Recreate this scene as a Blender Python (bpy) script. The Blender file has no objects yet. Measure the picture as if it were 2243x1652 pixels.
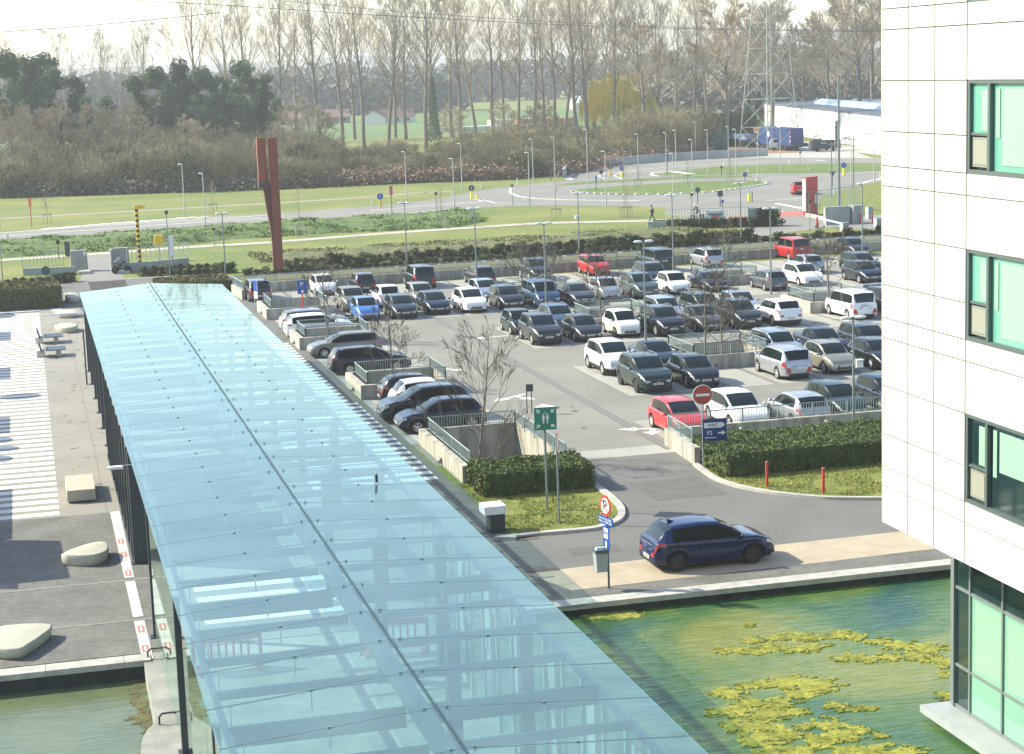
import bpy, bmesh, math, random
from mathutils import Vector, Matrix, noise as mn
sc=bpy.context.scene; C=sc.collection; PI=math.pi; rad=math.radians
# ---------------------------------------------------------------- camera
FX,CX,CY,CH=4100.,1121.5,826.,16.5            # focal length and centre in 2243-px-wide photo pixels, eye height in metres
def _basis():
    a=Vector((35-CX,186-CY,FX)); b=Vector((1035-CX,186-34-CY,FX)); up=a.cross(b).normalized()
    if up.y>0: up=-up
    Y=a.normalized(); return Y.cross(up),Y,up
RX,RY,RZ=_basis()
def wdir(c): c=Vector(c); return Vector((RX.dot(c),RY.dot(c),RZ.dot(c)))
cam=bpy.data.cameras.new('camera'); co=bpy.data.objects.new('camera',cam); C.objects.link(co); sc.camera=co
cam.sensor_width=36; cam.lens=36*FX/2243; cam.clip_end=6000; cam.clip_start=.5
cx,cy,cz=wdir((1,0,0)),wdir((0,-1,0)),wdir((0,0,-1))
co.matrix_world=Matrix(((cx.x,cy.x,cz.x,0),(cx.y,cy.y,cz.y,0),(cx.z,cy.z,cz.z,CH),(0,0,0,1)))
# ---------------------------------------------------------------- light
SUN=Vector((-4.3,2.62,3.57)).normalized()
w=bpy.data.worlds.new('World'); sc.world=w; w.use_nodes=True; nt=w.node_tree
sky=nt.nodes.new('ShaderNodeTexSky'); sky.sky_type='NISHITA'; sky.sun_disc=False
sky.sun_elevation=math.asin(SUN.z); sky.sun_rotation=math.atan2(SUN.x,SUN.y); sky.air_density=1.0; sky.dust_density=.9; sky.ozone_density=.6
nt.links.new(sky.outputs[0],nt.nodes['Background'].inputs[0]); nt.nodes['Background'].inputs[1].default_value=.125
sl=bpy.data.lights.new('sun','SUN'); sl.energy=3.6; sl.angle=rad(.5); sl.color=(1,.955,.77)
so=bpy.data.objects.new('sun',sl); C.objects.link(so); so.rotation_euler=SUN.to_track_quat('Z','Y').to_euler(); so.location=(0,0,60)
sc.view_settings.view_transform='Standard'; sc.view_settings.look='None'; sc.view_settings.exposure=1.30; sc.view_settings.gamma=1
sc.cycles.max_bounces=7; sc.cycles.transparent_max_bounces=16; sc.cycles.volume_bounces=0; sc.cycles.caustics_reflective=False; sc.cycles.caustics_refractive=False
# ---------------------------------------------------------------- photo pixel -> place on the ground
def at(x,y,z=0.):
    d=wdir((x-CX,y-CY,FX)); t=(z-CH)/d.z; return (d.x*t,d.y*t)
def zat(x,y,Y): d=wdir((x-CX,y-CY,FX)); return CH+d.z*Y/d.y     # height seen at a pixel, at depth Y
def proj(X,Y,Z):
    c=Vector((X,Y,Z-CH)); v=Vector((RX.x*c.x+RY.x*c.y+RZ.x*c.z,RX.y*c.x+RY.y*c.y+RZ.y*c.z,RX.z*c.x+RY.z*c.y+RZ.z*c.z))
    return (CX+FX*v.x/v.z,CY+FX*v.y/v.z)
ZK=dict(A=(1600,750,.3567),B=(2300,750,.3656),C=(1950,1100,.5216),D=(800,750,.4012),E=(950,1050,.3935),K=(2650,800,.2119),Q=(0,600,.4458),
 R=(2200,300,.4235),T=(0,1000,.2421),U=(0,1750,.5471),V=(1600,1600,.691),W=(500,1900,.8917),J=(0,950,.5752),M=(1300,400,.4235),L=(2200,400,.2421),
 N=(2650,300,.3329),P=(1850,1400,.4541),Y=(1950,2000,.7369),O=(0,0,1.6063))
def px(k,x,y): a=ZK[k]; return (a[0]+x*a[2])/1.6063,(a[1]+y*a[2])/1.6063
def g(k,x,y,z=0.): return at(*px(k,x,y),z)
def hz(k,x,y,b): return zat(*px(k,x,y),b[1])
# ---------------------------------------------------------------- materials
MT={}
def mat(name,col,rough=.8,metal=0.,var=0.,scale=1.,col2=None,bump=0.,bscale=None,coat=0.,spec=.5,detail=4.,stretch=None,bdist=.05,fine=0.,fscale=30.):
    if name in MT: return MT[name]
    m=bpy.data.materials.new(name); m.use_nodes=True; n=m.node_tree.nodes; l=m.node_tree.links; p=n['Principled BSDF']
    p.inputs['Base Color'].default_value=(*col,1); p.inputs['Roughness'].default_value=rough; p.inputs['Metallic'].default_value=metal
    p.inputs['Specular IOR Level'].default_value=spec
    if coat: p.inputs['Coat Weight'].default_value=coat; p.inputs['Coat Roughness'].default_value=.04
    tc=n.new('ShaderNodeTexCoord'); out=tc.outputs['Object']
    if stretch: mp=n.new('ShaderNodeMapping'); mp.inputs['Scale'].default_value=stretch; l.new(out,mp.inputs[0]); out=mp.outputs[0]
    if var or col2:
        t=n.new('ShaderNodeTexNoise'); t.inputs['Scale'].default_value=scale; t.inputs['Detail'].default_value=detail; t.inputs['Roughness'].default_value=.6; l.new(out,t.inputs['Vector'])
        r=n.new('ShaderNodeValToRGB'); r.color_ramp.elements[0].position=.36; r.color_ramp.elements[1].position=.64
        c2=col2 if col2 else tuple(min(1,c*(1+var)) for c in col); c1=col if col2 else tuple(c*(1-var) for c in col)
        r.color_ramp.elements[0].color=(*c1,1); r.color_ramp.elements[1].color=(*c2,1); l.new(t.outputs[0],r.inputs[0]); last=r.outputs[0]
        if fine:
            t2=n.new('ShaderNodeTexNoise'); t2.inputs['Scale'].default_value=fscale; t2.inputs['Detail'].default_value=3; l.new(out,t2.inputs['Vector'])
            mr=n.new('ShaderNodeMapRange'); mr.inputs[1].default_value=.3; mr.inputs[2].default_value=.7; mr.inputs[3].default_value=1-fine; mr.inputs[4].default_value=1+fine; l.new(t2.outputs[0],mr.inputs[0])
            mx=n.new('ShaderNodeMix'); mx.data_type='RGBA'; mx.blend_type='MULTIPLY'; mx.inputs[0].default_value=1; l.new(last,mx.inputs[6]); l.new(mr.outputs[0],mx.inputs[7]); last=mx.outputs[2]
        l.new(last,p.inputs['Base Color'])
    if bump:
        b=n.new('ShaderNodeBump'); b.inputs['Strength'].default_value=bump; b.inputs['Distance'].default_value=bdist
        t3=n.new('ShaderNodeTexNoise'); t3.inputs['Scale'].default_value=bscale or scale*3; t3.inputs['Detail'].default_value=5; l.new(out,t3.inputs['Vector']); l.new(t3.outputs[0],b.inputs['Height']); l.new(b.outputs[0],p.inputs['Normal'])
    MT[name]=m; return m
concrete=mat('pale_concrete',(.40,.38,.34),.85,var=.14,scale=1.2,fine=.08,bump=.1,bscale=20)
def streak_wall():
    m=mat('stained_concrete_wall',(.46,.42,.35),.85,var=.1,scale=.8); n=m.node_tree.nodes; l=m.node_tree.links; p=n['Principled BSDF']
    tc=n.new('ShaderNodeTexCoord'); mp=n.new('ShaderNodeMapping'); mp.inputs['Scale'].default_value=(3,3,.5); t=n.new('ShaderNodeTexNoise'); t.inputs['Scale'].default_value=.9; t.inputs['Detail'].default_value=6
    r=n.new('ShaderNodeValToRGB'); r.color_ramp.elements[0].position=.38; r.color_ramp.elements[0].color=(.27,.25,.20,1); r.color_ramp.elements[1].position=.60; r.color_ramp.elements[1].color=(.45,.42,.355,1)
    l.new(tc.outputs['Object'],mp.inputs[0]); l.new(mp.outputs[0],t.inputs['Vector']); l.new(t.outputs[0],r.inputs[0]); l.new(r.outputs[0],p.inputs['Base Color']); return m
wallm=streak_wall()
grassm=mat('meadow_grass',(.105,.15,.022),.95,col2=(.20,.205,.045),scale=.09,detail=9,fine=.28,fscale=2.2,bump=.5,bscale=3)
lawn=mat('short_lawn',(.10,.135,.018),.95,col2=(.21,.21,.04),scale=1.1,detail=8,fine=.35,fscale=9,bump=.6,bscale=10)
verge=mat('lush_verge_grass',(.075,.13,.02),.95,col2=(.14,.18,.035),scale=.25,detail=8,fine=.25,fscale=2.5,bump=.5,bscale=3)
bank=mat('rough_green_bank',(.04,.09,.022),.95,col2=(.13,.175,.035),scale=.8,detail=8,fine=.4,fscale=3,bump=.8,bscale=2.5)
brownbank=mat('dry_brown_bank',(.08,.11,.03),.95,col2=(.15,.13,.055),scale=.5,detail=9,fine=.35,fscale=3,bump=.8,bscale=2.5)
olive=mat('clipped_olive_hedge_top',(.10,.10,.03),.95,col2=(.15,.125,.045),scale=1.5,detail=7,fine=.3,fscale=8,bump=.6,bscale=8)
asphalt=mat('worn_asphalt',(.145,.14,.128),.9,var=.10,scale=.35,detail=8,fine=.10,fscale=14,bump=.15,bscale=30)
roadm=mat('pale_road_asphalt',(.215,.205,.18),.9,var=.10,scale=.12,detail=8,fine=.06,fscale=8)
lane=mat('parking_lane_surface',(.215,.208,.175),.85,var=.10,scale=.22,detail=9,fine=.05,fscale=10)
bay=mat('pale_bay_surface',(.34,.33,.285),.85,var=.09,scale=.4,detail=9,fine=.05,fscale=10)
baydark=mat('bay_divider_surface',(.20,.19,.165),.85,var=.1,scale=.6)
plazam=mat('beige_plaza_concrete',(.265,.245,.205),.88,var=.08,scale=.25,detail=9,fine=.05,fscale=12)
cobble=mat('grey_cobbles',(.10,.097,.09),.9,var=.2,scale=.5,detail=8,fine=.35,fscale=8,bump=.5,bscale=9)
def setts():
    m=bpy.data.materials.new('small_setts'); m.use_nodes=True; n=m.node_tree.nodes; l=m.node_tree.links; p=n['Principled BSDF']; p.inputs['Roughness'].default_value=.85
    tc=n.new('ShaderNodeTexCoord'); b=n.new('ShaderNodeTexBrick'); b.inputs['Scale'].default_value=1; b.inputs['Brick Width'].default_value=.2; b.inputs['Row Height'].default_value=.1; b.inputs['Mortar Size'].default_value=.008
    b.inputs['Color1'].default_value=(.125,.12,.105,1); b.inputs['Color2'].default_value=(.18,.172,.152,1); b.inputs['Mortar'].default_value=(.08,.08,.07,1); l.new(tc.outputs['Object'],b.inputs['Vector'])
    t=n.new('ShaderNodeTexNoise'); t.inputs['Scale'].default_value=.6; t.inputs['Detail'].default_value=9; l.new(tc.outputs['Object'],t.inputs['Vector'])
    mr=n.new('ShaderNodeMapRange'); mr.inputs[1].default_value=.3; mr.inputs[2].default_value=.7; mr.inputs[3].default_value=.8; mr.inputs[4].default_value=1.25; l.new(t.outputs[0],mr.inputs[0])
    mx=n.new('ShaderNodeMix'); mx.data_type='RGBA'; mx.blend_type='MULTIPLY'; mx.inputs[0].default_value=1; l.new(b.outputs[0],mx.inputs[6]); l.new(mr.outputs[0],mx.inputs[7]); l.new(mx.outputs[2],p.inputs['Base Color'])
    bp=n.new('ShaderNodeBump'); bp.inputs['Strength'].default_value=.4; bp.inputs['Distance'].default_value=.01; l.new(b.outputs[0],bp.inputs['Height']); l.new(bp.outputs[0],p.inputs['Normal']); MT['small_setts']=m; return m
cobble=setts()
sandstone=mat('beige_pavers',(.40,.33,.235),.88,var=.10,scale=1.,detail=8,fine=.10,fscale=18)
pathm=mat('pale_path',(.42,.38,.32),.9,var=.08,scale=.5)
dirt=mat('bare_soil',(.16,.11,.07),.95,col2=(.24,.17,.11),scale=.6,detail=8,bump=.4,bscale=5)
orangesoil=mat('orange_soil',(.36,.22,.12),.95,col2=(.27,.19,.12),scale=.4,detail=8)
whitepaint=mat('road_white_paint',(.72,.71,.66),.8,var=.08,scale=2)
stripepaint=mat('stripe_white_paint',(.66,.645,.60),.8,var=.06,scale=1.5)
redpaint=mat('red_lane_paint',(.45,.13,.11),.85,var=.08,scale=1)
blackm=mat('black_plastic',(.015,.016,.018),.55)
darksteel=mat('dark_grey_steel',(.05,.065,.07),.45,metal=.3)
galv=mat('galvanised_steel',(.42,.45,.46),.45,metal=.6,var=.1,scale=3)
railm=mat('grey_green_railing_steel',(.30,.37,.36),.5,metal=.3)
lampgrey=mat('grey_lamp_pole',(.20,.24,.24),.5,metal=.3)
lamppale=mat('pale_lamp_pole',(.48,.48,.45),.5,metal=.2)
whitem=mat('white_enamel',(.75,.75,.73),.4)
redm=mat('red_enamel',(.55,.05,.03),.4)
bluem=mat('blue_sign_face',(.01,.07,.38),.4)
greenm=mat('green_sign_face',(.01,.20,.12),.45)
yellowm=mat('yellow_enamel',(.75,.48,.02),.5)
limem=mat('bright_yellow_bollard',(.80,.75,.03),.5)
barkm=mat('grey_brown_bark',(.19,.165,.13),.95,var=.25,scale=2.5)
twigm=mat('haze_paled_twigs',(.35,.29,.205),.95,var=.15,scale=2)  # far twigs lightened in colour to make up for thin haze
bushtwig=mat('brown_bush_twigs',(.25,.215,.12),.95,var=.3,scale=.5)
pineleaf=mat('pine_needles',(.045,.095,.045),.9,col2=(.11,.16,.065),scale=.8)
hedgeleaf=mat('clipped_hedge_leaves',(.035,.065,.012),.9,col2=(.115,.14,.028),scale=5)
darkleaf=mat('dark_shrub_leaves',(.03,.055,.018),.9,col2=(.075,.095,.028),scale=3)
brownleaf=mat('browning_shrub_leaves',(.09,.075,.03),.9,col2=(.14,.10,.05),scale=3)
lottwig=mat('dark_fine_twigs',(.095,.078,.06),.95,var=.2,scale=2)
willowm=mat('yellow_willow_twigs',(.50,.42,.09),.9,var=.15,scale=1)
# ---------------------------------------------------------------- mesh builder
class MB:
    def __init__(s): s.v=[]; s.f=[]; s.m=[]; s.X=None
    def p(s,x,y,z):
        q=(x,y,z)
        if s.X is not None: q=tuple(s.X@Vector(q))
        s.v.append(q); return len(s.v)-1
    def face(s,pts,m=0): s.f.append([s.p(*q) for q in pts]); s.m.append(m)
    def box(s,x0,x1,y0,y1,z0,z1,m=0,taper=0.):
        t=taper; i=[s.p(*q) for q in ((x0,y0,z0),(x1,y0,z0),(x1,y1,z0),(x0,y1,z0),(x0+t,y0+t,z1),(x1-t,y0+t,z1),(x1-t,y1-t,z1),(x0+t,y1-t,z1))]
        for q in ((3,2,1,0),(4,5,6,7),(0,1,5,4),(1,2,6,5),(2,3,7,6),(3,0,4,7)): s.f.append([i[k] for k in q]); s.m.append(m)
    def cbox(s,cx,cy,z0,sx,sy,sz,m=0,taper=0.): s.box(cx-sx/2,cx+sx/2,cy-sy/2,cy+sy/2,z0,z0+sz,m,taper)
    def tube(s,a,b,r0,r1=None,n=6,m=0,cap=True):
        r1=r0 if r1 is None else r1; a=Vector(a); b=Vector(b); d=b-a
        if d.length<1e-6: return
        d.normalize(); u=d.orthogonal().normalized(); w_=d.cross(u)
        A=[s.p(*(a+(u*math.cos(2*PI*k/n)+w_*math.sin(2*PI*k/n))*r0)) for k in range(n)]; B=[s.p(*(b+(u*math.cos(2*PI*k/n)+w_*math.sin(2*PI*k/n))*r1)) for k in range(n)]
        for k in range(n): s.f.append([A[k],A[(k+1)%n],B[(k+1)%n],B[k]]); s.m.append(m)
        if cap: s.f.append(A[::-1]); s.m.append(m); s.f.append(B); s.m.append(m)
    def path(s,pts,r,n=6,m=0):
        for a,b in zip(pts,pts[1:]): s.tube(a,b,r,r,n,m)
    def prism(s,pts,z0,z1,m=0,mtop=None,sides=True):
        A=[s.p(x,y,z0) for x,y in pts]; B=[s.p(x,y,z1) for x,y in pts]; n=len(pts)
        s.f.append(B); s.m.append(m if mtop is None else mtop)
        if sides:
            s.f.append(A[::-1]); s.m.append(m)
            for k in range(n): s.f.append([A[k],A[(k+1)%n],B[(k+1)%n],B[k]]); s.m.append(m)
    def lathe(s,prof,n=12,c=(0,0,0),ax='z',m=0):
        rings=[]
        for r,h in prof:
            R=[]
            for k in range(n):
                a=2*PI*k/n; ca,sa=r*math.cos(a),r*math.sin(a)
                q=(ca,sa,h) if ax=='z' else ((h,ca,sa) if ax=='x' else (ca,h,sa))
                R.append(s.p(c[0]+q[0],c[1]+q[1],c[2]+q[2]))
            rings.append(R)
        for a,b in zip(rings,rings[1:]):
            for k in range(n): s.f.append([a[k],a[(k+1)%n],b[(k+1)%n],b[k]]); s.m.append(m)
        s.f.append(rings[0][::-1]); s.m.append(m); s.f.append(rings[-1]); s.m.append(m)
    def disc(s,c,nrm,r,th=.02,n=24,m=0,sy=1.):
        nrm=Vector(nrm).normalized(); c=Vector(c); s.tube(c-nrm*th/2,c+nrm*th/2,r,r,n,m)
    def ball(s,c,r,n=8,m=0,sx=1,sy=1,sz=1):
        rings=[]
        for i in range(1,n//2+1):
            t=PI*i/(n//2+1); rings.append([s.p(c[0]+sx*r*math.sin(t)*math.cos(2*PI*k/n),c[1]+sy*r*math.sin(t)*math.sin(2*PI*k/n),c[2]+sz*r*math.cos(t)) for k in range(n)])
        T=s.p(c[0],c[1],c[2]+sz*r); B=s.p(c[0],c[1],c[2]-sz*r)
        for k in range(n):
            s.f.append([T,rings[0][k],rings[0][(k+1)%n]]); s.m.append(m); s.f.append([B,rings[-1][(k+1)%n],rings[-1][k]]); s.m.append(m)
            for a,b in zip(rings,rings[1:]): s.f.append([a[k],b[k],b[(k+1)%n],a[(k+1)%n]]); s.m.append(m)
    def mesh(s,name,mats,smooth=False,recalc=False):
        me=bpy.data.meshes.new(name); me.from_pydata(s.v,[],s.f)
        for x in (mats if isinstance(mats,(list,tuple)) else [mats]): me.materials.append(x)
        if any(s.m): me.polygons.foreach_set('material_index',s.m)
        if recalc:
            bm=bmesh.new(); bm.from_mesh(me); bmesh.ops.remove_doubles(bm,verts=bm.verts,dist=1e-5); bmesh.ops.recalc_face_normals(bm,faces=bm.faces); bm.to_mesh(me); bm.free()
        if smooth: me.polygons.foreach_set('use_smooth',[True]*len(me.polygons))
        me.update(); return me
    def build(s,name,mats,parent=None,smooth=False,loc=None,recalc=False):
        o=bpy.data.objects.new(name,s.mesh(name,mats,smooth,recalc)); C.objects.link(o)
        if parent: o.parent=parent
        if loc: o.location=loc
        return o
def tag(o,label=None,cat=None,group=None,kind=None):
    if label: o['label']=label
    if cat: o['category']=cat
    if group: o['group']=group
    if kind: o['kind']=kind
    return o
def thing(name,label,cat,loc=(0,0,0),rz=0.,group=None):
    o=bpy.data.objects.new(name,None); C.objects.link(o); o.location=loc; o.rotation_euler=(0,0,rz); return tag(o,label,cat,group)
KIDS={}
def copy_tree(o,parent=None):
    c=o.copy(); C.objects.link(c)
    if parent is not None: c.parent=parent
    for ch in KID.get(o.name,[]): copy_tree(ch,c)
    return c
KID={}
def index_kids(root):
    for o in bpy.data.objects:
        if o.parent: 
            l=KID.setdefault(o.parent.name,[])
            if o not in l: l.append(o)
def dup(o,loc,rz=0.,s=1.,label=None,group=None):
    c=copy_tree(o); c.location=loc; c.rotation_euler=(0,0,rz); c.scale=(s,s,s) if not isinstance(s,tuple) else s
    if label: c['label']=label
    if group: c['group']=group
    return c
def struct(name,mb,mats,smooth=False,kind='structure'): return tag(mb.build(name,mats,smooth=smooth),kind=kind)
def sheet(name,pts,z,m,kind='structure'):
    b=MB(); b.face([(x,y,z) for x,y in pts]); return struct(name,b,m,kind=kind)
def text(s,size,m,parent,loc,rot,ext=.004,name='lettering',align='CENTER'):
    c=bpy.data.curves.new(name,'FONT'); c.body=s; c.size=size; c.extrude=ext; c.align_x=align; c.align_y='CENTER'; c.materials.append(m)
    tmp=bpy.data.objects.new(name,c); C.objects.link(tmp); bpy.context.view_layer.update(); me=bpy.data.meshes.new_from_object(tmp.evaluated_get(bpy.context.evaluated_depsgraph_get())); bpy.data.objects.remove(tmp)
    o=bpy.data.objects.new(name,me); C.objects.link(o); o.parent=parent; o.location=loc; o.rotation_euler=rot; return o
# ================================================================ GROUND
def cells(x0,x1,y0,y1,holes):
    xs=sorted({x0,x1,*[v for h in holes for v in h[:2] if x0<v<x1]}); ys=sorted({y0,y1,*[v for h in holes for v in h[2:] if y0<v<y1]})
    for a,b in zip(xs,xs[1:]):
        for c,d in zip(ys,ys[1:]):
            if not any(h[0]<(a+b)/2<h[1] and h[2]<(c+d)/2<h[3] for h in holes): yield a,b,c,d
def gsheet(name,x0,x1,y0,y1,z,m,holes=()):
    b=MB()
    for a,c,d,e in cells(x0,x1,y0,y1,holes): b.face([(a,d,z),(c,d,z),(c,e,z),(a,e,z)])
    return struct(name,b,m)
#  pits: outer rectangle of the wall x0,x1,y0,y1, depth of soil, label
PITS=[(15.45,20.2,127.6,132.9,-.5,'tree pit with railing behind the blue parking sign, farthest along the glass canopy'),
 (15.5,20.3,112.3,116.6,-.5,'tree pit between the white estates and the grey-beige estate beside the canopy'),
 (15.9,20.9,93.3,98.0,-1.2,'tree pit with brown soil between the navy estate and the black hatchback beside the canopy'),
 (16.25,20.95,72.0,80.6,-3.0,'deep open pit with the large bare tree beside the hedge at the car park entrance'),
 (34.1,39.3,94.5,99.5,-1.2,'tree pit in the middle of the car park left of the silver people carrier'),
 (33.6,38.4,112.0,116.5,-.5,'tree pit right behind the small cream white car'),
 (32.9,37.8,128.8,132.5,-.5,'tree pit behind the blue van in the middle of the car park'),
 (48.0,52.9,129.8,133.7,-.5,'tree pit to the left of the grey hatchback showing its tail'),
 (49.1,53.8,112.6,117.6,-.5,'tree pit in front of the white car with twin black grilles, beside the white van')]
HOLES=[(a+.25,b-.25,c+.25,d-.25) for a,b,c,d,*_ in PITS]
gsheet('ground',-1500,3000,54.15,4000,0,grassm,HOLES)
# pond basins south of the quay, the walkway runs between them
b=MB(); b.face([(-60,10,-1.6),(80,10,-1.6),(80,54.1,-1.6),(-60,54.1,-1.6)]); struct('pond_bed',b,mat('pond_bed_mud',(.05,.06,.03),.95))
def water(name,x0,x1,y0,y1,kind,zw):
    m=bpy.data.materials.new(name); m.use_nodes=True; n=m.node_tree.nodes; l=m.node_tree.links; p=n['Principled BSDF']
    tc=n.new('ShaderNodeTexCoord'); t=n.new('ShaderNodeTexNoise'); t.inputs['Scale'].default_value=.16 if kind else .25; t.inputs['Detail'].default_value=7; t.inputs['Roughness'].default_value=.6; t.inputs['Distortion'].default_value=.6
    l.new(tc.outputs['Object'],t.inputs['Vector']); r=n.new('ShaderNodeValToRGB'); e=r.color_ramp.elements
    if kind:
        e[0].position=.34; e[0].color=(.030,.085,.062,1); e[1].position=.62; e[1].color=(.20,.215,.045,1); x=e.new(.43); x.color=(.055,.125,.04,1); x=e.new(.52); x.color=(.115,.17,.04,1)
    else: e[0].position=.3; e[0].color=(.10,.125,.07,1); e[1].position=.7; e[1].color=(.14,.165,.08,1)
    l.new(t.outputs[0],r.inputs[0]); l.new(r.outputs[0],p.inputs['Base Color']); p.inputs['Roughness'].default_value=.12; p.inputs['Specular IOR Level'].default_value=.30
    mp=n.new('ShaderNodeMapping'); mp.inputs['Rotation'].default_value=(0,0,rad(-28)); mp.inputs['Scale'].default_value=(.8,3.2,1); l.new(tc.outputs['Object'],mp.inputs[0])
    t2=n.new('ShaderNodeTexNoise'); t2.inputs['Scale'].default_value=1.5; t2.inputs['Detail'].default_value=5; t2.inputs['Distortion'].default_value=.5; l.new(mp.outputs[0],t2.inputs['Vector'])
    bp=n.new('ShaderNodeBump'); bp.inputs['Strength'].default_value=.8 if kind else .3; bp.inputs['Distance'].default_value=.08; l.new(t2.outputs[0],bp.inputs['Height']); l.new(bp.outputs[0],p.inputs['Normal'])
    b=MB(); b.face([(x0,y0,zw),(x1,y0,zw),(x1,y1,zw),(x0,y1,zw)]); return struct(name,b,m)
water('pond_water',11.3,80,10,54.0,1,-.34); water('left_pond_water',-60,2.5,10,53.0,0,-.52)
# quay walls and copings
darkwall=mat('dark_quay_wall',(.035,.04,.035),.9,var=.3,scale=2)  # near-black grey-green tone, mottled at random
def quay(name,label,x0,x1,y1,y0=None):
    t=thing(name,label,'quay wall'); b=MB(); b.box(x0,x1,y1-.30,y1,-1.6,-.12); b.build('wall',darkwall,t); b=MB()
    x=x0
    while x<x1: xe=min(x+2.2,x1); b.box(x+.006,xe-.006,y1-.36,y1+.28,-.12,.05); x=xe
    b.build('coping',mat('pale_coping',(.42,.40,.36),.8,var=.16,scale=2.5),t)
quay('quay_wall','pond edge with a pale coping in front of the blue car',11.3,60,54.2); quay('quay_wall','pond edge with a pale coping at the left below the boulder',-40,2.55,53.3)
# walkway between the ponds under the canopy, with its rounded bulge
pts=[(11.3,53.8),(2.36,53.8),(2.34,52.8),(2.3,47.8),(2.2,47.45),(2.08,47.2),(1.93,46.7),(1.83,46.1),(1.78,45.4),(1.82,44.7),(1.92,44.),(2.1,43.4),(2.35,42.8),(2.6,42.3),(2.6,10),(11.3,10)]
b=MB(); b.prism(pts,-1.2,-.004); struct('walkway',b,mat('walkway_concrete',(.33,.32,.285),.85,col2=(.22,.22,.195),scale=.9,detail=8,fine=.1,fscale=8))
# cobbled forecourt, plaza, stripes
gsheet('cobbled_road',-60,15.95,53.8,72.7,.004,cobble)
gsheet('plaza',-60,3.4,72.7,142.6,.004,plazam)
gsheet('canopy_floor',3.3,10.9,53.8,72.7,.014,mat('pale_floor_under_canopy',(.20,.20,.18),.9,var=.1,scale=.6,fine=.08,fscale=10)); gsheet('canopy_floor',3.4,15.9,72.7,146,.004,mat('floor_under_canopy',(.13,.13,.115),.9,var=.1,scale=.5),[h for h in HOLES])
b=MB()
for y in (62.1,57.25): b.box(-60,15.9,y,y+.18,.004,.012)
struct('gutter_line',b,mat('pale_gutter_stone',(.21,.2,.18),.9,var=.2,scale=3))
b=MB(); y=73.0
while y<141: b.face([(-14,y,.008),(.42,y,.008),(.42,y+.62,.008),(-14,y+.62,.008)]); y+=1.13
b.face([(-14,140.9,.008),(.42,140.9,.008),(.42,142.3,.008),(-14,142.3,.008)])
b.face([(1.3,140.8,.008),(2.1,140.8,.008),(2.1,142.3,.008),(1.3,142.3,.008)])
struct('plaza_stripes',b,stripepaint)
b=MB()
for y in (78.3,84,89.7,95.4,101,106.8,112.4,118,124,130,136): b.face([(.44,y,.0065),(3.38,y+.05,.0065),(3.38,y+.08,.0065),(.44,y+.03,.0065)])
b.face([(2.2,72.8,.0065),(2.23,72.8,.0065),(2.23,140,.0065),(2.2,140,.0065)]); struct('plaza_joints',b,mat('plaza_joint_dark',(.17,.155,.13),.9))
r_=random.Random(15); b=MB()
for k in range(90):
    x,y=r_.uniform(.6,3.2),r_.uniform(73,138); R0=r_.uniform(.03,.16); b.face([(x+R0*math.cos(a*PI/5)*r_.uniform(.7,1.2),y+R0*math.sin(a*PI/5)*r_.uniform(.8,2.2),.0075) for a in range(10)])
for k in range(70):
    x,y=r_.uniform(-6,15),r_.uniform(54.5,72); R0=r_.uniform(.03,.18); b.face([(x+R0*math.cos(a*PI/5)*r_.uniform(.7,1.2),y+R0*math.sin(a*PI/5)*r_.uniform(.8,2.2),.0075) for a in range(10)])
struct('paving_stains',b,mat('paving_stain',(.16,.145,.115),.9))
b=MB(); y=73.4
while y<143.5:
    xr=15.55 if y<93 else (15.25 if y<116 else 14.95)
    b.face([(10.4,y,.010),(xr,y,.010),(xr,y+.58,.010),(10.4,y+.58,.010)]); y+=1.1
struct('walk_stripes',b,stripepaint)
b=MB()
for k in range(4): b.face([(4.4,56.0+k*1.28,.018),(8.9,56.0+k*1.28,.018),(8.9,56.55+k*1.28,.018),(4.4,56.55+k*1.28,.018)])
struct('zebra_crossing',b,whitepaint)
# white band along the plaza edge with small red stickers
b=MB()
for y0,y1 in ((62.5,72.7),(57.65,62.05),(53.1,57.2)):
    y=y0
    while y<y1: ye=min(y+1.1,y1); b.face([(2.31,y+.01,.012),(2.63+.006*max(0,y-62),y+.01,.012),(2.63+.006*max(0,y-62),ye-.01,.012),(2.31,ye-.01,.012)]); y=ye
struct('white_band',b,mat('white_band_slabs',(.55,.53,.49),.8,var=.12,scale=2))
for i,(y,lb) in enumerate(((g('U',780,285)[1],'highest of the red stickers on the white band beside the boulder'),(g('U',800,370)[1],'red sticker on the white band, middle one beside the boulder'),(g('U',822,490)[1],'red sticker on the white band just above the gutter line'),(g('U',908,850)[1],'red sticker on the white band below the lower gutter line'),(g('U',940,975)[1],'lowest red sticker on the white band next to the pond edge'))):
    t=thing('floor_sticker',lb,'sticker',(2.47,y,.014),0,'red floor stickers'); b=MB(); b.box(-.10,.10,-.36,.36,0,.004); b.build('sheet',mat('faded_red_sticker',(.55,.16,.13),.7),t); b=MB(); b.box(-.03,.03,-.22,.22,.004,.006); b.build('lettering_block',whitem,t)
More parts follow.
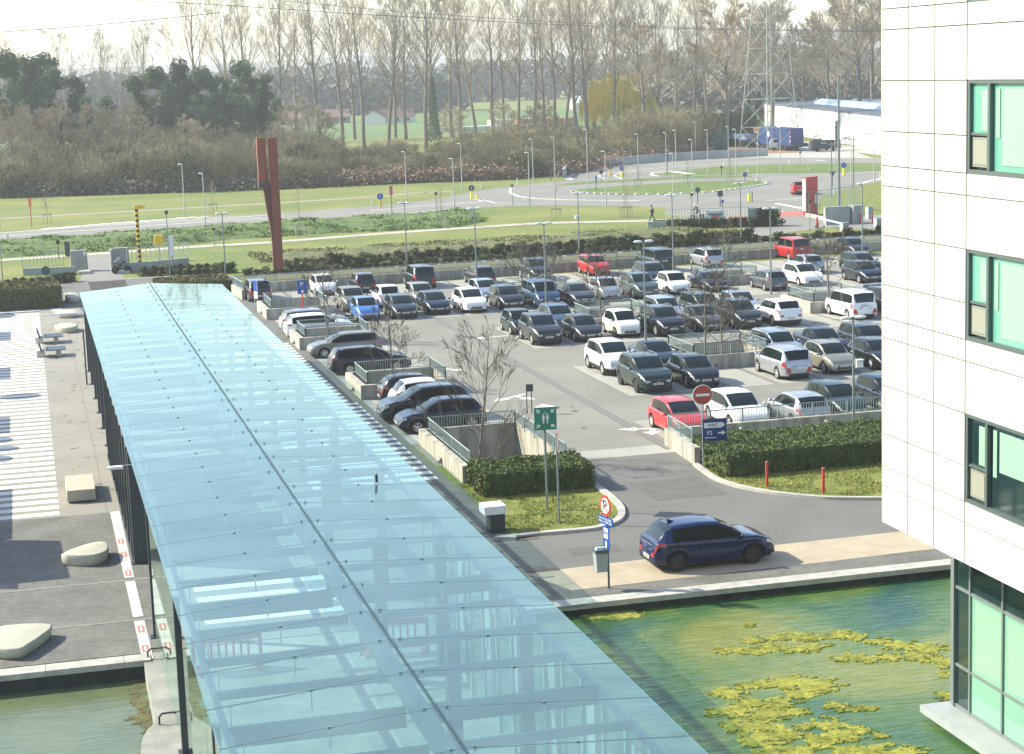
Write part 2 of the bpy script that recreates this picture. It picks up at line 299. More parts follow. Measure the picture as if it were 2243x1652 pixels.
# asphalt of the entrance road
isl=[g('V',x,y) for x,y in ((60,150),(210,400),(390,410),(700,385),(800,360),(835,335),(852,305),(842,270),(800,225),(740,180),(690,150),(690,120))]
sheet('entrance_road',[(15.95,54.5),(60,54.5),(60,75.9),(26.2,75.9),(26.2,74.6),(21.0,74.8),(21.0,71.9),(15.95,71.9)],.004,asphalt)
sheet('paver_strip',[(15.1,58.05),(15.95,55.55),(60,56.6),(60,59.4),(28.6,58.5),(19.3,58.3)],.010,sandstone)
sheet('quay_pavement',[(11.3,54.4),(60,54.4),(60,56.4),(27.4,55.9),(15.9,55.3),(15.2,57.0),(11.3,57.0)],.012,cobble)
b=MB(); b.box(15.95,60,55.42,55.52,.012,.03); 
def kerb(name,pts,wd=.28,h=.11,m=None,closed=False):
    b=MB(); n=len(pts); P=[Vector(p) for p in pts]
    L=[];
    for i in range(n):
        a=P[max(0,i-1)]; c=P[min(n-1,i+1)]; d=(c-a).normalized(); L.append(Vector((-d.y,d.x)))
    for i in range(n-1):
        a,c=P[i],P[i+1]; u,v=L[i]*wd/2,L[i+1]*wd/2
        q=[(a-u),(c-v),(c+v),(a+u)]
        b.prism([(p.x,p.y) for p in q],0,h)
    return struct(name,b,m or concrete)
def smooth(pts,k=3):
    out=[]; n=len(pts)
    for i in range(n-1):
        p0,p1,p2,p3=pts[max(0,i-1)],pts[i],pts[i+1],pts[min(n-1,i+2)]
        for j in range(k):
            t=j/k; out.append(tuple(.5*((2*p1[a])+(-p0[a]+p2[a])*t+(2*p0[a]-5*p1[a]+4*p2[a]-p3[a])*t*t+(-p0[a]+3*p1[a]-3*p2[a]+p3[a])*t**3) for a in (0,1)))
    out.append(tuple(pts[-1])); return out
ki=smooth([g('V',x,y) for x,y in ((150,440),(390,412),(560,397),(700,383),(790,360),(840,330),(850,300),(838,265),(795,222),(740,180),(690,150))]); ki[0]=(15.98,62.6)
sheet('left_lawn',[(16.0,72.0)]+ki+[(20.95,72.0)],.03,lawn); kerb('left_kerb',ki)
kr=smooth([g('C',x,y) for x,y in ((950,1028),(1010,1075),(1090,1128),(1200,1168),(1300,1192),(1450,1220),(1600,1238),(1750,1252),(1900,1260),(2210,1262))]); kr.append((40,61.5)); kr.append((60,60))
sheet('right_lawn',kr+[(60,75.9),(26.3,75.9)],.03,lawn); kerb('right_kerb',kr,.24)
b=MB()
for k in range(9):
    b.box(15.15+k*.13,15.24+k*.13,58.0,58.35,.012,.016)
    b.box(15.9+k*.1,15.96+k*.1,62.3,62.6,.012,.016)
struct('drain_grating',b,mat('rusty_drain_bars',(.12,.07,.05),.8))
b=MB()
for x0,x1,y0,y1 in ((22.5,25.4,66.2,69.6),(30.5,36,60.2,61.4),(17.2,19.0,59.6,60.6),(24.,24.7,71.6,72.3)): b.face([(x0,y0,.008),(x1,y0,.008),(x1,y1+.1,.008),(x0,y1,.008)])
struct('asphalt_patch',b,mat('newer_asphalt',(.115,.112,.10),.9,var=.12,scale=2))
r_=random.Random(5); b=MB()
for k in range(120):
    x,y=r_.uniform(20.5,60),r_.uniform(77,143); R0=r_.uniform(.05,.22); b.face([(x+R0*math.cos(a*PI/5)*r_.uniform(.7,1.2),y+R0*math.sin(a*PI/5)*r_.uniform(.8,1.6),.0145) for a in range(10)])
struct('oil_spots',b,mat('oil_spot',(.10,.098,.085),.7))
b=MB(); b.lathe([(.33,0),(.33,.012)],20,(23.2,61.6,.006)); b.lathe([(.33,0),(.33,.012)],20,(29.3,70.1,.006)); b.lathe([(.33,0),(.33,.012)],20,(24.3,87.,.006)); struct('manhole_cover',b,mat('cast_iron',(.06,.058,.055),.7))
# car park
gsheet('car_park',16.0,95,75.9,144.7,.004,lane,HOLES)
gsheet('entry_slab',20.95,26.5,74.6,76.3,.006,bay)
def bays(x0,n,pitch,y0,y1,gap=.16,skip=()):
    b=MB(); d=MB()
    for k in range(n):
        if k in skip: continue
        xa=x0+k*pitch; b.face([(xa+gap,y0,.012),(xa+pitch-gap,y0,.012),(xa+pitch-gap,y1,.012),(xa+gap,y1,.012)])
    d.face([(x0,y0,.008),(x0+n*pitch,y0,.008),(x0+n*pitch,y1,.008),(x0,y1,.008)])
    struct('parking_bays',b,bay); struct('bay_dividers',d,baydark)
bays(28.6,2,2.6,88.4,98.7); bays(39.4,10,2.6,88.6,99.0); bays(34.2,2,2.6,88.5,94.3)
bays(28.5,2,2.6,106.1,116.4); bays(33.7,2,2.6,106.2,111.9); bays(38.9,4,2.6,106.3,116.6); bays(49.3,2,2.6,106.6,112.4); bays(54.5,8,2.6,106.7,117)
bays(20.5,5,2.6,123.0,133.4); bays(33.5,2,2.6,123.2,128.7); bays(38.7,4,2.6,123.4,133.6); bays(49.1,2,2.6,123.6,129.6); bays(54.3,10,2.6,123.8,134)
bays(16.2,28,2.6,138.4,144.5); bays(26.6,20,2.6,76.0,82.0)
b=MB()
d=MB()
for y0,y1 in ((80.7,93.2),(98.1,112.2),(116.7,127.5),(133,138)):
    n=max(1,round((y1-y0)/2.6)); p=(y1-y0)/n
    for k in range(n): b.face([(15.95,y0+k*p+.1,.012),(21.2,y0+k*p+.1,.012),(21.2,y0+(k+1)*p-.1,.012),(15.95,y0+(k+1)*p-.1,.012)])
    d.face([(15.9,y0,.008),(21.2,y0,.008),(21.2,y1,.008),(15.9,y1,.008)])
struct('parking_bays',b,bay); struct('bay_dividers',d,baydark)
b=MB()
for x in (26.06,26.38): b.box(x,x+.04,75.2,138,.006,.014)
struct('drain_channel',b,mat('drain_channel_steel',(.12,.12,.11),.6)); 
b=MB(); b.box(26.0,26.48,75.2,138,.005,.0085); struct('drain_strip',b,mat('drain_strip_grey',(.18,.172,.155),.8))
# painted arrows on the lanes
def arrow(cx,cy,rz,kind):
    c,s=math.cos(rz),math.sin(rz); b=MB()
    def P(l): b.face([(cx+x*c-y*s,cy+x*s+y*c,.016) for x,y in l])
    P([(-1.3,-.1),(.3,-.1),(.3,.1),(-1.3,.1)]); P([(.3,-.42),(1.2,0),(.3,.42)])
    if kind: P([(-.6,.1),(-.35,.1),(-.2,.75),(-.45,.75)]); P([(-.75,.75),(.1,.75),(-.32,1.5)])
    return struct('lane_arrow',b,whitepaint)
arrow(22.3,100.9,rad(-50),0); arrow(23.0,90.6,rad(215),1); arrow(27.3,112.1,rad(190),0); arrow(26.6,80.0,rad(165),1)
# ---------------------------------------------------------------- far roads
def opoly(name,L,z,m,k='O'): return sheet(name,[g(k,x,y) for x,y in L],z,m)
near=[(-60,534),(0,530),(166,519),(305,509.5),(472,498),(622,490),(849,473),(928,468),(994,461),(1041,455),(1123,451.5),(1244,451.5),(1401,452),(1460,456)]
far=[(1934,347),(1911,347),(1780,342),(1681,341.7),(1520,349),(1445,354.5),(1400,359),(1337,364),(1297,368),(1257,375.6),(1238,385),(1242,397),(1205,399),(1099,410),(1028,421.7),(988,431),(941,437.5),(875,447),(809,452),(622,466.5),(402,477.6),(152,498),(0,509.5),(-60,514)]
def gO(L): return [at(x,y) for x,y in L]
nearw=gO(near); farw=gO(far)
right=gO([(1934,394),(1898,404),(1830,421),(1801,427),(1790,455),(1775,490)])
ring=nearw+gO([(1460,470),(1665,497)])+right[::-1]+farw
b=MB(); b.face([(x,y,.006) for x,y in ring]); struct('far_road',b,roadm)
sheet('gate_road',gO([(1630,500),(1690,478),(1775,478),(1934,470),(2000,466),(2000,512),(1934,503),(1800,500),(1640,522),(1500,560),(1350,560)])[:9],.010,roadm)
def gr(name,L,m=verge,z=.03): return sheet(name,gO(L),z,m)
roundabout=[(1242,420),(1273,415),(1340,409),(1401,404.6),(1445,402.7),(1520,398),(1611,397),(1660,396),(1681,399.7),(1679,404.5),(1626,413),(1565.5,420.8),(1520,423.8),(1445,426),(1370,426.8),(1337,425.7),(1290,424)]
gr('roundabout_grass',roundabout)
gr('verge_strip',[(1221,407),(1244,401),(1330,396),(1401,392),(1480,388),(1560,385),(1640,384.6),(1650,387.5),(1600,389.5),(1520,391.5),(1445,395),(1370,398),(1300,402)])
gr('splitter_island',[(1437,382),(1475,376),(1517,372),(1560,366),(1681,361),(1800,359),(1934,357),(2000,356),(2000,372),(1934,374),(1836,378.5),(1650,381),(1517,384),(1450,385)])
gr('right_verge',[(1801,430),(1830,423),(1898,406),(1934,396),(2000,380),(2000,470),(1934,462),(1800,458)],lawn)
def line(name,L,wd=.16,z=.012,m=whitepaint,world=False):
    P=[Vector(p) for p in (L if world else gO(L))]; b=MB()
    for a,c in zip(P,P[1:]):
        d=(c-a).normalized(); n=Vector((-d.y,d.x))*wd/2; b.face([(a-n).to_3d()+Vector((0,0,z)),(c-n).to_3d()+Vector((0,0,z)),(c+n).to_3d()+Vector((0,0,z)),(a+n).to_3d()+Vector((0,0,z))])
    return struct(name,b,m)
qo=lambda L:[px('Q',x,y) for x,y in L]; mo=lambda L:[px('M',x,y) for x,y in L]; lo=lambda L:[px('L',x,y) for x,y in L]; no=lambda L:[px('N',x,y) for x,y in L]
line('road_marking',qo([(-50,525),(600,478),(1200,434),(1750,396),(2243,368)]),.35); line('road_marking',qo([(-50,497),(600,450),(1200,410),(1750,378),(2243,345)]),.35)
line('road_marking',qo([(0,562),(1100,484),(2243,414)]),.3,); line('road_marking',mo([(0,805),(400,770),(800,742),(940,730),(900,715),(860,712)]),.3); line('road_marking',mo([(0,855),(150,848),(300,830),(560,805),(700,795)]),.3)
for x,y in ((330,465),(440,458),(540,450),(640,440),(740,432),(830,425),(930,418),(1030,410),(1130,403),(1230,397),(1330,388),(1430,380),(1540,376)): line('road_marking',qo([(x,y),(x+105,y-14)]),.7)
line('road_marking',mo([(940,715),(1050,745),(1200,740)]),.25); line('road_marking',mo([(1180,620),(1168,645),(1185,668),(1250,690),(1400,708),(1600,716),(2243,725)]),.45)
line('road_marking',mo([(1640,520),(1690,550),(1620,540)]),.35); line('road_marking',mo([(1640,535),(1750,470),(1900,440),(2243,425)]),.25); line('road_marking',mo([(1960,545),(1900,520),(1960,490),(2243,470)]),.3); line('road_marking',mo([(2100,545),(2030,515),(2090,490),(2243,480)]),.3)
line('road_marking',lo([(0,755),(700,700),(1300,680),(2065,630)]),.3); line('road_marking',lo([(0,830),(500,790),(1150,740),(2065,700)]),.25); line('road_marking',lo([(470,910),(370,890),(400,860),(640,830)]),.4)
line('road_marking',no([(0,805),(250,800),(640,790)]),.25); line('road_marking',no([(650,790),(760,800)]),.5); line('road_marking',no([(0,940),(700,925),(1360,915)]),.3); line('road_marking',no([(1110,1050),(1220,1015),(1360,985)]),.5)
line('road_marking',no([(240,1250),(530,1305)]),.6); line('road_marking',no([(90,1300),(310,1340)]),.5); line('road_marking',no([(120,1225),(330,1210),(530,1190)]),.2)
line('kerb_line',lo([(480,905),(980,905),(1840,890),(2065,880)]),.5,.03,concrete); line('kerb_line',lo([(680,845),(970,880)]),1.4,.035,whitepaint)
sheet('red_crossing',[g('N',x,y) for x,y in ((85,1365),(545,1325),(550,1378),(85,1400))],.014,redpaint); sheet('red_crossing',[g('L',x,y) for x,y in ((1480,1510),(1900,1460),(1900,1510),(1560,1545))],.014,redpaint)
# kerb of pale blocks round the roundabout edge
b=MB(); R_=[Vector(p) for p in gO(roundabout[7:]+roundabout[:1])]; acc=0
for a,c in zip(R_,R_[1:]):
    L_=(c-a).length; n=int(L_/1.2); d=(c-a)/max(1,n)
    for i in range(n): q=a+d*i; b.cbox(q.x,q.y,.0,.55,.55,.16)
struct('roundabout_kerb',b,mat('pale_kerb_blocks',(.5,.48,.44),.8))
# paths
fp=[g('Q',x,y) for x,y in ((-100,388),(0,380),(250,368),(500,352),(1000,325),(1600,290),(2100,262))]+[g('M',x,y) for x,y in ((50,690),(400,657),(560,652),(690,648))]
line('field_path',smooth(fp),2.2,.01,mat('sandy_track',(.30,.26,.19),.95,var=.15,scale=.6),world=True)
cp=[g('Q',x,y) for x,y in ((-100,718),(0,710),(560,672),(1000,642),(1480,607),(2150,568))]+[g('D',x,y) for x,y in ((600,240),(1400,178),(2243,122))]+[g('A',x,y) for x,y in ((900,100),(2000,76),(2243,72))]+[g('L',x,y) for x,y in ((400,1568),(1000,1545),(1500,1520))]
line('cycle_path',smooth(cp),2.3,.02,pathm,world=True)
# gate road on the left and its crossing
sheet('gate_road_left',[g('Q',x,y) for x,y in ((665,672),(905,655),(930,700),(935,800),(1000,862),(620,885),(660,800),(650,700))],.016,roadm)
SRD=[g('Q',x,y) for x,y in ((-300,965),(0,943),(370,913),(600,888),(1000,858),(1340,838),(1770,820))]
sheet('service_road',[(-40,142.8),(15.1,142.8),(15.1,146.4),(17.5,151.5)]+SRD[::-1],.020,asphalt)
b=MB(); p0=g('Q',695,885); p1=g('Q',985,868); q0=g('Q',722,952); q1=g('Q',1020,930)
for k in range(7):
    t0=k/7; t1=t0+.075; f=lambda a,c,t:(a[0]+(c[0]-a[0])*t,a[1]+(c[1]-a[1])*t,.02)
    b.face([f(p0,q0,t0),f(p1,q1,t0),f(p1,q1,t1),f(p0,q0,t1)])
struct('zebra_crossing',b,whitepaint)
line('kerb_line',[g('Q',x,y) for x,y in ((0,945),(370,915),(600,888))],.5,.04,concrete,world=True); line('kerb_line',[g('Q',x,y) for x,y in ((1000,858),(1340,838),(1770,822))],.5,.04,concrete,world=True)
# banks (uneven ground)
def terrain(name,x0,x1,ya,yb,h,m,nx=160,ny=10,seed=0,rough=.35,prof=None):
    b=MB(); I=[]
    for j in range(ny+1):
        row=[]
        for i in range(nx+1):
            x=x0+(x1-x0)*i/nx; u=j/ny; y=ya(x)+(yb(x)-ya(x))*u
            z=.02+h*(prof(u) if prof else math.sin(PI*u))+ (rough*(mn.noise(Vector((x*.5,y*.5,seed)))+.6*mn.noise(Vector((x*1.4,y*1.4,seed+5))))*math.sin(PI*u))
            row.append(b.p(x,y,z if 0<u<1 else -.05))
        I.append(row)
    for j in range(ny):
        for i in range(nx): b.f.append([I[j][i],I[j][i+1],I[j+1][i+1],I[j+1][i]]); b.m.append(0)
    return struct(name,b,m,smooth=True)
def lin(P):
    P=sorted(P)
    def f(x):
        if x<=P[0][0]: return P[0][1]
        for a,c in zip(P,P[1:]):
            if x<=c[0]: return a[1]+(c[1]-a[1])*(x-a[0])/(c[0]-a[0])
        return P[-1][1]
    return f
bn=lin([g('Q',0,690),g('Q',600,655),g('Q',1480,590),g('D',0,235),g('D',900,180),g('D',2000,130),g('A',300,80),g('A',600,60)])
bf=lin([g('Q',0,570),g('Q',1000,500),g('Q',1700,452),g('D',0,120),g('D',1300,35),g('M',500,840),g('M',900,785)])
terrain('green_bank',-12,49,bn,bf,.75,bank,nx=420,ny=22,rough=.30,seed=3)
sn=lambda x:155.2+.045*(x-15); sf=lambda x:min(177.5-.02*(x-15),188)
terrain('brown_bank',21,62,lambda x:157.5+.05*(x-15),lambda x:177+.04*(x-15),.55,brownbank,nx=320,ny=26,rough=.30,seed=9)
terrain('hedge_strip',15.2,95,lambda x:145.1+.047*(x-15),lambda x:150.2+.047*(x-15),.75,olive,nx=300,ny=6,rough=.12,seed=4,prof=lambda u:1 if .05<u<.95 else 0)
struct('bare_ground',(lambda b:(b.face([(x,y,.012) for x,y in ((14.9,150.2),(95,154),(95,162.5),(62,162),(21,161),(14.8,156))]),b)[1])(MB()),dirt)
# ================================================================ RAILINGS, PITS AND WALLS
def _unused(): pass
def rail_parts(parent,pts,z0,z1,name='railing',m=railm,step=.125,posts=1.6,closed=False,br=.014):
    P=[Vector(p) for p in pts]; 
    if closed: P.append(P[0])
    b=MB()
    for a,c in zip(P,P[1:]):
        L_=(c-a).length; d=(c-a).normalized(); n=max(1,int(L_/step))
        for i in range(n+1):
            q=a+d*(L_*i/n); b.tube((q.x,q.y,z0+.06),(q.x,q.y,z1-.02),br,n=4,cap=False)
        k=max(1,int(L_/posts))
        for i in range(k+1): q=a+d*(L_*i/k); b.cbox(q.x,q.y,z0-.12,.05,.05,z1-z0+.12)
        for z in (z0+.06,z1): b.tube((a.x,a.y,z),(c.x,c.y,z),.028 if z==z1 else .018,n=5)
    return b.build(name,m,parent)
soil=mat('pit_soil',(.13,.095,.06),.95,col2=(.20,.15,.10),scale=1.5,detail=8)
for i,(x0,x1,y0,y1,dz,lb) in enumerate(PITS):
    t=thing('tree_pit',lb,'tree pit',(x0,y0,0),0,'walled tree pits'); X,Y=x1-x0,y1-y0; h=.75; th=.28
    b=MB(); b.box(0,th,0,Y,dz,h); b.box(X-th,X,0,Y,dz,h); b.box(th,X-th,Y-th,Y,dz,h)
    if i!=3: b.box(th,X-th,0,th,dz,h)
    b.build('wall',wallm,t)
    b=MB(); b.box(th,X-th,th if i!=3 else .0,Y-th,dz-.05,dz+.02); b.build('soil',soil if i!=3 else mat('pit_floor_grey',(.10,.10,.09),.9),t)
    e=.45; pts=[(e,e),(X-e,e),(X-e,Y-e),(e,Y-e)]
    if i==3:
        rail_parts(t,[(e-.1,.1),(e-.1,Y-e),(X-e+.1,Y-e),(X-e+.1,.1)],h+.02,1.32); rail_parts(t,[(e,.15),(X-e,.15)],.1,.85,'low_railing')
    else: rail_parts(t,pts,h+.02,1.32,closed=True)
    if i in (0,1,2,3):
        b=MB(); b.X=Matrix.Translation((0,Y*.45,.25)); b.face([(-.02,-.16,-.12),(-.02,.16,-.12),(-.02,0,.14)]); b.face([(-.02,-.16,-.12),(-.2,0,-.1),(-.02,0,.14)]); b.face([(-.02,.16,-.12),(-.02,0,.14),(-.2,0,-.1)]); b.X=None; b.build('wall_lamp',blackm,t)
def wall_run(name,label,cat,pts,h,th,m,rail=None,off=0.,rname='railing',z0=0.):
    t=thing(name,label,cat,(pts[0][0],pts[0][1],0)); P=[Vector((p[0]-pts[0][0],p[1]-pts[0][1])) for p in pts]; b=MB()
    for a,c in zip(P,P[1:]):
        d=(c-a).normalized(); n=Vector((-d.y,d.x))*th/2; b.prism([(q.x,q.y) for q in (a-n,c-n,c+n,a+n)],z0,h)
    b.build('wall',m,t)
    if rail: rail_parts(t,[(p.x,p.y) for p in P],h+.03,rail,rname,br=.022 if pts[0][1]>100 else .013)
    return t
fwl=lambda x:144.75+.047*(x-15)
wall_run('parking_wall','long low concrete wall with a railing closing the far side of the car park','wall',[(15.35,140.2),(15.05,fwl(15.05)),(50,fwl(50)),(90,fwl(90))],.75,.25,wallm,1.35)
wall_run('parking_wall','low concrete wall and railing in front of the nearest row, right of the blue P2 sign','wall',[(26.55,76.05),(60,76.05)],.75,.28,wallm,1.38)
t=wall_run('entrance_wall','pale stained wall at the right of the car park entrance under the no entry sign','wall',[(26.45,76.2),(26.2,71.7)],.75,.3,wallm); rail_parts(t,[(-.02,-.2),(-.16,-3.6)],.8,1.35)
# mesh fence on the lower ledge in front of the near wall
t=thing('mesh_fence','thin grey mesh fence between the near parking wall and the long hedge','fence',(28.2,75.0,0)); b=MB()
for k in range(0,150): b.tube((k*.2,0,.05),(k*.2,0,.62),.006,n=3,cap=False)
for z in (.08,.3,.62): b.tube((0,0,z),(30,0,z),.008,n=3)
b.build('mesh',galv,t)
for k in range(8): b=MB(); b.cbox(1.2+k*4,0,0,.07,.07,.75); b.build('post',whitem,t)
# long concrete wall along the bend of the road behind the roundabout
cw=[px('M',x,y) for x,y in ((1612,535),(1628,508),(1650,494),(1700,480),(1850,452),(2000,435),(2240,416))]+[px('L',x,y) for x,y in ((500,702),(1000,668),(1500,642),(2065,613))]
cwg=smooth(gO(cw),2); wall_run('road_barrier','long grey concrete barrier following the bend of the road beyond the roundabout','barrier',cwg,1.35,.35,mat('grey_barrier_concrete',(.33,.34,.32),.85,var=.12,scale=.3))
sheet('concrete_bank',[g('N',x,y,0) for x,y in ((-200,765),(1270,772),(1090,712),(-200,712))],.02,concrete)
# ================================================================ WHITE OFFICE BLOCK
FXW,YC=20.23,42.
off=thing('office_block','white panel-clad office block with mint green windows standing over the pond','office building',(FXW,YC,0))
whitepan=mat('white_facade_panel',(.50,.485,.44),.5,var=.035,scale=.6,fine=.02,fscale=6)
joint=mat('panel_joint_grey',(.20,.18,.15),.8); frame=mat('window_frame_grey_green',(.11,.145,.135),.4,metal=.4); framel=mat('window_frame_light',(.24,.29,.28),.4,metal=.4)
b=MB(); b.box(.22,24,-26,-.02,4.96,24); 
ZL=[15.9+3.73*k for k in (-2,-1,0,1)]          # window heads
b2=MB()
# structural wall around window openings: face at local x=0.06 is the backing
b.m=[0]*len(b.f)
b.build('core_wall',mat('core_grey',(.25,.25,.24),.9),off)
rows=[(4.94,5.99),(6.0-.01,6.41)]
zs=[4.94]
lev=[]
for k in (-3,-2,-1,0,1,2):
    top=15.9+3.73*k; lev+= [top-2.53,top-2.04,top-1.21,top]
lev=[z for z in lev if 4.94<z<24]; lev=[4.94]+lev+[24]
ys=[0,-1.37,-2.70,-4.21]
pan=MB(); gp=.012
def panel(y1,y0,z0,z1): pan.box(0,.055,y0+.022,y1-.022,z0+gp,z1-gp)
for a,c in zip(lev,lev[1:]):
    for y1,y0 in zip(ys,ys[1:]): panel(y1,y0,a,c)
# right of the last vertical joint: bands between the windows
wins=[(15.9+3.73*k-2.04,15.9+3.73*k) for k in (-3,-2,-1,0,1)]
wins=[w_ for w_ in wins if w_[0]>5]
z=4.94; bands=[]
for a,c in wins+[(24,24)]:
    bands.append((z,a)); z=c
for a,c in bands:
    cuts=[a]+[l for l in lev if a+.1<l<c-.1]+[c]
    if len(cuts)==2 and c-a>1.5: cuts=[a,a+.5,c]
    for u,v in zip(cuts,cuts[1:]):
        y=-4.21
        for wd_ in (5.4,5.4,5.4,5.4): panel(y,y-wd_,u,v); y-=wd_
pan.build('facade_panels',whitepan,off)
jb=MB(); jb.box(.050,.056,-4.21,-.01,4.95,24)
for a,c in bands: jb.box(.050,.056,-25,-4.21,a,c)
for a,c in bands: jb.box(.056,.22,-25,-4.21,a,c)
jb.build('joint_backing',joint,off)
b=MB(); b.box(0,24,-.0+.001,.05,4.94,24); b.build('end_facade',whitepan,off)
mint=mat('mint_green_glazing',(.21,.40,.30),.06,spec=.6,coat=.5,var=.05,scale=.4)
mint2=mat('pale_mint_blind',(.27,.44,.33),.25,var=.04,scale=.5,coat=.6)
dglass=mat('dark_green_glazing',(.012,.03,.03),.04,spec=.7,coat=.6)
for k,(z0,z1) in enumerate(wins):
    win=MB(); y0=-4.21; ye=-24.
    # frame members set into the opening
    win.box(.02,.16,ye,y0,z0,z0+.09); win.box(.02,.16,ye,y0,z1-.07,z1); win.box(.02,.16,y0-.09,y0,z0+.09,z1-.07); win.box(-.0,.15,y0-1.02,y0-.92,z0+.09,z1-.07); win.box(.05,.14,y0-.92,y0-.09,z0+.84,z0+.9)
    for yy in (-11,-17): win.box(.03,.15,yy-.1,yy,z0+.09,z1-.07)
    f=win.build('window',frame,off); f['label']='wide mint green ribbon window in the white facade'
    q=MB(); q.box(.045,.05,ye,y0-.0,z0-.05,z0+.03); q.build('sill',framel,f)
    q=MB(); q.box(.10,.12,y0-.92,y0-.09,z0+.9,z1-.07); q.box(.10,.12,ye,y0-1.02,z0+.09,z1-.07); q.build('pane',mat('mint_clear_glass',(.13,.36,.28),.04,spec=.7,coat=.6) if k else dglass,f)
    q=MB(); q.box(.085,.095,y0-.86,y0-.5,z0+.95,z1-.2); q.box(.085,.095,ye,y0-1.42,z0+(.22 if k else .95),z1-.18); q.box(.085,.095,y0-1.30,y0-1.14,z0+.8,z1-.18); q.build('blind',mint2,f)
    q=MB(); q.box(.07,.11,y0-.86,y0-.15,z0+.15,z0+.80); q.build('vent_panel',mat('grey_beige_vent_panel',(.20,.21,.17),.5),f)
    q=MB(); q.box(.06,.075,y0-.80,y0-.21,z0+.21,z0+.74); q.build('vent_grille',mat('vent_grille',(.26,.26,.21),.6),f)
# glazed ground floor, set back under the upper block
gx=22.1-FXW; gy=-.1
b=MB(); b.box(gx+.12,gx+18,-22,gy-.12,-.05,4.93); b.build('ground_floor_core',mat('dark_core',(.03,.05,.05),.6),off)
b=MB()
ysg=[gy,gy-.90,gy-2.52,gy-4.14,gy-5.76,gy-7.4]
b.box(gx-.03,gx+.14,gy-.14,gy+.03,0,4.93)
for y in ysg[1:]: b.box(gx,gx+.12,y-.035,y+.035,0,4.90)
for z in (.0,1.08,3.12,4.86): b.box(gx+.01,gx+.11,-20,gy-.14,z,z+.07)
b.build('glazing_frame',mat('mullion_grey',(.22,.26,.25),.4,metal=.3),off)
for i in range(5):
    y1,y0=ysg[i]-(.14 if i==0 else .035),ysg[i+1]+.035
    for z0,z1 in ((.07,1.08),(1.15,3.12),(3.19,4.86)):
        q=MB(); q.box(gx+.05,gx+.08,y0,y1,z0,z1); dark=(i==0 or z0>3); o=q.build('ground_floor_pane',dglass if dark else mint,off)
        if not dark and z0>1: q=MB(); q.box(gx+.03,gx+.045,y0+.05,y1-.22,z0+.1,z1-.12); q.build('blind',mint2,o)
b=MB(); b.box(gx-.75,gx+.2,-20,gy+.28,-.22,-.03); b.build('plinth_ledge',mat('grey_ledge',(.34,.36,.36),.7,var=.08,scale=1),off)
# ================================================================ GLASS CANOPY
XL,XR,XM,YN,YF=2.67,10.9,6.7,21.9,110.8; ZE,ZM=4.5,4.8
can=thing('glass_canopy','long pale blue glass canopy over the walkway with a central ridge','canopy',(XM,YN,0))
def glassmat(name,tint,dif,mix,rough=.03,spec=1.45):
    m=bpy.data.materials.new(name); m.use_nodes=True; n=m.node_tree.nodes; l=m.node_tree.links; n.remove(n['Principled BSDF']); out=n['Material Output']
    tr=n.new('ShaderNodeBsdfTransparent'); tr.inputs[0].default_value=(*tint,1); df=n.new('ShaderNodeBsdfDiffuse'); gl=n.new('ShaderNodeBsdfGlossy'); gl.inputs['Roughness'].default_value=rough; gl.inputs[0].default_value=(.84,.98,.93,1)
    tc=n.new('ShaderNodeTexCoord'); t=n.new('ShaderNodeTexNoise'); t.inputs['Scale'].default_value=.5; t.inputs['Detail'].default_value=6; l.new(tc.outputs['Object'],t.inputs['Vector'])
    r=n.new('ShaderNodeValToRGB'); r.color_ramp.elements[0].position=.3; r.color_ramp.elements[1].position=.7; r.color_ramp.elements[0].color=(*[c*.85 for c in dif],1); r.color_ramp.elements[1].color=(*dif,1); l.new(t.outputs[0],r.inputs[0]); l.new(r.outputs[0],df.inputs[0])
    mr=n.new('ShaderNodeMapRange'); mr.inputs[1].default_value=.3; mr.inputs[2].default_value=.7; mr.inputs[3].default_value=mix*.85; mr.inputs[4].default_value=min(1,mix*1.15); l.new(t.outputs[0],mr.inputs[0])
    a=n.new('ShaderNodeMixShader'); l.new(mr.outputs[0],a.inputs[0]); l.new(tr.outputs[0],a.inputs[1]); l.new(df.outputs[0],a.inputs[2])
    fr=n.new('ShaderNodeFresnel'); fr.inputs[0].default_value=spec; b_=n.new('ShaderNodeMixShader'); ge=n.new('ShaderNodeNewGeometry'); mm=n.new('ShaderNodeMath'); mm.operation='SUBTRACT'; mm.inputs[0].default_value=1; l.new(ge.outputs['Backfacing'],mm.inputs[1]); m2=n.new('ShaderNodeMath'); m2.operation='MULTIPLY'; l.new(mm.outputs[0],m2.inputs[0]); l.new(fr.outputs[0],m2.inputs[1]); l.new(m2.outputs[0],b_.inputs[0]); l.new(a.outputs[0],b_.inputs[1]); l.new(gl.outputs[0],b_.inputs[2]); l.new(b_.outputs[0],out.inputs[0]); return m
roofglass=glassmat('pale_blue_roof_glass',(.55,.76,.78),(.36,.54,.55),.20,.03,1.5)
sideglass=glassmat('greenish_side_glass',(.80,.90,.84),(.30,.36,.30),.10)
JY=[30.52+2.235*k for k in range(-4,36)]; JY=[y for y in JY if YN<y<YF]+[YF]
edges=[YN]+JY
P_=lambda x,y,z:(x-XM,y-YN,z)
steelb=mat('blue_grey_roof_steel',(.022,.05,.075),.5,metal=.2); steeld=mat('dark_canopy_steel',(.035,.05,.06),.45,metal=.3)
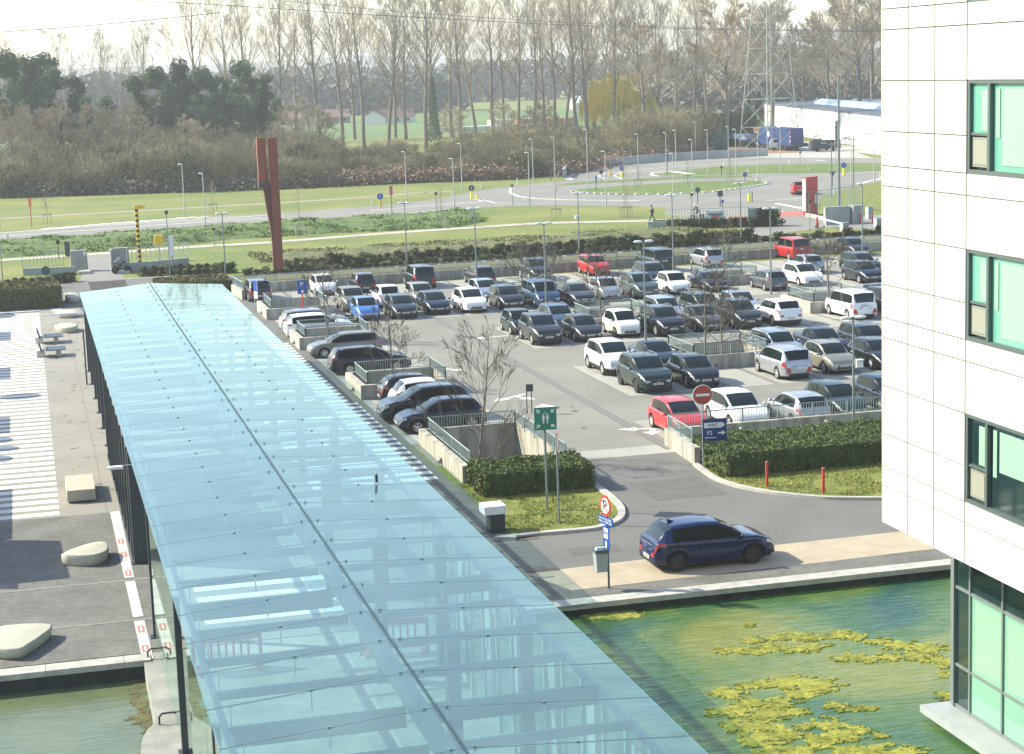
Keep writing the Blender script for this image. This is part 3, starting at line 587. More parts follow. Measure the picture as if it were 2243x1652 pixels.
for a,c in zip(edges,edges[1:]):
    for x0,z0,x1,z1 in ((XL,ZE,XM-.02,ZM),(XM+.02,ZM,XR,ZE)):
        b=MB(); A=[P_(x0,a+.012,z0),P_(x1,a+.012,z1),P_(x1,c-.012,z1),P_(x0,c-.012,z0)]; b.face(A)
        # sheet with a real edge
        B=[(x,y,z-.02) for x,y,z in A]
        for i in range(4): b.face([A[i],B[i],B[(i+1)%4],A[(i+1)%4]],1)
        b.build('roof_pane',[roofglass,mat('glass_edge',(.16,.30,.32),.3)],can)
clampm=mat('clamp_steel',(.22,.30,.32),.4,metal=.4); q=MB(); q.tube((0,0,-.4),(0,0,.02),.016,n=6); q.cbox(0,0,.01,.07,.035,.02); clme=q.mesh('glass_clamp',clampm)
for i,y in enumerate(JY[:-1]):
    jm=MB()
    for x0,z0,x1,z1 in ((XL,ZE,XM,ZM),(XM,ZM,XR,ZE)): jm.face([P_(x0,y-.012,z0+.002),P_(x1,y-.012,z1+.002),P_(x1,y+.012,z1+.002),P_(x0,y+.012,z0+.002)])
    jm.build('glass_joint',steeld,can); d=i%4==1
    for x0,x1,cs in ((XL+.35,XM-.15,((XL+.45,ZE),(4.7,4.65),(XM-.22,ZM))),(XM+.15,XR-.35,((XM+.22,ZM),(8.8,4.65),(XR-.45,ZE)))):
        q=MB(); z=4.1; q.box(x0-XM,x1-XM,y-YN-.04,y-YN+.04,z-(.42 if d else .19),z); bo=q.build('main_beam' if d else 'cross_beam',steelb,can)
        for x,z in cs: o=bpy.data.objects.new('glass_clamp',clme); C.objects.link(o); o.parent=bo; o.location=P_(x,y,z)
b=MB(); b.box(-.11,.11,0,YF-YN,4.0,4.45); b.box(-.02,.02,0,YF-YN,4.81,4.84); b.build('ridge_beam',steelb,can)
b=MB(); b.box(XL+.3-XM,XL+.42-XM,0,YF-YN,3.9,4.05); b.box(XR-.42-XM,XR-.3-XM,0,YF-YN,3.9,4.05); b.build('edge_beams',steelb,can)
def gpost(x,y,sx,sy,top=4.0): 
    b=MB(); b.cbox(x-XM,y-YN,0,sx,sy,top); b.cbox(x-XM,y-YN,0,sx+.18,sy+.18,.03); b.build('column',steeld,can)
for y in (28,35.5,45.1,55.3): gpost(2.86,y,.16,.22)
gpost(3.0,64.4,.5,.34)
for y in (68.5,73,77.5,82,86.5,91,95.5,100,105,109.8): gpost(2.95,y,.26,.3)
for y in (31,39.9,48.9,57.8,66.7,75.6,84.6,93.5,102,109.8): gpost(10.3,y,.3,.34); 
for y in (48.9,57.8,39.9): gpost(8.6,y,.3,.34)
# dark glazed partition on the left side and side panes over the water
b=MB(); b.box(2.78-XM,2.84-XM,64.9-YN,84-YN,.1,4.0); b.build('left_partition',mat('dark_partition_glass',(.012,.02,.026),.25,spec=.3),can)
b=MB()
for k in range(9): b.box(2.72-XM,2.90-XM,65+2.2*k-YN,65.06+2.2*k-YN,.1,4.0)
b.box(2.72-XM,2.90-XM,64.9-YN,84-YN,0,.1); b.build('partition_mullions',steeld,can)
for a in (28.2,32.7,37.2,45.3,49.8): b=MB(); b.box(2.80-XM,2.83-XM,a-YN,a+4.4-YN,.15,4.0); b.build('screen_pane',sideglass,can)
b=MB(); mu=MB()
for k in range(16):
    y=29+1.49*k; b.box(10.62-XM,10.65-XM,y-YN,y+1.40-YN,.1,3.9); mu.box(10.58-XM,10.70-XM,y+1.40-YN,y+1.49-YN,0,3.95)
b.build('right_screen',sideglass,can); mu.build('screen_mullions',mat('pale_mullion',(.28,.34,.34),.5),can)
b=MB()
for k in range(0,16,2):
    y=29+1.49*k; b.box(10.50-XM,10.54-XM,y+.2-YN,y+.75-YN,.3,3.6)
b.build('white_fins',mat('white_fin',(.30,.34,.33),.5),can)
b=MB(); b.box(10.72-XM,11.25-XM,29-YN,53.5-YN,-.0,.45); b.build('low_parapet',concrete,can)
# ================================================================ CARS
def paint(name,col,metal=.0,rough=.32): return mat('paint_'+name,col,rough,metal=metal,coat=.55,spec=.4)
PT=dict(white=paint('white',(.78,.78,.77)),cream=paint('cream_white',(.74,.72,.64)),silver=paint('silver',(.42,.43,.45),.55,.35),bluesilver=paint('blue_silver',(.38,.43,.48),.5,.35),beige=paint('beige_silver',(.33,.31,.25),.5,.35),greybeige=paint('grey_beige',(.20,.19,.155),.4,.35),
 grey=paint('mid_grey',(.115,.125,.13),.4,.35),dgrey=paint('dark_grey',(.034,.038,.040),.4,.33),black=paint('black',(.010,.011,.013),.0,.25),navy=paint('navy',(.009,.015,.030),.2,.3),blue=paint('deep_blue',(.002,.009,.060),.0,.20),lblue=paint('bright_light_blue',(.09,.23,.55),.2,.35),mblue=paint('slate_blue',(.05,.09,.16),.3,.35),
 red=paint('red',(.52,.022,.022),.0,.3),darkred=paint('dark_red',(.40,.012,.014),.0,.3),green=paint('dark_green',(.018,.038,.034),.3,.3),greengrey=paint('green_grey',(.07,.10,.09),.4,.35),brown=paint('brown_grey',(.085,.075,.062),.4,.35))
cglass=mat('car_glass',(.008,.016,.016),.03,spec=.42)
sglass=mat('car_side_glass',(.006,.012,.012),.04,spec=.10)
tyrem=mat('tyre_rubber',(.018,.018,.018),.85); rimm=mat('alloy_rim',(.58,.58,.56),.35,metal=.25); rimd=mat('dark_rim',(.06,.06,.06),.4,metal=.4)
lampm=mat('headlamp_glass',(.52,.54,.55),.12,spec=.7,coat=.8); tailm=mat('tail_lamp_red',(.42,.02,.015),.2,coat=.8); platem=mat('number_plate_white',(.62,.62,.58),.5); plateink=mat('plate_dark_red_ink',(.16,.03,.03),.6); chrome=mat('chrome_trim',(.6,.6,.6),.2,metal=.9)
SP=dict( # L,W,H,wb, front overhang, wheel r, hood z, cowl(x from front),cowl z, roof front x, roof rear x(from rear), glass bottom x(from rear), glass bottom z, belt z, roof width factor
 city=(3.58,1.64,1.50,2.30,.72,.29,.78,.80,.98,1.42,.62,.22,.98,.93,.74),
 hatch=(4.12,1.76,1.47,2.55,.82,.31,.76,1.05,.98,1.85,.62,.18,1.02,.93,.73),
 suv=(4.45,1.85,1.66,2.67,.88,.35,.92,1.15,1.15,1.95,.62,.20,1.18,1.09,.75),
 estate=(4.55,1.78,1.49,2.65,.88,.32,.76,1.15,.99,1.95,.42,.12,1.03,.94,.74),
 sedan=(4.62,1.80,1.44,2.75,.86,.32,.74,1.22,.97,2.10,1.45,.72,1.04,.92,.70),
 coupe=(4.50,1.80,1.36,2.72,.86,.33,.72,1.30,.93,2.15,1.55,.62,.97,.88,.68),
 mpv=(4.45,1.80,1.62,2.72,.85,.32,.86,.85,1.08,1.75,.40,.10,1.08,1.00,.78),
 van=(4.38,1.81,1.80,2.70,.86,.32,.92,.80,1.14,1.45,.22,.06,1.10,1.06,.86),
 offroad=(4.85,1.92,1.86,2.88,.85,.39,1.02,1.35,1.25,1.85,.18,.06,1.20,1.17,.86))
class Shape:
    def __init__(s,k):
        s.k=k; (s.L,s.W,s.H,s.wb,s.fo,s.wr,s.hz,cx_,s.cz,rf,rr,gb,s.gz,s.bz,s.rw)=SP[k]
        s.xf=s.wb/2+s.fo; s.xr=s.xf-s.L     # origin: midway between the axles, front towards +x
        f=s.xf; r=s.xr; box=k in('van','offroad')
        s.top=[(f,s.hz-.20),(f-.05,s.hz-.10),(f-.16,s.hz),(f-cx_*.55,(s.hz+s.cz)/2+.035),(f-cx_,s.cz),(f-cx_-(rf-cx_)*.5,s.cz+(s.H-s.cz)*.56),(f-rf,s.H-.045),(f-rf-.35,s.H-.008),(f-rf-.8,s.H)]
        if k in('sedan','coupe'): s.top+=[(r+rr+.3,s.H-.02),(r+rr,s.H-.07),(r+(rr+gb)/2,(s.H+s.gz)/2),(r+gb,s.gz),(r+.12,s.gz-.03),(r+.04,s.gz-.12),(r,s.gz-.28)]
        else: s.top+=[(r+rr+.5,s.H-.01),(r+rr,s.H-.05),(r+(rr+gb)/2,(s.H+s.gz)/2+.05),(r+gb,s.gz),(r+gb*.5,s.gz-.10),(r+.03,s.gz-.28),(r,s.gz-.36)]
        s.xcowl=f-cx_; s.xrf=f-rf; s.xrr=r+rr; s.xgb=r+gb
        s.sill=.24 if k not in('suv','offroad') else .30
    def zt(s,x):
        P=s.top
        if x>=P[0][0]: return P[0][1]
        for a,c in zip(P,P[1:]):
            if x>=c[0]-1e-9: t=(a[0]-x)/max(1e-6,a[0]-c[0]); return a[1]+(c[1]-a[1])*t
        return P[-1][1]
    def belt(s,x):
        u=(s.xf-x)/s.L; b=s.bz+.07*(u-.5); return min(b,s.zt(x)-.015)
    def hw(s,x):
        d=min(s.xf-x,x-s.xr); fr=(s.xf-x)<(x-s.xr); e=.72 if fr else .80
        if s.k in('van','offroad'): e=.84 if fr else .93
        D=.75 if fr else .5
        t=max(0,min(1,d/D)); return s.W/2*(e+(1-e)*math.sin(t*PI/2)**.75)
    def zlow(s,x):
        z=s.sill if s.xr+.3<x<s.xf-.3 else s.sill+.02
        for xw in (s.wb/2,-s.wb/2):
            R=s.wr+.065; d=abs(x-xw)
            if d<R: z=max(z,s.wr+math.sqrt(R*R-d*d))
        return z
    def sec(s,x):
        W=s.hw(x); zl=s.zlow(x); zt=s.zt(x); zb=s.belt(x); zs=max(zl+.03,min(.60,zb-.2)); zs2=max(zs+.01,zb-.13); t=max(0,(zt-zb-.015)/(s.H-s.bz)); t=min(1,t); r=lambda a,b:a+(b-a)*t
        z6=zb+.012+(zt-zb-.012)*r(.45,.86); rw=s.rw
        return [(W*.95,zl),(W*.995,zl+(zs-zl)*.5),(W,zs),(W*.985,zs2),(W*.955,zb),(W*r(.90,.925),zb+.010),(W*r(.80,rw+.05),z6),(W*r(.70,rw-.01),zb+.01+(zt-zb-.01)*r(.75,.965)),(W*r(.42,rw*.6),zt-.012*t-.003),(0,zt)]
    def pt(s,x,t,side,off=0.):
        S=s.sec(x); i=min(8,int(t)); f=t-i; y=S[i][0]+(S[i+1][0]-S[i][0])*f; z=S[i][1]+(S[i+1][1]-S[i][1])*f
        dy=S[i+1][0]-S[i][0]; dz=S[i+1][1]-S[i][1]; n=Vector((0,dz,-dy)); n=n.normalized() if n.length>1e-6 else Vector((0,1,0))
        return (x,side*(y+off*n.y),z+off*n.z)
    def stations(s):
        X={s.xf,s.xf-.02,s.xf-.05,s.xf-.10,s.xf-.16,s.xf-.26,s.xr,s.xr+.03,s.xr+.07,s.xr+.14,s.xr+.24,s.xcowl,s.xcowl-.1,s.xrf,s.xrr,s.xgb,s.xcowl-(s.xcowl-s.xrf)*.5,(s.xrr+s.xgb)/2}
        for xw in (s.wb/2,-s.wb/2):
            R=s.wr+.065
            for k in range(13): X.add(xw+R*math.cos(PI*k/12))
        n=14
        for k in range(1,n): X.add(s.xf-s.L*k/n)
        X=sorted(X,reverse=True); o=[X[0]]
        for x in X[1:]:
            if o[-1]-x>.012: o.append(x)
        return o
def make_car(kind,rails=False,dark_rim=False,wide_arch=False,plastic=False):
    s=Shape(kind); t=thing('parked_car','car','car'); X=s.stations(); nS=10
    S=[s.sec(x) for x in X]; xb=s.xcowl-(s.xcowl-s.xrf)*1.0-.45 # B pillar position
    xb=(s.xrf+s.xrr)/2+.12; xs1=s.xrr-.02 if kind not in('sedan','coupe') else s.xrr+.05
    body=MB(); ws=MB(); rw_=MB(); side={1:MB(),-1:MB()}; sider={1:MB(),-1:MB()}; low=MB()
    def F(b,i,j,sd,off=0.):
        q=[(X[i],sd*S[i][j][0],S[i][j][1]),(X[i+1],sd*S[i+1][j][0],S[i+1][j][1]),(X[i+1],sd*S[i+1][j+1][0],S[i+1][j+1][1]),(X[i],sd*S[i][j+1][0],S[i][j+1][1])]
        b.face(q if sd<0 else q[::-1])
    for i in range(len(X)-1):
        xm=(X[i]+X[i+1])/2
        for j in range(9):
            for sd in (1,-1):
                tgt=body
                gh=s.zt(xm)-s.belt(xm)
                if j==5 and gh>.12 and xs1+ .02<xm<s.xcowl-.12:
                    if abs(xm-xb)<.035: tgt=low
                    elif kind!='coupe' or xm>xb: tgt=(side if xm>xb else sider)[sd]
                    else: tgt=sider[sd]
                elif j>=7 and s.xrf<xm<s.xcowl: tgt=ws
                elif j>=7 and s.xgb<xm<s.xrr: tgt=rw_
                elif plastic and j==0: tgt=low
                F(tgt,i,j,sd)
    for i,rev in ((0,False),(len(X)-1,True)):
        for j in range(9):
            q=[(X[i],S[i][j][0],S[i][j][1]),(X[i],-S[i][j][0],S[i][j][1]),(X[i],-S[i][j+1][0],S[i][j+1][1]),(X[i],S[i][j+1][0],S[i][j+1][1])]
            (low if (plastic and j==0) else body).face(q if not rev else q[::-1])
    bo=body.build('body',PT['white'],t,smooth=True,recalc=True)
    ws.build('windscreen',cglass,t,True,recalc=True); rw_.build('rear_window',cglass,t,True,recalc=True)
    for sd in (1,-1):
        if side[sd].f: side[sd].build('side_window',sglass,t,recalc=True)
        if sider[sd].f: sider[sd].build('side_window',sglass,t,recalc=True)
    # chassis fills the inside below the floor
    low.box(s.xr+.12,s.xf-.12,-s.W*.36,s.W*.36,.17,.60); low.box(s.xr+.35,s.xf-.4,-s.W*.47,s.W*.47,s.sill-.04,s.sill+.03)
    for xw in (s.wb/2,-s.wb/2): low.box(xw-.38,xw+.38,-s.W*.40,s.W*.40,.3,.78)
    low.build('chassis',blackm,t)
    def patch(b,x0,x1,t0,t1,sd,off,nx=3,ntt=2,m=0):
        for a in range(nx):
            for c in range(ntt):
                xa,xc=x0+(x1-x0)*a/nx,x0+(x1-x0)*(a+1)/nx; ta,tc=t0+(t1-t0)*c/ntt,t0+(t1-t0)*(c+1)/ntt
                b.face([s.pt(xa,ta,sd,off),s.pt(xc,ta,sd,off),s.pt(xc,tc,sd,off),s.pt(xa,tc,sd,off)],m)
    f,r=s.xf,s.xr; S0=S[0]; Sr=S[-1]; w0=S0[3][0]; wR=Sr[3][0]
    for sd in (1,-1):
        b=MB(); patch(b,f-.02,f-.34,2.95,3.8,sd,.006,6,3); zt0=S0[4][1]
        b.face([(f+.006,sd*w0*.62,zt0-.10),(f+.006,sd*w0*.985,zt0-.13),(f+.006,sd*w0*.96,zt0-.005),(f+.006,sd*w0*.66,zt0-.02)])
        b.build('headlight',lampm,t)
        b=MB(); z0,z1=(s.gz-.46,s.gz-.12); 
        if kind in('van','offroad'): z0,z1=.62,1.12
        tl=3.2 if kind not in('van','mpv','offroad') else 2.6
        patch(b,r+.012,r+(.26 if tl<3 else .36),tl,4.0,sd,.008,4,3)
        b.face([(r-.006,sd*wR*.58,Sr[3][1]-(.02 if tl>3 else .16)),(r-.006,sd*wR*.99,Sr[3][1]-(.02 if tl>3 else .16)),(r-.006,sd*wR*.95,Sr[4][1]),(r-.006,sd*wR*.74,Sr[4][1])])
        b.build('taillight',tailm,t)
        b=MB(); mx_=s.xcowl-.18; y=s.hw(mx_); zb=s.belt(mx_); b.ball((mx_,sd*(y+.10),zb+.07),.1,8,sx=.75,sy=1.0,sz=.75); b.tube((mx_,sd*(y-.06),zb),(mx_,sd*(y+.04),zb+.04),.03,n=4)
        b.build('wing_mirror',PT['white'],t,smooth=True)
        b=MB()
        for xx in (xb+.02,s.xcowl-.28,s.xrr+.35):
            patch(b,xx,xx+.012,.15,4.0,sd,.003,1,5)
        b.build('door_gap',blackm,t)
        b=MB()
        for xx in (xb+.14,xb-.86):
            if kind in('coupe','city') and xx<xb: continue
            q=s.pt(xx,3.35,sd); b.box(q[0]-.09,q[0]+.07,q[1]-.02,q[1]+.02,q[2]-.018,q[2]+.018)
        b.build('door_handle',PT['white'] if not plastic else blackm,t)
    b=MB(); b.box(f-.01,f+.012,-w0*.52,w0*.52,S0[4][1]-.17,S0[4][1]-.055); b.box(f-.01,f+.012,-w0*.68,w0*.68,S0[0][1]+.03,S0[0][1]+.13); b.build('grille',blackm,t)
    b=MB(); b.box(f,f+.018,-.07,.07,S0[4][1]-.13,S0[4][1]-.09); b.build('front_badge',chrome,t)
    b=MB(); b.box(f,f+.022,-.26,.26,S0[0][1]+.15,S0[0][1]+.25); 
    for k in range(7): b.box(f+.022,f+.024,-.2+k*.062,-.165+k*.062,S0[0][1]+.175,S0[0][1]+.228,1)
    b.build('number_plate',[platem,plateink],t)
    zp=Sr[3][1]-.10 if kind not in('van','offroad') else .95
    b=MB(); b.box(r-.02,r,-.26,.26,zp-.05,zp+.06)
    for k in range(7): b.box(r-.023,r-.02,-.2+k*.062,-.165+k*.062,zp-.025,zp+.035,1)
    b.build('number_plate',[platem,plateink],t)
    b=MB(); b.box(r-.012,r+.05,-wR*.8,wR*.8,Sr[0][1]+.0,Sr[0][1]+.12); b.build('bumper_trim',blackm,t)
    if dark_rim:
        for sd in (1,-1): b=MB(); patch(b,s.xcowl-.25,s.xrr+.15,4.86,4.99,sd,.008,10,1); b.build('window_trim',chrome,t)
        b=MB(); b.face([(s.xrr+.32,-.012,s.H-.02),(s.xrr+.10,-.012,s.H-.04),(s.xrr+.08,-.012,s.H+.07)]); b.face([(s.xrr+.32,.012,s.H-.02),(s.xrr+.10,.012,s.H-.04),(s.xrr+.08,.012,s.H+.07)]); b.face([(s.xrr+.32,-.012,s.H-.02),(s.xrr+.32,.012,s.H-.02),(s.xrr+.08,.012,s.H+.07),(s.xrr+.08,-.012,s.H+.07)]); b.build('roof_fin',blackm,t)
    if rails:
        for sd in (1,-1):
            b=MB(); pts=[]
            for k in range(8):
                x=s.xrf-.15+(s.xrr+.1-s.xrf+.15)*k/7; q=s.pt(x,7.0,sd); pts.append((q[0],q[1],q[2]+(.045 if 0<k<7 else .0)))
            b.path(pts,.022,5); b.build('roof_rail',chrome,t)
    b=MB(); b.tube((s.xrr+.12,0,s.H-.03),(s.xrr+.0,0,s.H+.12),.008,.004,4); b.build('aerial',blackm,t)
    b=MB(); b.tube((s.xcowl+.01,.1,s.cz+.01),(s.xcowl-.12,-.45,s.cz+.12),.008,n=3); b.tube((s.xcowl+.01,.55,s.cz+.01),(s.xcowl-.12,.05,s.cz+.12),.008,n=3); b.build('wiper',blackm,t)
    for xw in (s.wb/2,-s.wb/2):
        for sd in (1,-1):
            wy=sd*(s.hw(xw)-.105)
            b=MB(); R=s.wr; b.lathe([(R*.60,-.09),(R*.93,-.10),(R,-.07),(R,.07),(R*.93,.10),(R*.60,.09)],20,(xw,wy,R),'y'); wh=b.build('wheel',tyrem,t)
            b=MB(); ro=wy+sd*.082; b.lathe([(R*.62,-.01),(R*.64,.02),(R*.56,.02),(R*.55,-.01)],20,(xw,ro,R),'y')
            for k in range(5):
                a=2*PI*k/5+.3; c_,s_=math.cos(a),math.sin(a); p=Vector((-s_,0,c_))*R*.09
                A=Vector((xw,ro+sd*.014,R)); B_=A+Vector((c_,0,s_))*R*.58; b.face([tuple(A-p*1.3),tuple(A+p*1.3),tuple(B_+p),tuple(B_-p)])
            b.lathe([(R*.14,-.01),(R*.14,.03)],8,(xw,ro,R),'y'); b.build('rim',rimd if dark_rim else rimm,wh)
            b=MB(); b.lathe([(R*.60,0),(R*.60,.01)],16,(xw,wy+sd*.06,R),'y'); b.build('rim_shadow',blackm,wh)
    return t
PRO={}
def proto(kind,rails,dark,plastic):
    k=(kind,rails,dark,plastic)
    if k not in PRO:
        t=make_car(kind,rails,dark,plastic=plastic); index_kids(t); PRO[k]=[t,False]
    return PRO[k]
PAINTED=('body','wing_mirror','door_handle')
def repaint(t,col,kids,roof=None):
    for o in kids:
        n=o.name.split('.')[0]
        if n in PAINTED and len(o.material_slots) and not (n=='door_handle' and o.data.materials[0]==blackm):
            o.material_slots[0].link='OBJECT'; o.material_slots[0].material=PT[col]
def tree_of(o):
    out=[]
    for ch in [c for c in bpy.data.objects if c.parent==o]: out.append(ch)
    return out
CARS=[]
def car(kind,d,x,y,col,label,opts='',s=1.,cat='car',name='parked_car',dy=0.,group='cars standing in the car park',rz=None):
    """x,y: contact of the wheel nearest the viewer on the flank that shows; d: where the nose points"""
    sh=SP[kind]; L,W,wb=sh[0]*s,sh[1]*s,sh[3]*s
    if d=='S': cx,cy,rz_=x+W/2-.03,y+wb/2,-PI/2
    elif d=='N': cx,cy,rz_=x+W/2-.03,y+wb/2,PI/2
    elif d=='W': cx,cy,rz_=x+wb/2,y+W/2-.03,PI
    elif d=='E': cx,cy,rz_=x+wb/2,y+W/2-.03,0
    else: cx,cy,rz_=x,y,rz
    p=proto(kind,'r' in opts,'d' in opts,'p' in opts)
    CARS.append((p,(cx,cy,0.012),rz_+rad(random.uniform(-.8,.8)),s,col,label,cat,name,group))
random.seed(7)
# row next to the long lane, nearest first (noses towards the viewer unless said)
car('suv','S',29.34,89.2,'green','dark green SUV parked nose out in front of the white SUV at the lane corner','rd')
car('hatch','S',32.1,89.4,'black','black hatchback parked nose out right of the dark green SUV')
car('mpv','N',37.3,89.9,'silver','silver people carrier showing its tail beside the railed tree pit','r')
car('hatch','S',40.16,90.4,'beige','beige-silver small estate parked nose out beside the silver people carrier','r')
car('hatch','S',42.9,90.5,'black','black hatchback with shiny headlights right of the beige-silver car, near the white office block')
car('suv','S',29.4,95.2,'white','white SUV with its nose behind the dark green SUV, at the lane','p')
car('sedan','S',32.0,95.2,'navy','navy saloon behind the black hatchback, left of the tree pit railing')
car('estate','S',39.35,95.6,'bluesilver','pale silver estate car with many side windows behind the silver people carrier','r')
car('sedan','S',42.0,95.4,'navy','navy saloon behind the beige-silver car')
car('estate','S',44.8,95.6,'navy','navy estate with silver roof rails at the edge of the white office block','r')
# middle row
car('suv','S',28.9,107.7,'dgrey','dark grey SUV with silver roof rails at the front corner of the middle row','r')
car('hatch','S',31.56,107.7,'dgrey','dark grey hatchback between the dark grey SUV and the cream white small car')
car('city','S',34.35,108.4,'cream','small cream white rounded car in the middle row')
car('suv','S',36.65,107.5,'black','black SUV with light roof rails right of the small cream car','r')
car('sedan','S',39.45,108.1,'brown','brown-grey saloon behind the bare tree in the middle row')
car('suv','S',42.05,108.4,'dgrey','dark grey car with silver rails between the brown-grey saloon and the white SUV','r',s=.98)
car('suv','N',44.7,108.4,'white','white SUV showing its tail lamps with a dark lower edge','p',s=.99)
car('van','N',50.0,109.0,'white','white family van showing its wide rear window','r',cat='van')
car('suv','S',52.8,109.3,'black','black car half hidden right of the white family van at the office block edge')
car('city','S',28.8,112.5,'green','small very dark green hatchback behind the dark grey SUV')
car('suv','S',31.4,112.6,'mblue','slate blue estate with pale roof rails behind the two dark grey cars','r',s=.96)
car('estate','S',38.9,113.4,'bluesilver','silver estate with black roof rails behind the black SUV','r')
car('mpv','S',41.4,113.2,'greengrey','grey-green people carrier behind the brown-grey saloon')
car('hatch','S',44.1,113.4,'bluesilver','silver hatchback behind the dark grey car with rails and the white SUV tail')
car('sedan','S',54.2,113.5,'grey','grey saloon behind the white family van at the office block edge')
# third row
car('city','S',21.1,124.2,'lblue','bright light blue small car with round headlights')
car('hatch','S',23.45,123.9,'dgrey','dark grey hatchback behind the bare tree, right of the light blue car',s=1.03)
car('hatch','S',26.0,124.9,'navy','dark blue-grey hatchback between the dark grey hatchback and the white hatchback with the black grille')
car('hatch','S',28.5,124.6,'white','white hatchback with a black grille at the lane in the third row',s=1.03)
car('hatch','S',31.2,124.9,'black','black hatchback left of the blue van',s=1.02)
car('van','S',33.7,124.7,'mblue','slate blue family van parked nose out',cat='van')
car('coupe','S',36.25,124.6,'dgrey','low dark grey coupe right of the blue van')
car('city','S',38.75,125.9,'silver','small silver-white car behind the low coupe and bare branches',s=1.02)
car('suv','S',41.3,125.8,'greengrey','green-grey SUV left of the silver-white three door car')
car('city','S',44.3,127.0,'white','white three door car with a dark sunroof left of the blue convertible',s=1.03)
car('coupe','S',47.1,127.2,'navy','dark blue convertible with its soft top closed')
car('hatch','N',51.15,125.5,'grey','grey hatchback showing its tail beside the white car with twin black grilles',s=.97)
car('hatch','S',54.4,126.9,'white','white car with twin black grilles at the tree pit railing',s=1.04)
car('hatch','S',58.9,126.2,'navy','dark blue-green hatchback with a glinting headlight near the office block')
car('suv','S',21.0,129.2,'greybeige','grey-beige SUV behind the light blue car',s=.97)
car('city','N',23.7,130.0,'white','small white car showing a red tail lamp behind the dark grey hatchback',s=1.03)
car('hatch','S',26.2,130.2,'beige','beige-silver hatchback behind the dark blue-grey hatchback')
car('hatch','S',31.0,130.4,'bluesilver','pale silver car tucked between the white hatchback and the black hatchback')
car('suv','S',44.4,132.2,'navy','navy SUV with pale roof rails behind the white three door car','r')
car('hatch','N',57.7,133.9,'bluesilver','blue-silver hatchback with a red lamp behind the white car with twin grilles')
car('estate','S',61.3,131.6,'green','dark green car seen only by its roof behind the blue-green hatchback')
# row along the far wall
car('mpv','N',15.55,139.0,'black','black people carrier showing its tail, first car beside the glass canopy',s=.98)
car('city','S',20.75,140.2,'white','small white car with a dark soft top by the far wall')
car('hatch','N',23.75,140.2,'black','small black hatchback with red tail lamps beside the soft top car',s=.96)
car('mpv','N',28.3,140.6,'black','large black people carrier showing its tail by the far wall',s=1.05)
car('hatch','N',33.0,140.0,'dgrey','dark green-grey hatchback showing its tail at the far wall behind the pale silver car')
car('suv','S',37.7,140.9,'dgrey','dark SUV facing out behind bare branches at the far wall')
car('suv','S',42.75,141.4,'red','red small SUV with a dark roof at the far wall',s=.93)
car('offroad','N',47.8,141.4,'green','large dark boxy off-road car showing its tail at the far wall')
car('mpv','N',52.7,142.4,'silver','silver-mauve people carrier half hidden by a bare tree at the far wall',s=.96)
car('van','N',60.9,144.0,'darkred','red family van showing its dark rear window at the far wall',cat='van')
car('hatch','S',66.3,144.0,'dgrey','dark grey hatchback facing out at the far wall near the office block')
# row behind the near wall
car('hatch','S',27.07,77.6,'red','red hatchback at the near wall beside the no entry sign')
car('hatch','S',30.1,78.2,'white','white hatchback behind the railing right of the red one',s=1.03)
car('hatch','N',32.75,77.3,'silver','silver hatchback showing its dark tail behind the railing')
car('hatch','S',35.2,78.6,'green','dark green car behind the railing between the silver tail and the navy car')
car('hatch','S',38.0,79.2,'navy','navy car behind the railing at the office block edge')
# row with noses or tails to the canopy
car('estate','E',16.35,117.0,'white','white estate with its tail towards the glass canopy')
car('estate','E',16.45,119.7,'silver','silver estate seen by its roof behind the white estate')
car('estate','W',16.4,108.3,'greybeige','grey-beige estate with its nose towards the glass canopy',s=.95)
car('estate','E',16.75,101.5,'navy','navy estate with tall red tail lamps towards the glass canopy','r')
car('hatch','E',17.3,91.1,'black','black hatchback with an orange plate, tail towards the canopy',s=.96)
car('city','E',17.3,88.9,'white','small white hatchback, tail towards the canopy, squeezed between two black cars')
car('suv','W',16.5,85.9,'black','black SUV with its nose towards the canopy','')
car('hatch','W',16.75,83.2,'navy','black-blue hatchback nearest to the large open pit','')
# moving or standing elsewhere
car('hatch','X',21.15,57.25,'blue','deep blue hatchback standing on the beige paving strip beside the pond','d',rz=rad(1.5),s=1.04,group=None)
p=g('N',455,1165); car('suv','X',p[0]+1.2,p[1]+2,'red','red car leaving the roundabout beside the red entrance slab',rz=rad(70),group=None)
for p,loc,rz_,s,col,label,cat,name,group in CARS:
    t,used=p[0],p[1]
    if not used: c=t; p[1]=True; c.location=loc; c.rotation_euler=(0,0,rz_); c.scale=(s,s,s)
    else: c=dup(t,loc,rz_,s)
    if group: c.scale=(s*random.uniform(.98,1.02),s*random.uniform(.985,1.015),s*random.uniform(.965,1.04))
    c['label']=label; c['category']=cat
    if group: c['group']=group
    elif 'group' in c: del c['group']
    c['_col']=col
_ch={}
for o in bpy.data.objects:
    if o.parent and '_col' in o.parent: _ch.setdefault(o.parent.name,[]).append(o)
for n_,kids in _ch.items():
    P0=bpy.data.objects[n_]; col=P0['_col']; repaint(P0,col,kids); 
for o in list(bpy.data.objects):
    if '_col' in o: del o['_col']
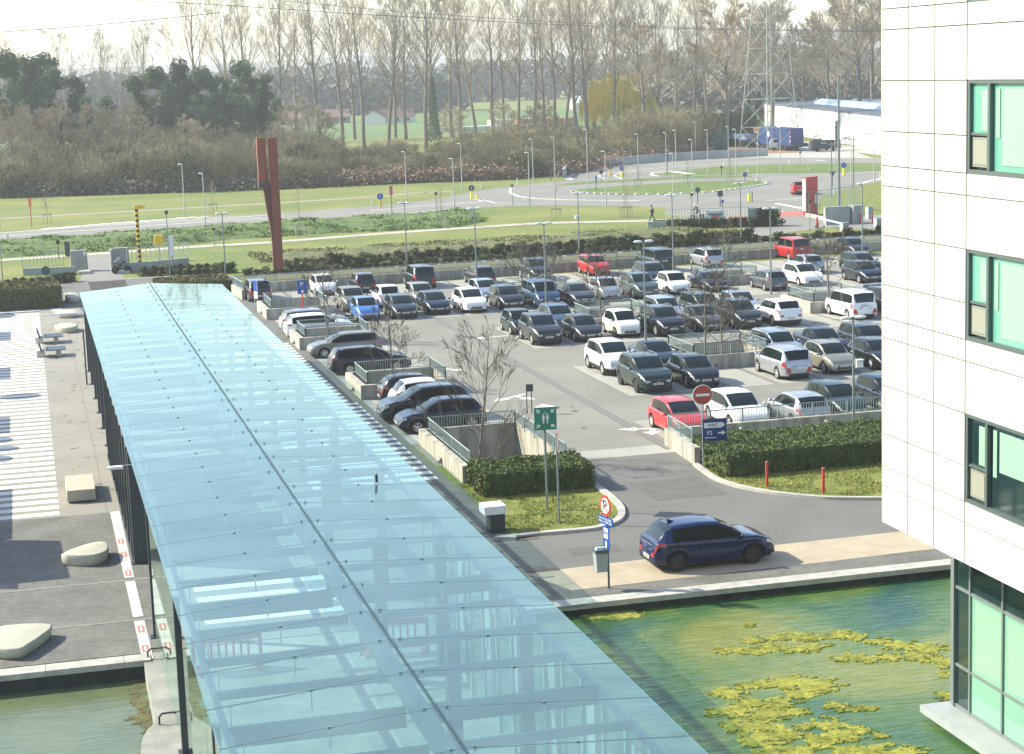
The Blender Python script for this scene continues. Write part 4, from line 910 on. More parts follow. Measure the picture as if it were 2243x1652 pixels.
# ================================================================ TREES AND SHRUBS
def colx(x,Y,yp=200): d=wdir((x-CX,yp-CY,FX)); return d.x/d.y*Y
def grow(rnd,trunk,twig,p,d,L,r,lvl,maxl,up,spread,nseg=4,kids=(3,5),thin=.62,tl=.62,twr=.03,tn=3):
    pts=[p]; seg=L/nseg; dd=d.copy()
    for i in range(nseg):
        dd=(dd+Vector((rnd.gauss(0,.09),rnd.gauss(0,.09),rnd.gauss(0,.05)+up*.09))).normalized(); pts.append(pts[-1]+dd*seg)
    b=trunk if lvl<2 else twig
    for i in range(nseg):
        r0=r*(1-.72*i/nseg); r1=r*(1-.72*(i+1)/nseg); b.tube(pts[i],pts[i+1],max(r0,twr),max(r1,twr*.8),(6 if lvl==0 else 4) if lvl<2 else tn,0,cap=False)
    if lvl>=maxl: return
    n=rnd.randint(*kids)
    for k in range(n):
        u=rnd.uniform(.30 if lvl else .38,1.0); i=min(nseg-1,int(u*nseg)); q=pts[i]+(pts[i+1]-pts[i])*(u*nseg-i)
        a=rnd.uniform(0,2*PI); side=dd.orthogonal().normalized(); side.rotate(Matrix.Rotation(a,3,dd)); nd=(dd*math.cos(spread)+side*math.sin(spread)+Vector((0,0,up*.35))).normalized()
        grow(rnd,trunk,twig,q,nd,L*tl*rnd.uniform(.75,1.15)*(1.15-.45*u),r*thin*(1.1-.5*u),lvl+1,maxl,up,spread*rnd.uniform(.85,1.2),max(2,nseg-1),kids,thin,tl,twr,tn)
def poplar(seed,H=34.,tw=twigm):
    """tall bare poplar: clean lower stem, long ascending limbs, fine twigs"""
    rnd=random.Random(seed); t=thing('poplar_tree','x','tree'); tr=MB(); cr=MB(); z=0; p=Vector((0,0,0)); d=Vector((rnd.gauss(0,.02),rnd.gauss(0,.02),1)); n=9; pts=[p]
    for i in range(n): d=(d+Vector((rnd.gauss(0,.03),rnd.gauss(0,.03),.1))).normalized(); pts.append(pts[-1]+d*(H*.93/n))
    R=.48
    for i in range(n): tr.tube(pts[i],pts[i+1],R*(1-.88*i/n),R*(1-.88*(i+1)/n),7,cap=False)
    nb=rnd.randint(16,21); lo=rnd.uniform(.22,.36)
    for k in range(nb):
        u=lo+(1-lo)*(k+.5)/nb*.97; i=min(n-1,int(u*n)); q=pts[i]+(pts[i+1]-pts[i])*(u*n-i); a=k*2.4+rnd.uniform(-.4,.4); sp=rnd.uniform(.38,.72)*(1.0 if u<.7 else .8); dd=Vector((math.cos(a)*math.sin(sp),math.sin(a)*math.sin(sp),math.cos(sp)))
        L=H*rnd.uniform(.30,.44)*(1.25-.85*u)
        grow(rnd,tr,cr,q,dd,L*1.08,R*.36*(1.15-u*.9),1,4,.60,.44,5,(3,5),.5,.62,.022)
    tr.build('trunk',barkm,t,True); cr.build('crown',tw,t); return t
def spreader(seed,H,kind='tree',m=twigm,twr=.02,bark=barkm,maxl=4,clean=.2,width=.9,kids=(4,6),rad_=.14):
    """broad bare tree with a leader"""
    rnd=random.Random(seed); t=thing('bare_tree','x','tree'); tr=MB(); cr=MB(); n=8; pts=[Vector((0,0,0))]; d=Vector((0,0,1))
    for i in range(n): d=(d+Vector((rnd.gauss(0,.05),rnd.gauss(0,.05),.12))).normalized(); pts.append(pts[-1]+d*(H*.95/n))
    for i in range(n): tr.tube(pts[i],pts[i+1],rad_*(1-.85*i/n),rad_*(1-.85*(i+1)/n),7,cap=False)
    nb=13
    for k in range(nb):
        u=clean+(1-clean)*(k+.3)/nb*.95; i=min(n-1,int(u*n)); q=pts[i]+(pts[i+1]-pts[i])*(u*n-i); a=k*2.4+rnd.uniform(-.3,.3); sp=rnd.uniform(.8,1.25)*width; dd=Vector((math.cos(a)*math.sin(sp),math.sin(a)*math.sin(sp),math.cos(sp)))
        grow(rnd,tr,cr,q,dd,H*rnd.uniform(.34,.46)*(1.2-.85*u),rad_*.42*(1.1-u*.8),1,maxl,.30,.52,5,kids,.52,.66,twr)
    tr.build('trunk',bark,t,True); cr.build('crown',m,t); return t
def clump(b,rnd,c,r,n,size,flat=.8,m=0,nm=1):
    for _ in range(n):
        v=Vector((rnd.gauss(0,1),rnd.gauss(0,1),rnd.gauss(0,1))).normalized()*r*rnd.uniform(.45,1)**.5; v.z*=flat; q=Vector(c)+v
        a=Vector((rnd.gauss(0,1),rnd.gauss(0,1),rnd.gauss(0,.6))).normalized(); u=a.orthogonal().normalized(); s=size*rnd.uniform(.6,1.4)
        b.face([tuple(q+a*s),tuple(q+u*s*.6),tuple(q-a*s),tuple(q-u*s*.6)],rnd.randrange(nm) if nm>1 else m)
def pine(seed,H=20):
    rnd=random.Random(seed); t=thing('pine_tree','x','tree'); tr=MB(); cr=MB(); tr.tube((0,0,0),(rnd.gauss(0,.3),rnd.gauss(0,.3),H*.92),.24,.06,6)
    for k in range(rnd.randint(24,30)):
        u=rnd.uniform(.30,1.0)**.85; z=H*u; a=rnd.uniform(0,2*PI); L=H*rnd.uniform(.04,.20)*(1.28-u); c=Vector((math.cos(a)*L,math.sin(a)*L,z+L*.15)); tr.tube((0,0,z-L*.25),tuple(c),.06,.03,4,cap=False)
        for j in range(rnd.randint(3,5)): clump(cr,rnd,c+Vector((rnd.gauss(0,.8),rnd.gauss(0,.8),rnd.gauss(0,.35))),rnd.uniform(.8,1.4),80,.24,.75)
    for j in range(4): clump(cr,rnd,(rnd.gauss(0,.6),rnd.gauss(0,.6),H*.95),1.2,80,.22,.7)
    tr.build('trunk',barkm,t,True); cr.build('crown',pineleaf,t); return t
def conifer(seed,H=9):
    rnd=random.Random(seed); t=thing('fir_tree','x','tree'); tr=MB(); cr=MB(); tr.tube((0,0,0),(0,0,H),.16,.03,6)
    for k in range(46):
        u=k/46; R=H*.24*(1-u)+.15
        for j in range(5): a=rnd.uniform(0,2*PI); clump(cr,rnd,(math.cos(a)*R*.7,math.sin(a)*R*.7,H*(.06+.94*u)),R*.42+.1,9,.22,.5)
    tr.build('trunk',barkm,t,True); cr.build('crown',pineleaf,t); return t
def bush(seed,H=7,W=3.6,m=bushtwig,n=150,leaf=None):
    """many-stemmed bare shrub, optionally with some leaves"""
    rnd=random.Random(seed); t=thing('bare_shrub','x','shrub'); tr=MB(); cr=MB()
    for k in range(9):
        a=rnd.uniform(0,2*PI); sp=rnd.uniform(.05,.45); d=Vector((math.cos(a)*math.sin(sp),math.sin(a)*math.sin(sp),math.cos(sp))); grow(rnd,tr,cr,Vector((math.cos(a)*.4,math.sin(a)*.4,0)),d,H*.62,.09,1,3,.25,.55,4,(5,7),.5,.55,.030)
    for k in range(n*2):
        v=Vector((rnd.gauss(0,1),rnd.gauss(0,1),rnd.gauss(0,1))).normalized()*rnd.uniform(.3,1)**.5; q=Vector((v.x*W,v.y*W,H*.52+v.z*H*.46)); d=Vector((v.x*.8+rnd.gauss(0,.5),v.y*.8+rnd.gauss(0,.5),.7+rnd.random())).normalized(); L=rnd.uniform(.5,1.3)
        cr.tube(q,q+d*L,.032,.02,3,cap=False); 
        for j in range(2): e=(d+Vector((rnd.gauss(0,.6),rnd.gauss(0,.6),rnd.gauss(0,.3)))).normalized(); q2=q+d*L*rnd.uniform(.3,.9); cr.tube(q2,q2+e*L*.6,.026,.018,3,cap=False)
    ms=[m]
    if leaf:
        ms=[m,leaf]
        for k in range(70): v=Vector((rnd.gauss(0,1),rnd.gauss(0,1),rnd.gauss(0,1))).normalized()*rnd.uniform(.3,1)**.5; clump(cr,rnd,(v.x*W*.9,v.y*W*.9,H*.45+v.z*H*.42),.75,22,.16,.8,1)
    tr.build('stems',barkm,t); cr.build('crown',ms,t); return t
def prep(t): index_kids(t); return t
def place(protos,used,i,loc,rz,s,label,group,cat=None):
    t=protos[i%len(protos)]
    if t.name not in used:
        used.add(t.name); t.location=loc; t.rotation_euler=(0,0,rz); t.scale=s if isinstance(s,tuple) else (s,s,s); c=t
    else: c=dup(t,loc,rz,s)
    c['label']=label
    if group: c['group']=group
    if cat: c['category']=cat
    return c
used=set(); rnd=random.Random(42)
pops=[prep(poplar(s)) for s in (1,2,3,4,5,6)]
# (photo column of the stem, distance, top row in the photo)
POP=[(430,400,-14),(497,470,10),(545,430,18),(610,385,-25),(648,470,12),(700,385,-30),(745,430,0),(772,470,18),(792,400,-12),(846,420,8),(862,470,20),(885,455,5),(928,400,-28),(956,470,20),(985,455,0),(1004,400,-20),(1040,440,15),(1078,410,-8),(1100,470,22),(1132,420,5),(1165,400,-6),(1190,450,10),(1212,440,-5),(1236,470,20),(1262,390,-40),(1283,400,-35),(1300,430,0),(1322,470,12),(1345,385,-25),(1372,470,20),(1402,430,0),(1440,400,-12),(1480,450,10),(1520,430,-3),(1548,470,14)]
for i,(x,Y,tp) in enumerate(POP):
    X=colx(x,Y); H=zat(x,tp,Y); s=H/34.; place(pops,used,i*5+i//6,(X,Y,0),rnd.uniform(0,6.28),(s*rnd.uniform(1.0,1.18),s*rnd.uniform(1.0,1.18),s),'tall bare poplar in the long row behind the brown thicket','tall bare poplars behind the thicket')
for i,(x,Y,tp) in enumerate([(10,520,92),(130,560,88),(222,540,84),(312,540,76),(262,640,110)]):
    X=colx(x,Y); s=zat(x,tp,Y)/34.; place(pops,used,i+2,(X,Y,0),rnd.uniform(0,6.28),(s*1.05,s*1.05,s),'thin pale bare tree standing behind the dark pines on the left','pale bare trees behind the pines')
oaks=[prep(spreader(s,22,twr=.032,clean=.26,width=.78,kids=(5,7),rad_=.42)) for s in (11,12,13)]
OAK=[(1412,350,60,'broad bare tree left of the lattice pylon'),(1590,345,22,'broad bare tree with a thick lit trunk just left of the lattice pylon'),(1690,380,8,'bare tree standing behind the lattice pylon'),(1815,390,35,'slender forked bare tree above the roof of the white hall'),(1888,370,-25,'large dark bare tree above the white hall next to the office block'),(1912,400,-60,'tall bare tree cut by the edge of the office block'),(1760,420,70,'small bare tree behind the hall between pylon and forked tree'),(1640,420,30,'bare tree seen through the left legs of the pylon'),(1850,430,80,'small bare tree right of the forked tree behind the hall')]
for i,(x,Y,tp,lb) in enumerate(OAK):
    X=colx(x,Y); s=zat(x,tp,Y)/22.; place(oaks,used,i,(X,Y,0),rnd.uniform(0,6.28),s,lb,None)
for i,(x,Y,tp) in enumerate([(20,315,240),(58,320,250),(112,318,235),(205,318,240),(262,320,232),(410,322,262),(640,330,228),(700,345,240),(990,345,238),(1105,350,232),(1190,350,226)]):
    X=colx(x,Y); s=zat(x,tp,Y)/22.; place(oaks,used,i,(X,Y,0),rnd.uniform(0,6.28),(s*1.15,s*1.15,s),'bare spreading tree rising out of the brown thicket','bare trees rising out of the thicket')
pines=[prep(pine(s)) for s in (21,22,23,24)]
PINE=[(18,330,116),(45,345,122),(70,335,132),(98,350,124),(122,340,150),(163,345,168),(185,335,215),(300,350,172),(335,345,150),(362,360,160),(395,350,135),(425,360,172),(448,345,150),(472,355,165),(500,350,182),(530,345,138),(552,360,172),(578,350,162),(600,345,215)]
for i,(x,Y,tp) in enumerate(PINE):
    X=colx(x,Y); s=zat(x,tp,Y)/20.5; place(pines,used,i,(X,Y,0),rnd.uniform(0,6.28),(s*.82,s*.82,s),'dark blue-green pine in the clump rising from the thicket on the left','dark pines on the left')
X=colx(226,330); place(pines,used,2,(X,330,0),1.,(zat(226,212,330)/20.5*1.0,)*2+(zat(226,212,330)/20.5,),'lone small dark pine between the two clumps of pines',None)
firs=[prep(conifer(31)),prep(conifer(32))]
for i,(x,Y,tp,H,lb) in enumerate([(948,430,168,0,'ivy-clad dark column of a tree among the poplars'),(1747,480,192,0,'small dark fir behind the left end of the white hall'),(1812,480,186,0,'dark fir above the roof of the white hall'),(1640,400,212,0,'dark fir behind the blue lorry, left of the hall'),(1662,440,200,0,'dark fir at the left corner of the white hall'),(1700,490,208,0,'low dark fir hidden behind the hall roof'),(1352,400,240,0,'dark evergreen below the yellow willow'),(1380,400,248,0,'small dark evergreen right of the willow trunk')]):
    X=colx(x,Y); s=zat(x,tp,Y)/9.; place(firs,used,i,(X,Y,0),rnd.uniform(0,6),(s*.8,s*.8,s) if i else (s*.45,s*.45,s),lb,None)
# thicket of brown shrubs behind the meadow
bushes=[prep(bush(s,7,3.4)) for s in (41,42,43)]+[prep(bush(44,7,3.6,leaf=darkleaf)),prep(bush(45,7,3.5,leaf=mat('mossy_leaves',(.10,.12,.04),.95,var=.3,scale=1)))]
bfront=lin([(a[0]/a[1]*280,a[1]) for a in gO([(0,435),(300,425),(620,415),(900,402),(1100,395),(1235,383),(1400,352),(1560,335)])])
def bushat(x,dy,top,kind,s=None):
    X0=colx(x,280); Y=bfront(X0)+dy; X=colx(x,Y); H=zat(x,top,Y); 
    sc_=H/7.*rnd.uniform(.92,1.05); return (X,Y,sc_)
nb=0
tops=lin([(0,330),(60,300),(150,325),(230,292),(330,285),(450,290),(560,292),(700,300),(760,330),(860,318),(930,330),(1010,302),(1100,288),(1200,285),(1300,280),(1400,262),(1560,270)])
for row,(dy,dt) in enumerate(((6,38),(22,16),(45,0),(75,-6),(105,-14))):
    x=-30+row*7
    while x<1570:
        if not (1500<x and dy<20):
            X,Y,s=bushat(x,dy+rnd.uniform(-5,5),tops(x)+dt+rnd.uniform(-10,14),0); k=rnd.choice([0,1,2,0,1,4,4,3]) if x>340 else rnd.choice([3,3,4,0,3]); s=min(s,2.0)
            place(bushes,used,k,(X,Y,0),rnd.uniform(0,6.28),(s*1.05,s*1.05,s),('dense bare brown shrub in the thicket along the far edge of the meadow' if k<3 else 'greenish shrub in the thicket along the far edge of the meadow'),('brown shrubs of the thicket' if k<3 else 'greenish shrubs of the thicket')); nb+=1
        x+=rnd.uniform(19,27)
for i in range(30):  # scrub round the pylon and behind the barrier
    x=1380+rnd.uniform(0,165); Y=rnd.uniform(320,355); X=colx(x,Y); s=rnd.uniform(.7,1.25)
    place(bushes,used,rnd.choice([0,1,2]),(X,Y,0),rnd.uniform(0,6.28),s,'brown shrub behind the grey road barrier near the pylon','brown shrubs behind the road barrier')
# reddish bramble bed, heaps and dry grass in front of the thicket
def massobj(name,label,cat,spots,m,n,size,seed=1,kind='stuff'):
    r=random.Random(seed); b=MB()
    for x,y,rx,h in spots: 
        for _ in range(n): b_=(x+r.gauss(0,rx*.5),y+r.gauss(0,rx*.4),abs(r.gauss(0,.5))*h); clump(b,r,b_,.5,3,size)
    o=b.build(name,m); return tag(o,label,cat,None,kind)
br=[]
for k in range(70):
    x=640+k*13; X0=colx(min(x,1480),280); Y=bfront(X0)+2.0; br.append((colx(x,Y),Y,2.2,1.7))
massobj('bramble_bed','reddish-brown bramble bed along the back of the meadow','bramble',br,mat('reddish_brambles',(.17,.105,.07),.95,col2=(.24,.16,.11),scale=.3),100,.24)
br=[]
for k in range(44):
    x=-10+k*15.5; X0=colx(x,280); Y=bfront(X0)+1.8; br.append((colx(x,Y),Y,2.6,1.9 if 190<x<420 else 1.5))
massobj('dry_undergrowth','grey-brown undergrowth along the left back edge of the meadow','undergrowth',br,mat('grey_brown_undergrowth',(.07,.075,.045),.95,col2=(.15,.13,.085),scale=.15),110,.24,2)
def scrub(name,label,cat,x0,x1,ya,yb,n,m,size,h,seed):
    r=random.Random(seed); b=MB()
    for _ in range(n):
        x=r.uniform(x0,x1); u=r.random(); y=ya(x)+(yb(x)-ya(x))*u; d=mn.noise(Vector((x*.25,y*.25,seed)))
        if d<-.12: continue
        clump(b,r,(x,y,h*(.5+d)*math.sin(PI*u)+.05),.35,4,size)
    return tag(b.build(name,m),label,cat,None,'stuff')
scrub('bank_weeds','lush green weeds covering the bank between the road and the cycle path','weeds',-12,49,bn,bf,9000,mat('weed_leaves',(.07,.135,.028),.95,col2=(.15,.21,.04),scale=.6),.15,.8,5)
scrub('bank_scrub','brown and green scrub on the slope between the shrub rows and the cycle path','scrub',20,64,lambda x:163.5+.05*(x-15),lambda x:176+.04*(x-15),7000,mat('scrub_leaves',(.12,.14,.04),.95,col2=(.20,.19,.07),scale=.35),.13,.45,6)
# yellow willow
t=spreader(51,15,m=willowm,twr=.04,clean=.2,width=1.0,kids=(5,7),rad_=.3); r=random.Random(5); b=MB()
for k in range(1500): 
    a=r.uniform(0,6.28); R=r.random()**.5*7.5; z=15-R*R*.09-r.uniform(0,4); b.tube((math.cos(a)*R,math.sin(a)*R,z),(math.cos(a)*(R+.4),math.sin(a)*(R+.4),max(1.5,z-r.uniform(2,5))),.045,.03,3,cap=False)
b.build('hanging_twigs',willowm,t); t.location=(colx(1365,405),405,0); t['label']='bright yellow weeping willow left of the pylon'; t.name='willow_tree'
dup(prep(t),(colx(1330,425),425,0),2.,.9,'smaller yellow willow partly hidden by poplar stems')
# woods and hills on the horizon
def wood(name,label,x0,x1,Y,hpx,seed,m,dens=1.6,size=2.2):
    r=random.Random(seed); b=MB(); X0,X1=colx(x0,Y),colx(x1,Y); n=int((X1-X0)/dens)
    for i in range(n):
        X=X0+(X1-X0)*i/n; xp=x0+(x1-x0)*i/n; H=zat(xp,hpx(xp),Y)*(1+.12*mn.noise(Vector((X*.02,0,seed)))+r.gauss(0,.05)); y=Y+r.uniform(-18,18)
        for j in range(9): clump(b,r,(X+r.gauss(0,2.5),y,H*(.12+.82*j/8)),3.2,8,size*r.uniform(.5,1.1),.8)
    return tag(b.build(name,m),label,'wood',None,'stuff')
woodm=mat('distant_wood',(.10,.11,.085),.95,col2=(.15,.145,.115),scale=.02,detail=8)  # distance haze partly put into this lighter colour
wood('distant_wood','wooded ridge on the horizon behind the fields',-20,1950,950,lin([(0,178),(200,165),(300,172),(600,150),(900,150),(1300,128),(1500,112),(1700,112),(1934,112)]),1,woodm)
wood('distant_wood','dark wood behind the far meadow on the left',-20,1000,760,lin([(0,190),(180,172),(240,168),(430,175),(700,168),(1000,172)]),2,woodm)
wood('distant_wood','dark mass of bare wood behind the white hall',1380,1950,560,lin([(1380,200),(1500,168),(1700,160),(1934,155)]),3,mat('brown_wood',(.12,.105,.075),.95,col2=(.16,.14,.10),scale=.05),1.2,1.5)
b=MB(); r=random.Random(3)
n=60; A=[(-900+k*70,2600+300*math.sin(k*.3)) for k in range(n)]
for k in range(n-1):
    h=lambda i:38+18*mn.noise(Vector((i*.17,0,3)))+(16 if i>30 else 0)
    (x0,y0),(x1,y1)=A[k],A[k+1]; b.face([(x0,y0,0),(x1,y1,0),(x1,y1+500,h(k+1)),(x0,y0+500,h(k))]); b.face([(x0,y0+500,h(k)),(x1,y1+500,h(k+1)),(x1,y1+1100,0),(x0,y0+1100,0)])
struct('hills',b,woodm,True)
# far meadow, brighter
sheet('far_meadow',[(-100,480),(260,480),(420,720),(-100,720)],.02,mat('far_meadow_grass',(.10,.17,.045),.95,var=.15,scale=.02))
hedgebox_r=random.Random(77)
def hedge(name,label,x0,x1,y0,y1,h,cat='hedge',m=hedgeleaf,dens=260,size=.055,topm=None,ang=0.):
    t=thing(name,label,cat,(x0,y0,0),ang); X,Y=x1-x0,y1-y0; r=random.Random(int(x0*10+y0)); b=MB(); ins=.06
    b.box(ins,X-ins,ins,Y-ins,.0,h-ins,0); b.build('core',darkleaf,t); b=MB()
    def leaf(q,nrm):
        q=Vector(q); w1=mn.noise(q*1.6+Vector((x0,y0,0))); 
        if w1<-.42 and r.random()<.6: return
        q=q+nrm*(r.uniform(-.05,.07)+.13*w1*(1 if h<1.4 else 1.5)); a=(Vector((r.gauss(0,1),r.gauss(0,1),r.gauss(0,1)))+nrm*.6).normalized(); u=a.orthogonal().normalized(); s=size*r.uniform(.6,1.5); b.face([tuple(q+a*s),tuple(q+u*s*.65),tuple(q-a*s),tuple(q-u*s*.65)])
    for (A,fn,nr) in ((X*Y,lambda:(r.uniform(0,X),r.uniform(0,Y),h),Vector((0,0,1))),(X*h,lambda:(r.uniform(0,X),0,r.uniform(0,h)),Vector((0,-1,0))),(Y*h,lambda:(0,r.uniform(0,Y),r.uniform(0,h)),Vector((-1,0,0))),(Y*h,lambda:(X,r.uniform(0,Y),r.uniform(0,h)),Vector((1,0,0)))):
        for _ in range(int(A*dens)):
            leaf(fn(),nr)
    b.build('foliage',m,t); return t
hedge('hedge','clipped box hedge at the end of the deep pit, beside the green assembly sign',16.45,20.9,69.2,71.9,.98)
hedge('hedge','long clipped hedge below the near parking wall, right of the entrance',26.35,44,68.9,73.0,1.02,dens=200)
hedge('hedge','clipped hedge at the far left of the plaza',-12,2.0,143.0,147.5,1.6,dens=70,size=.10,m=olive)
hedge('hedge','low brown-green clipped hedge at the far end of the canopy',9.4,15.0,146.2,150.2,1.0,dens=70,size=.10,m=olive)
# rows of small clipped shrubs behind the far wall
smalls=[]
for s in (61,62,63):
    r=random.Random(s); t=thing('small_shrub','x','shrub'); b=MB()
    for k in range(64): a=r.uniform(0,6.28); R=r.random()*.75; z=r.uniform(.1,1.5); clump(b,r,(math.cos(a)*R*(1.15-z*.45),math.sin(a)*R*(1.15-z*.45),z),.28,11,.11)
    o=b.build('foliage',darkleaf if s<63 else brownleaf,t); smalls.append(prep(t))
srd=lin(SRD)
r=random.Random(8)
for row in range(2):
    x=-11. if row==0 else 21.5
    while x<(90 if row==0 else 66):
        gap=(3.9<x<9.0) or (65.5<x<70 and row==1)
        base=(158.0 if x<10 else 155.0+.05*(x-15)) if row==0 else 160.4+.05*(x-15)
        if row==0 and x<17: base=srd(x)+1.1
        elif row==0: base=max(153.8+.075*(x-15),0)
        if not gap:
            h=r.uniform(.7,.95)*(.70 if row else .60); k=r.choice([0,1,0,1,2]) if (row==1 and 30<x<62) or (9<x<15) else r.choice([0,1])
            place(smalls,used,k,(x,base+r.uniform(-.3,.3),0),r.uniform(0,6),(h*1.45,h*1.6,h*r.uniform(.9,1.25)),'small dark shrub in the planted rows between the far parking wall and the cycle path' if k<2 else 'small browning shrub in the planted rows between the far parking wall and the cycle path','small dark shrubs in rows' if k<2 else 'small browning shrubs in rows')
        x+=r.uniform(.6,.8)*(1.05 if row else 1.0)
# white cylinder guards at the foot of the shrubs
r=random.Random(18)
cupm=thing('tree_guard','small white plastic guard at the foot of the shrub rows','plant guard',(0,0,0),0,'white plant guards'); b=MB(); b.lathe([(.10,0),(.16,.42),(.14,.42)],8); b.build('sleeve',whitem,cupm); prep(cupm); first=True
for k in range(34):
    x=16+k*1.9+r.uniform(-.6,.6); y=152.6+.06*(x-15)+r.uniform(-.2,.2)
    if k%7==3: continue
    if first: cupm.location=(x,y,0); first=False
    else: dup(cupm,(x,y,0))
# bare trees in the pits
TR=[(17.7,75.8,-2.9,(1040,705),71,.88,'large bare tree rising from the deep open pit'),(17.9,95.6,-1.1,(872,676),72,1.,'bare tree in the pit between the navy estate and the black hatchback'),(17.6,114.4,-.4,(742,560),73,.8,'small bare tree in the pit beside the white estate'),
 (36.0,97.2,-1.1,(1578,595),74,1.,'bare tree with two stems in the middle pit, left one'),(37.2,97.6,-1.1,(1605,600),75,.9,'slim bare tree with two stems in the middle pit, right one'),
 (35.4,114.2,-.4,(1345,545),76,1.05,'bare tree in the pit right behind the cream white car'),(34.4,130.6,-.4,(1150,530),77,.9,'bare tree in the pit behind the blue van, left one'),(36.3,131.0,-.4,(1180,520),78,.9,'bare tree in the pit behind the blue van, right one'),
 (50.5,131.9,-.4,(1588,495),79,1.,'bare tree in the pit beside the grey hatchback tail'),(51.6,115.2,-.4,(1835,498),80,1.1,'bare tree in the pit beside the white car with twin grilles')]
for (X,Y,z0,(tx,ty),sd,wd,lb) in TR:
    H=zat(tx,ty,Y)-z0; t=spreader(sd,H,twr=.011,maxl=4,clean=.28,width=.95,kids=(3,4),rad_=.08+.005*H,m=lottwig); t.location=(X,Y,z0); t['label']=lb; t.scale=(wd*.82,wd*.82,1)
def tufts(name,label,poly,n,m,seed):
    r=random.Random(seed); b=MB(); xs=[p[0] for p in poly]; ys=[p[1] for p in poly]
    def inside(x,y):
        c=False
        for (xa,ya),(xb,yb) in zip(poly,poly[1:]+poly[:1]):
            if (ya>y)!=(yb>y) and x<(xb-xa)*(y-ya)/(yb-ya)+xa: c=not c
        return c
    k=0
    while k<n:
        x,y=r.uniform(min(xs),max(xs)),r.uniform(min(ys),max(ys)); k+=1
        if not inside(x,y) or mn.noise(Vector((x*.8,y*.8,seed)))<-.15: continue
        for j in range(3): a=r.uniform(0,6.28); l=r.uniform(.03,.09); b.face([(x,y,.03),(x+.035*math.cos(a),y+.035*math.sin(a),.03),(x+l*.6*math.cos(a+1),y+l*.6*math.sin(a+1),.03+l)])
    return tag(b.build(name,m),label,'grass',None,'stuff')
tuftm=mat('grass_tufts',(.15,.19,.03),.95,col2=(.34,.32,.08),scale=1.5)
tufts('lawn_grass','short grass tufts of the left lawn by the assembly sign',[(16.0,71.9)]+ki+[(20.9,71.9)],5000,tuftm,1); tufts('lawn_grass','short grass tufts of the right lawn below the long hedge',kr[:-1]+[(40,72),(27,70)],14000,tuftm,2)
# young staked trees on the verge
def staked(x,y,h,label):
    t=thing('young_tree',label,'tree',(x,y,.0)); b=MB(); r=random.Random(int(x*7)); b.tube((0,0,0),(0,0,h),.035,.012,5)
    b.build('trunk',barkm,t); b=MB()
    for k in range(36): z=h*r.uniform(.4,1); a=r.uniform(0,6.28); L=(h-z)*.45+.3; b.tube((0,0,z),(math.cos(a)*L*.6,math.sin(a)*L*.6,z+L),.012,.006,3,cap=False)
    b.build('crown',twigm,t); b=MB()
    for sx in (-.45,.45):
        for sy in (-.3,.3): b.tube((sx,sy,0),(sx,sy,1.25),.045,n=5)
    b.box(-.55,.55,-.36,-.28,1.1,1.22); b.box(-.55,.55,.28,.36,1.1,1.22); b.build('stake_frame',mat('pale_stakes',(.42,.37,.27),.85),t)
for k,x,y,h,lb in [('Q',375,425,3.5,'young staked tree by the orange marker post at the far left'),('Q',1685,340,4,'young staked tree by the sandy track left of the rusty sculpture'),('D',640,205,5,'young staked tree just right of the rusty sculpture'),('D',1880,120,4,'young staked tree on the cycle path verge beside a green pole'),('M',1550,880,6,'young staked tree on the green bank in the centre'),('M',2118,865,6.5,'young staked tree on the green bank left of the walking person'),('L',185,1085,3,'young staked tree on the roundabout, leftmost'),('L',905,1020,3.5,'young staked tree on the roundabout beside a lamp'),('L',1525,990,3.5,'young staked tree on the roundabout, rightmost'),('L',30,1510,3,'young staked tree left of the walking person')]:
    p=g(k,x,y); staked(p[0],p[1],h,lb)
# ================================================================ LAMPS, SIGNS, STREET FURNITURE
def lamp(x,y,h,heads,label,m=lampgrey,name='street_lamp',group=None,rz=0.,r=.07,box=False):
    t=thing(name,label,'street lamp',(x,y,0),rz,group); b=MB(); b.tube((0,0,0),(0,0,h),r,r*.6,8); b.tube((0,0,0),(0,0,.9),r*1.25,r*1.25,8); b.build('pole',m,t)
    for sd in ((1,-1) if heads==2 else (-1,)):
        b=MB(); b.tube((0,0,h-.08),(sd*.25,0,h),.03,n=5); b.build('arm',m,t)
        b=MB(); cx_=sd*.34 if heads==2 else -.22; b.ball((cx_,0,h+.03),.25,12,sx=1.1,sy=.6,sz=.32); b.build('lamp_head',mat('pale_lamp_head',(.68,.70,.70),.35),t,True)
    if box: b=MB(); b.box(-.32,-.05,-.12,.12,h*.58,h*.58+.28); b.build('camera_box',whitem,t)
    return t
G2='double-headed lamps of the car park'; G1='single-headed lamps along the road'
for k,bx,by,tx,ty,lb in [('O',1197,690,1190,490,'double-headed lamp in the middle row beside the dark grey SUV'),('O',1415,770,1408,530,'double-headed lamp behind the navy saloon and the white SUV'),('O',1870,965,1868,697,'nearest double-headed lamp rising from the long clipped hedge'),('O',1689,645,1690,457,'double-headed lamp beside the grey hatchback showing its tail'),
 ('O',1045,632,1040,457,'double-headed lamp among the white cars in the third row'),('O',891.5,578,890,445,'double-headed lamp on the bank in front of the cycle path left of centre'),('O',1269,554,1267,424,'double-headed lamp with a white box halfway up, behind the red small SUV'),('O',1475,601,1476,428,'double-headed lamp in front of the bridge railing'),('O',1623,529.5,1619,402,'double-headed lamp by the bridge banner'),('O',494,600,488,468,'double-headed lamp left of the rusty sculpture')]:
    p=g(k,bx,by); h=zat(tx*1.,ty,p[1]); lamp(p[0],p[1],h,2,lb,group=G2,box='white box' in lb)
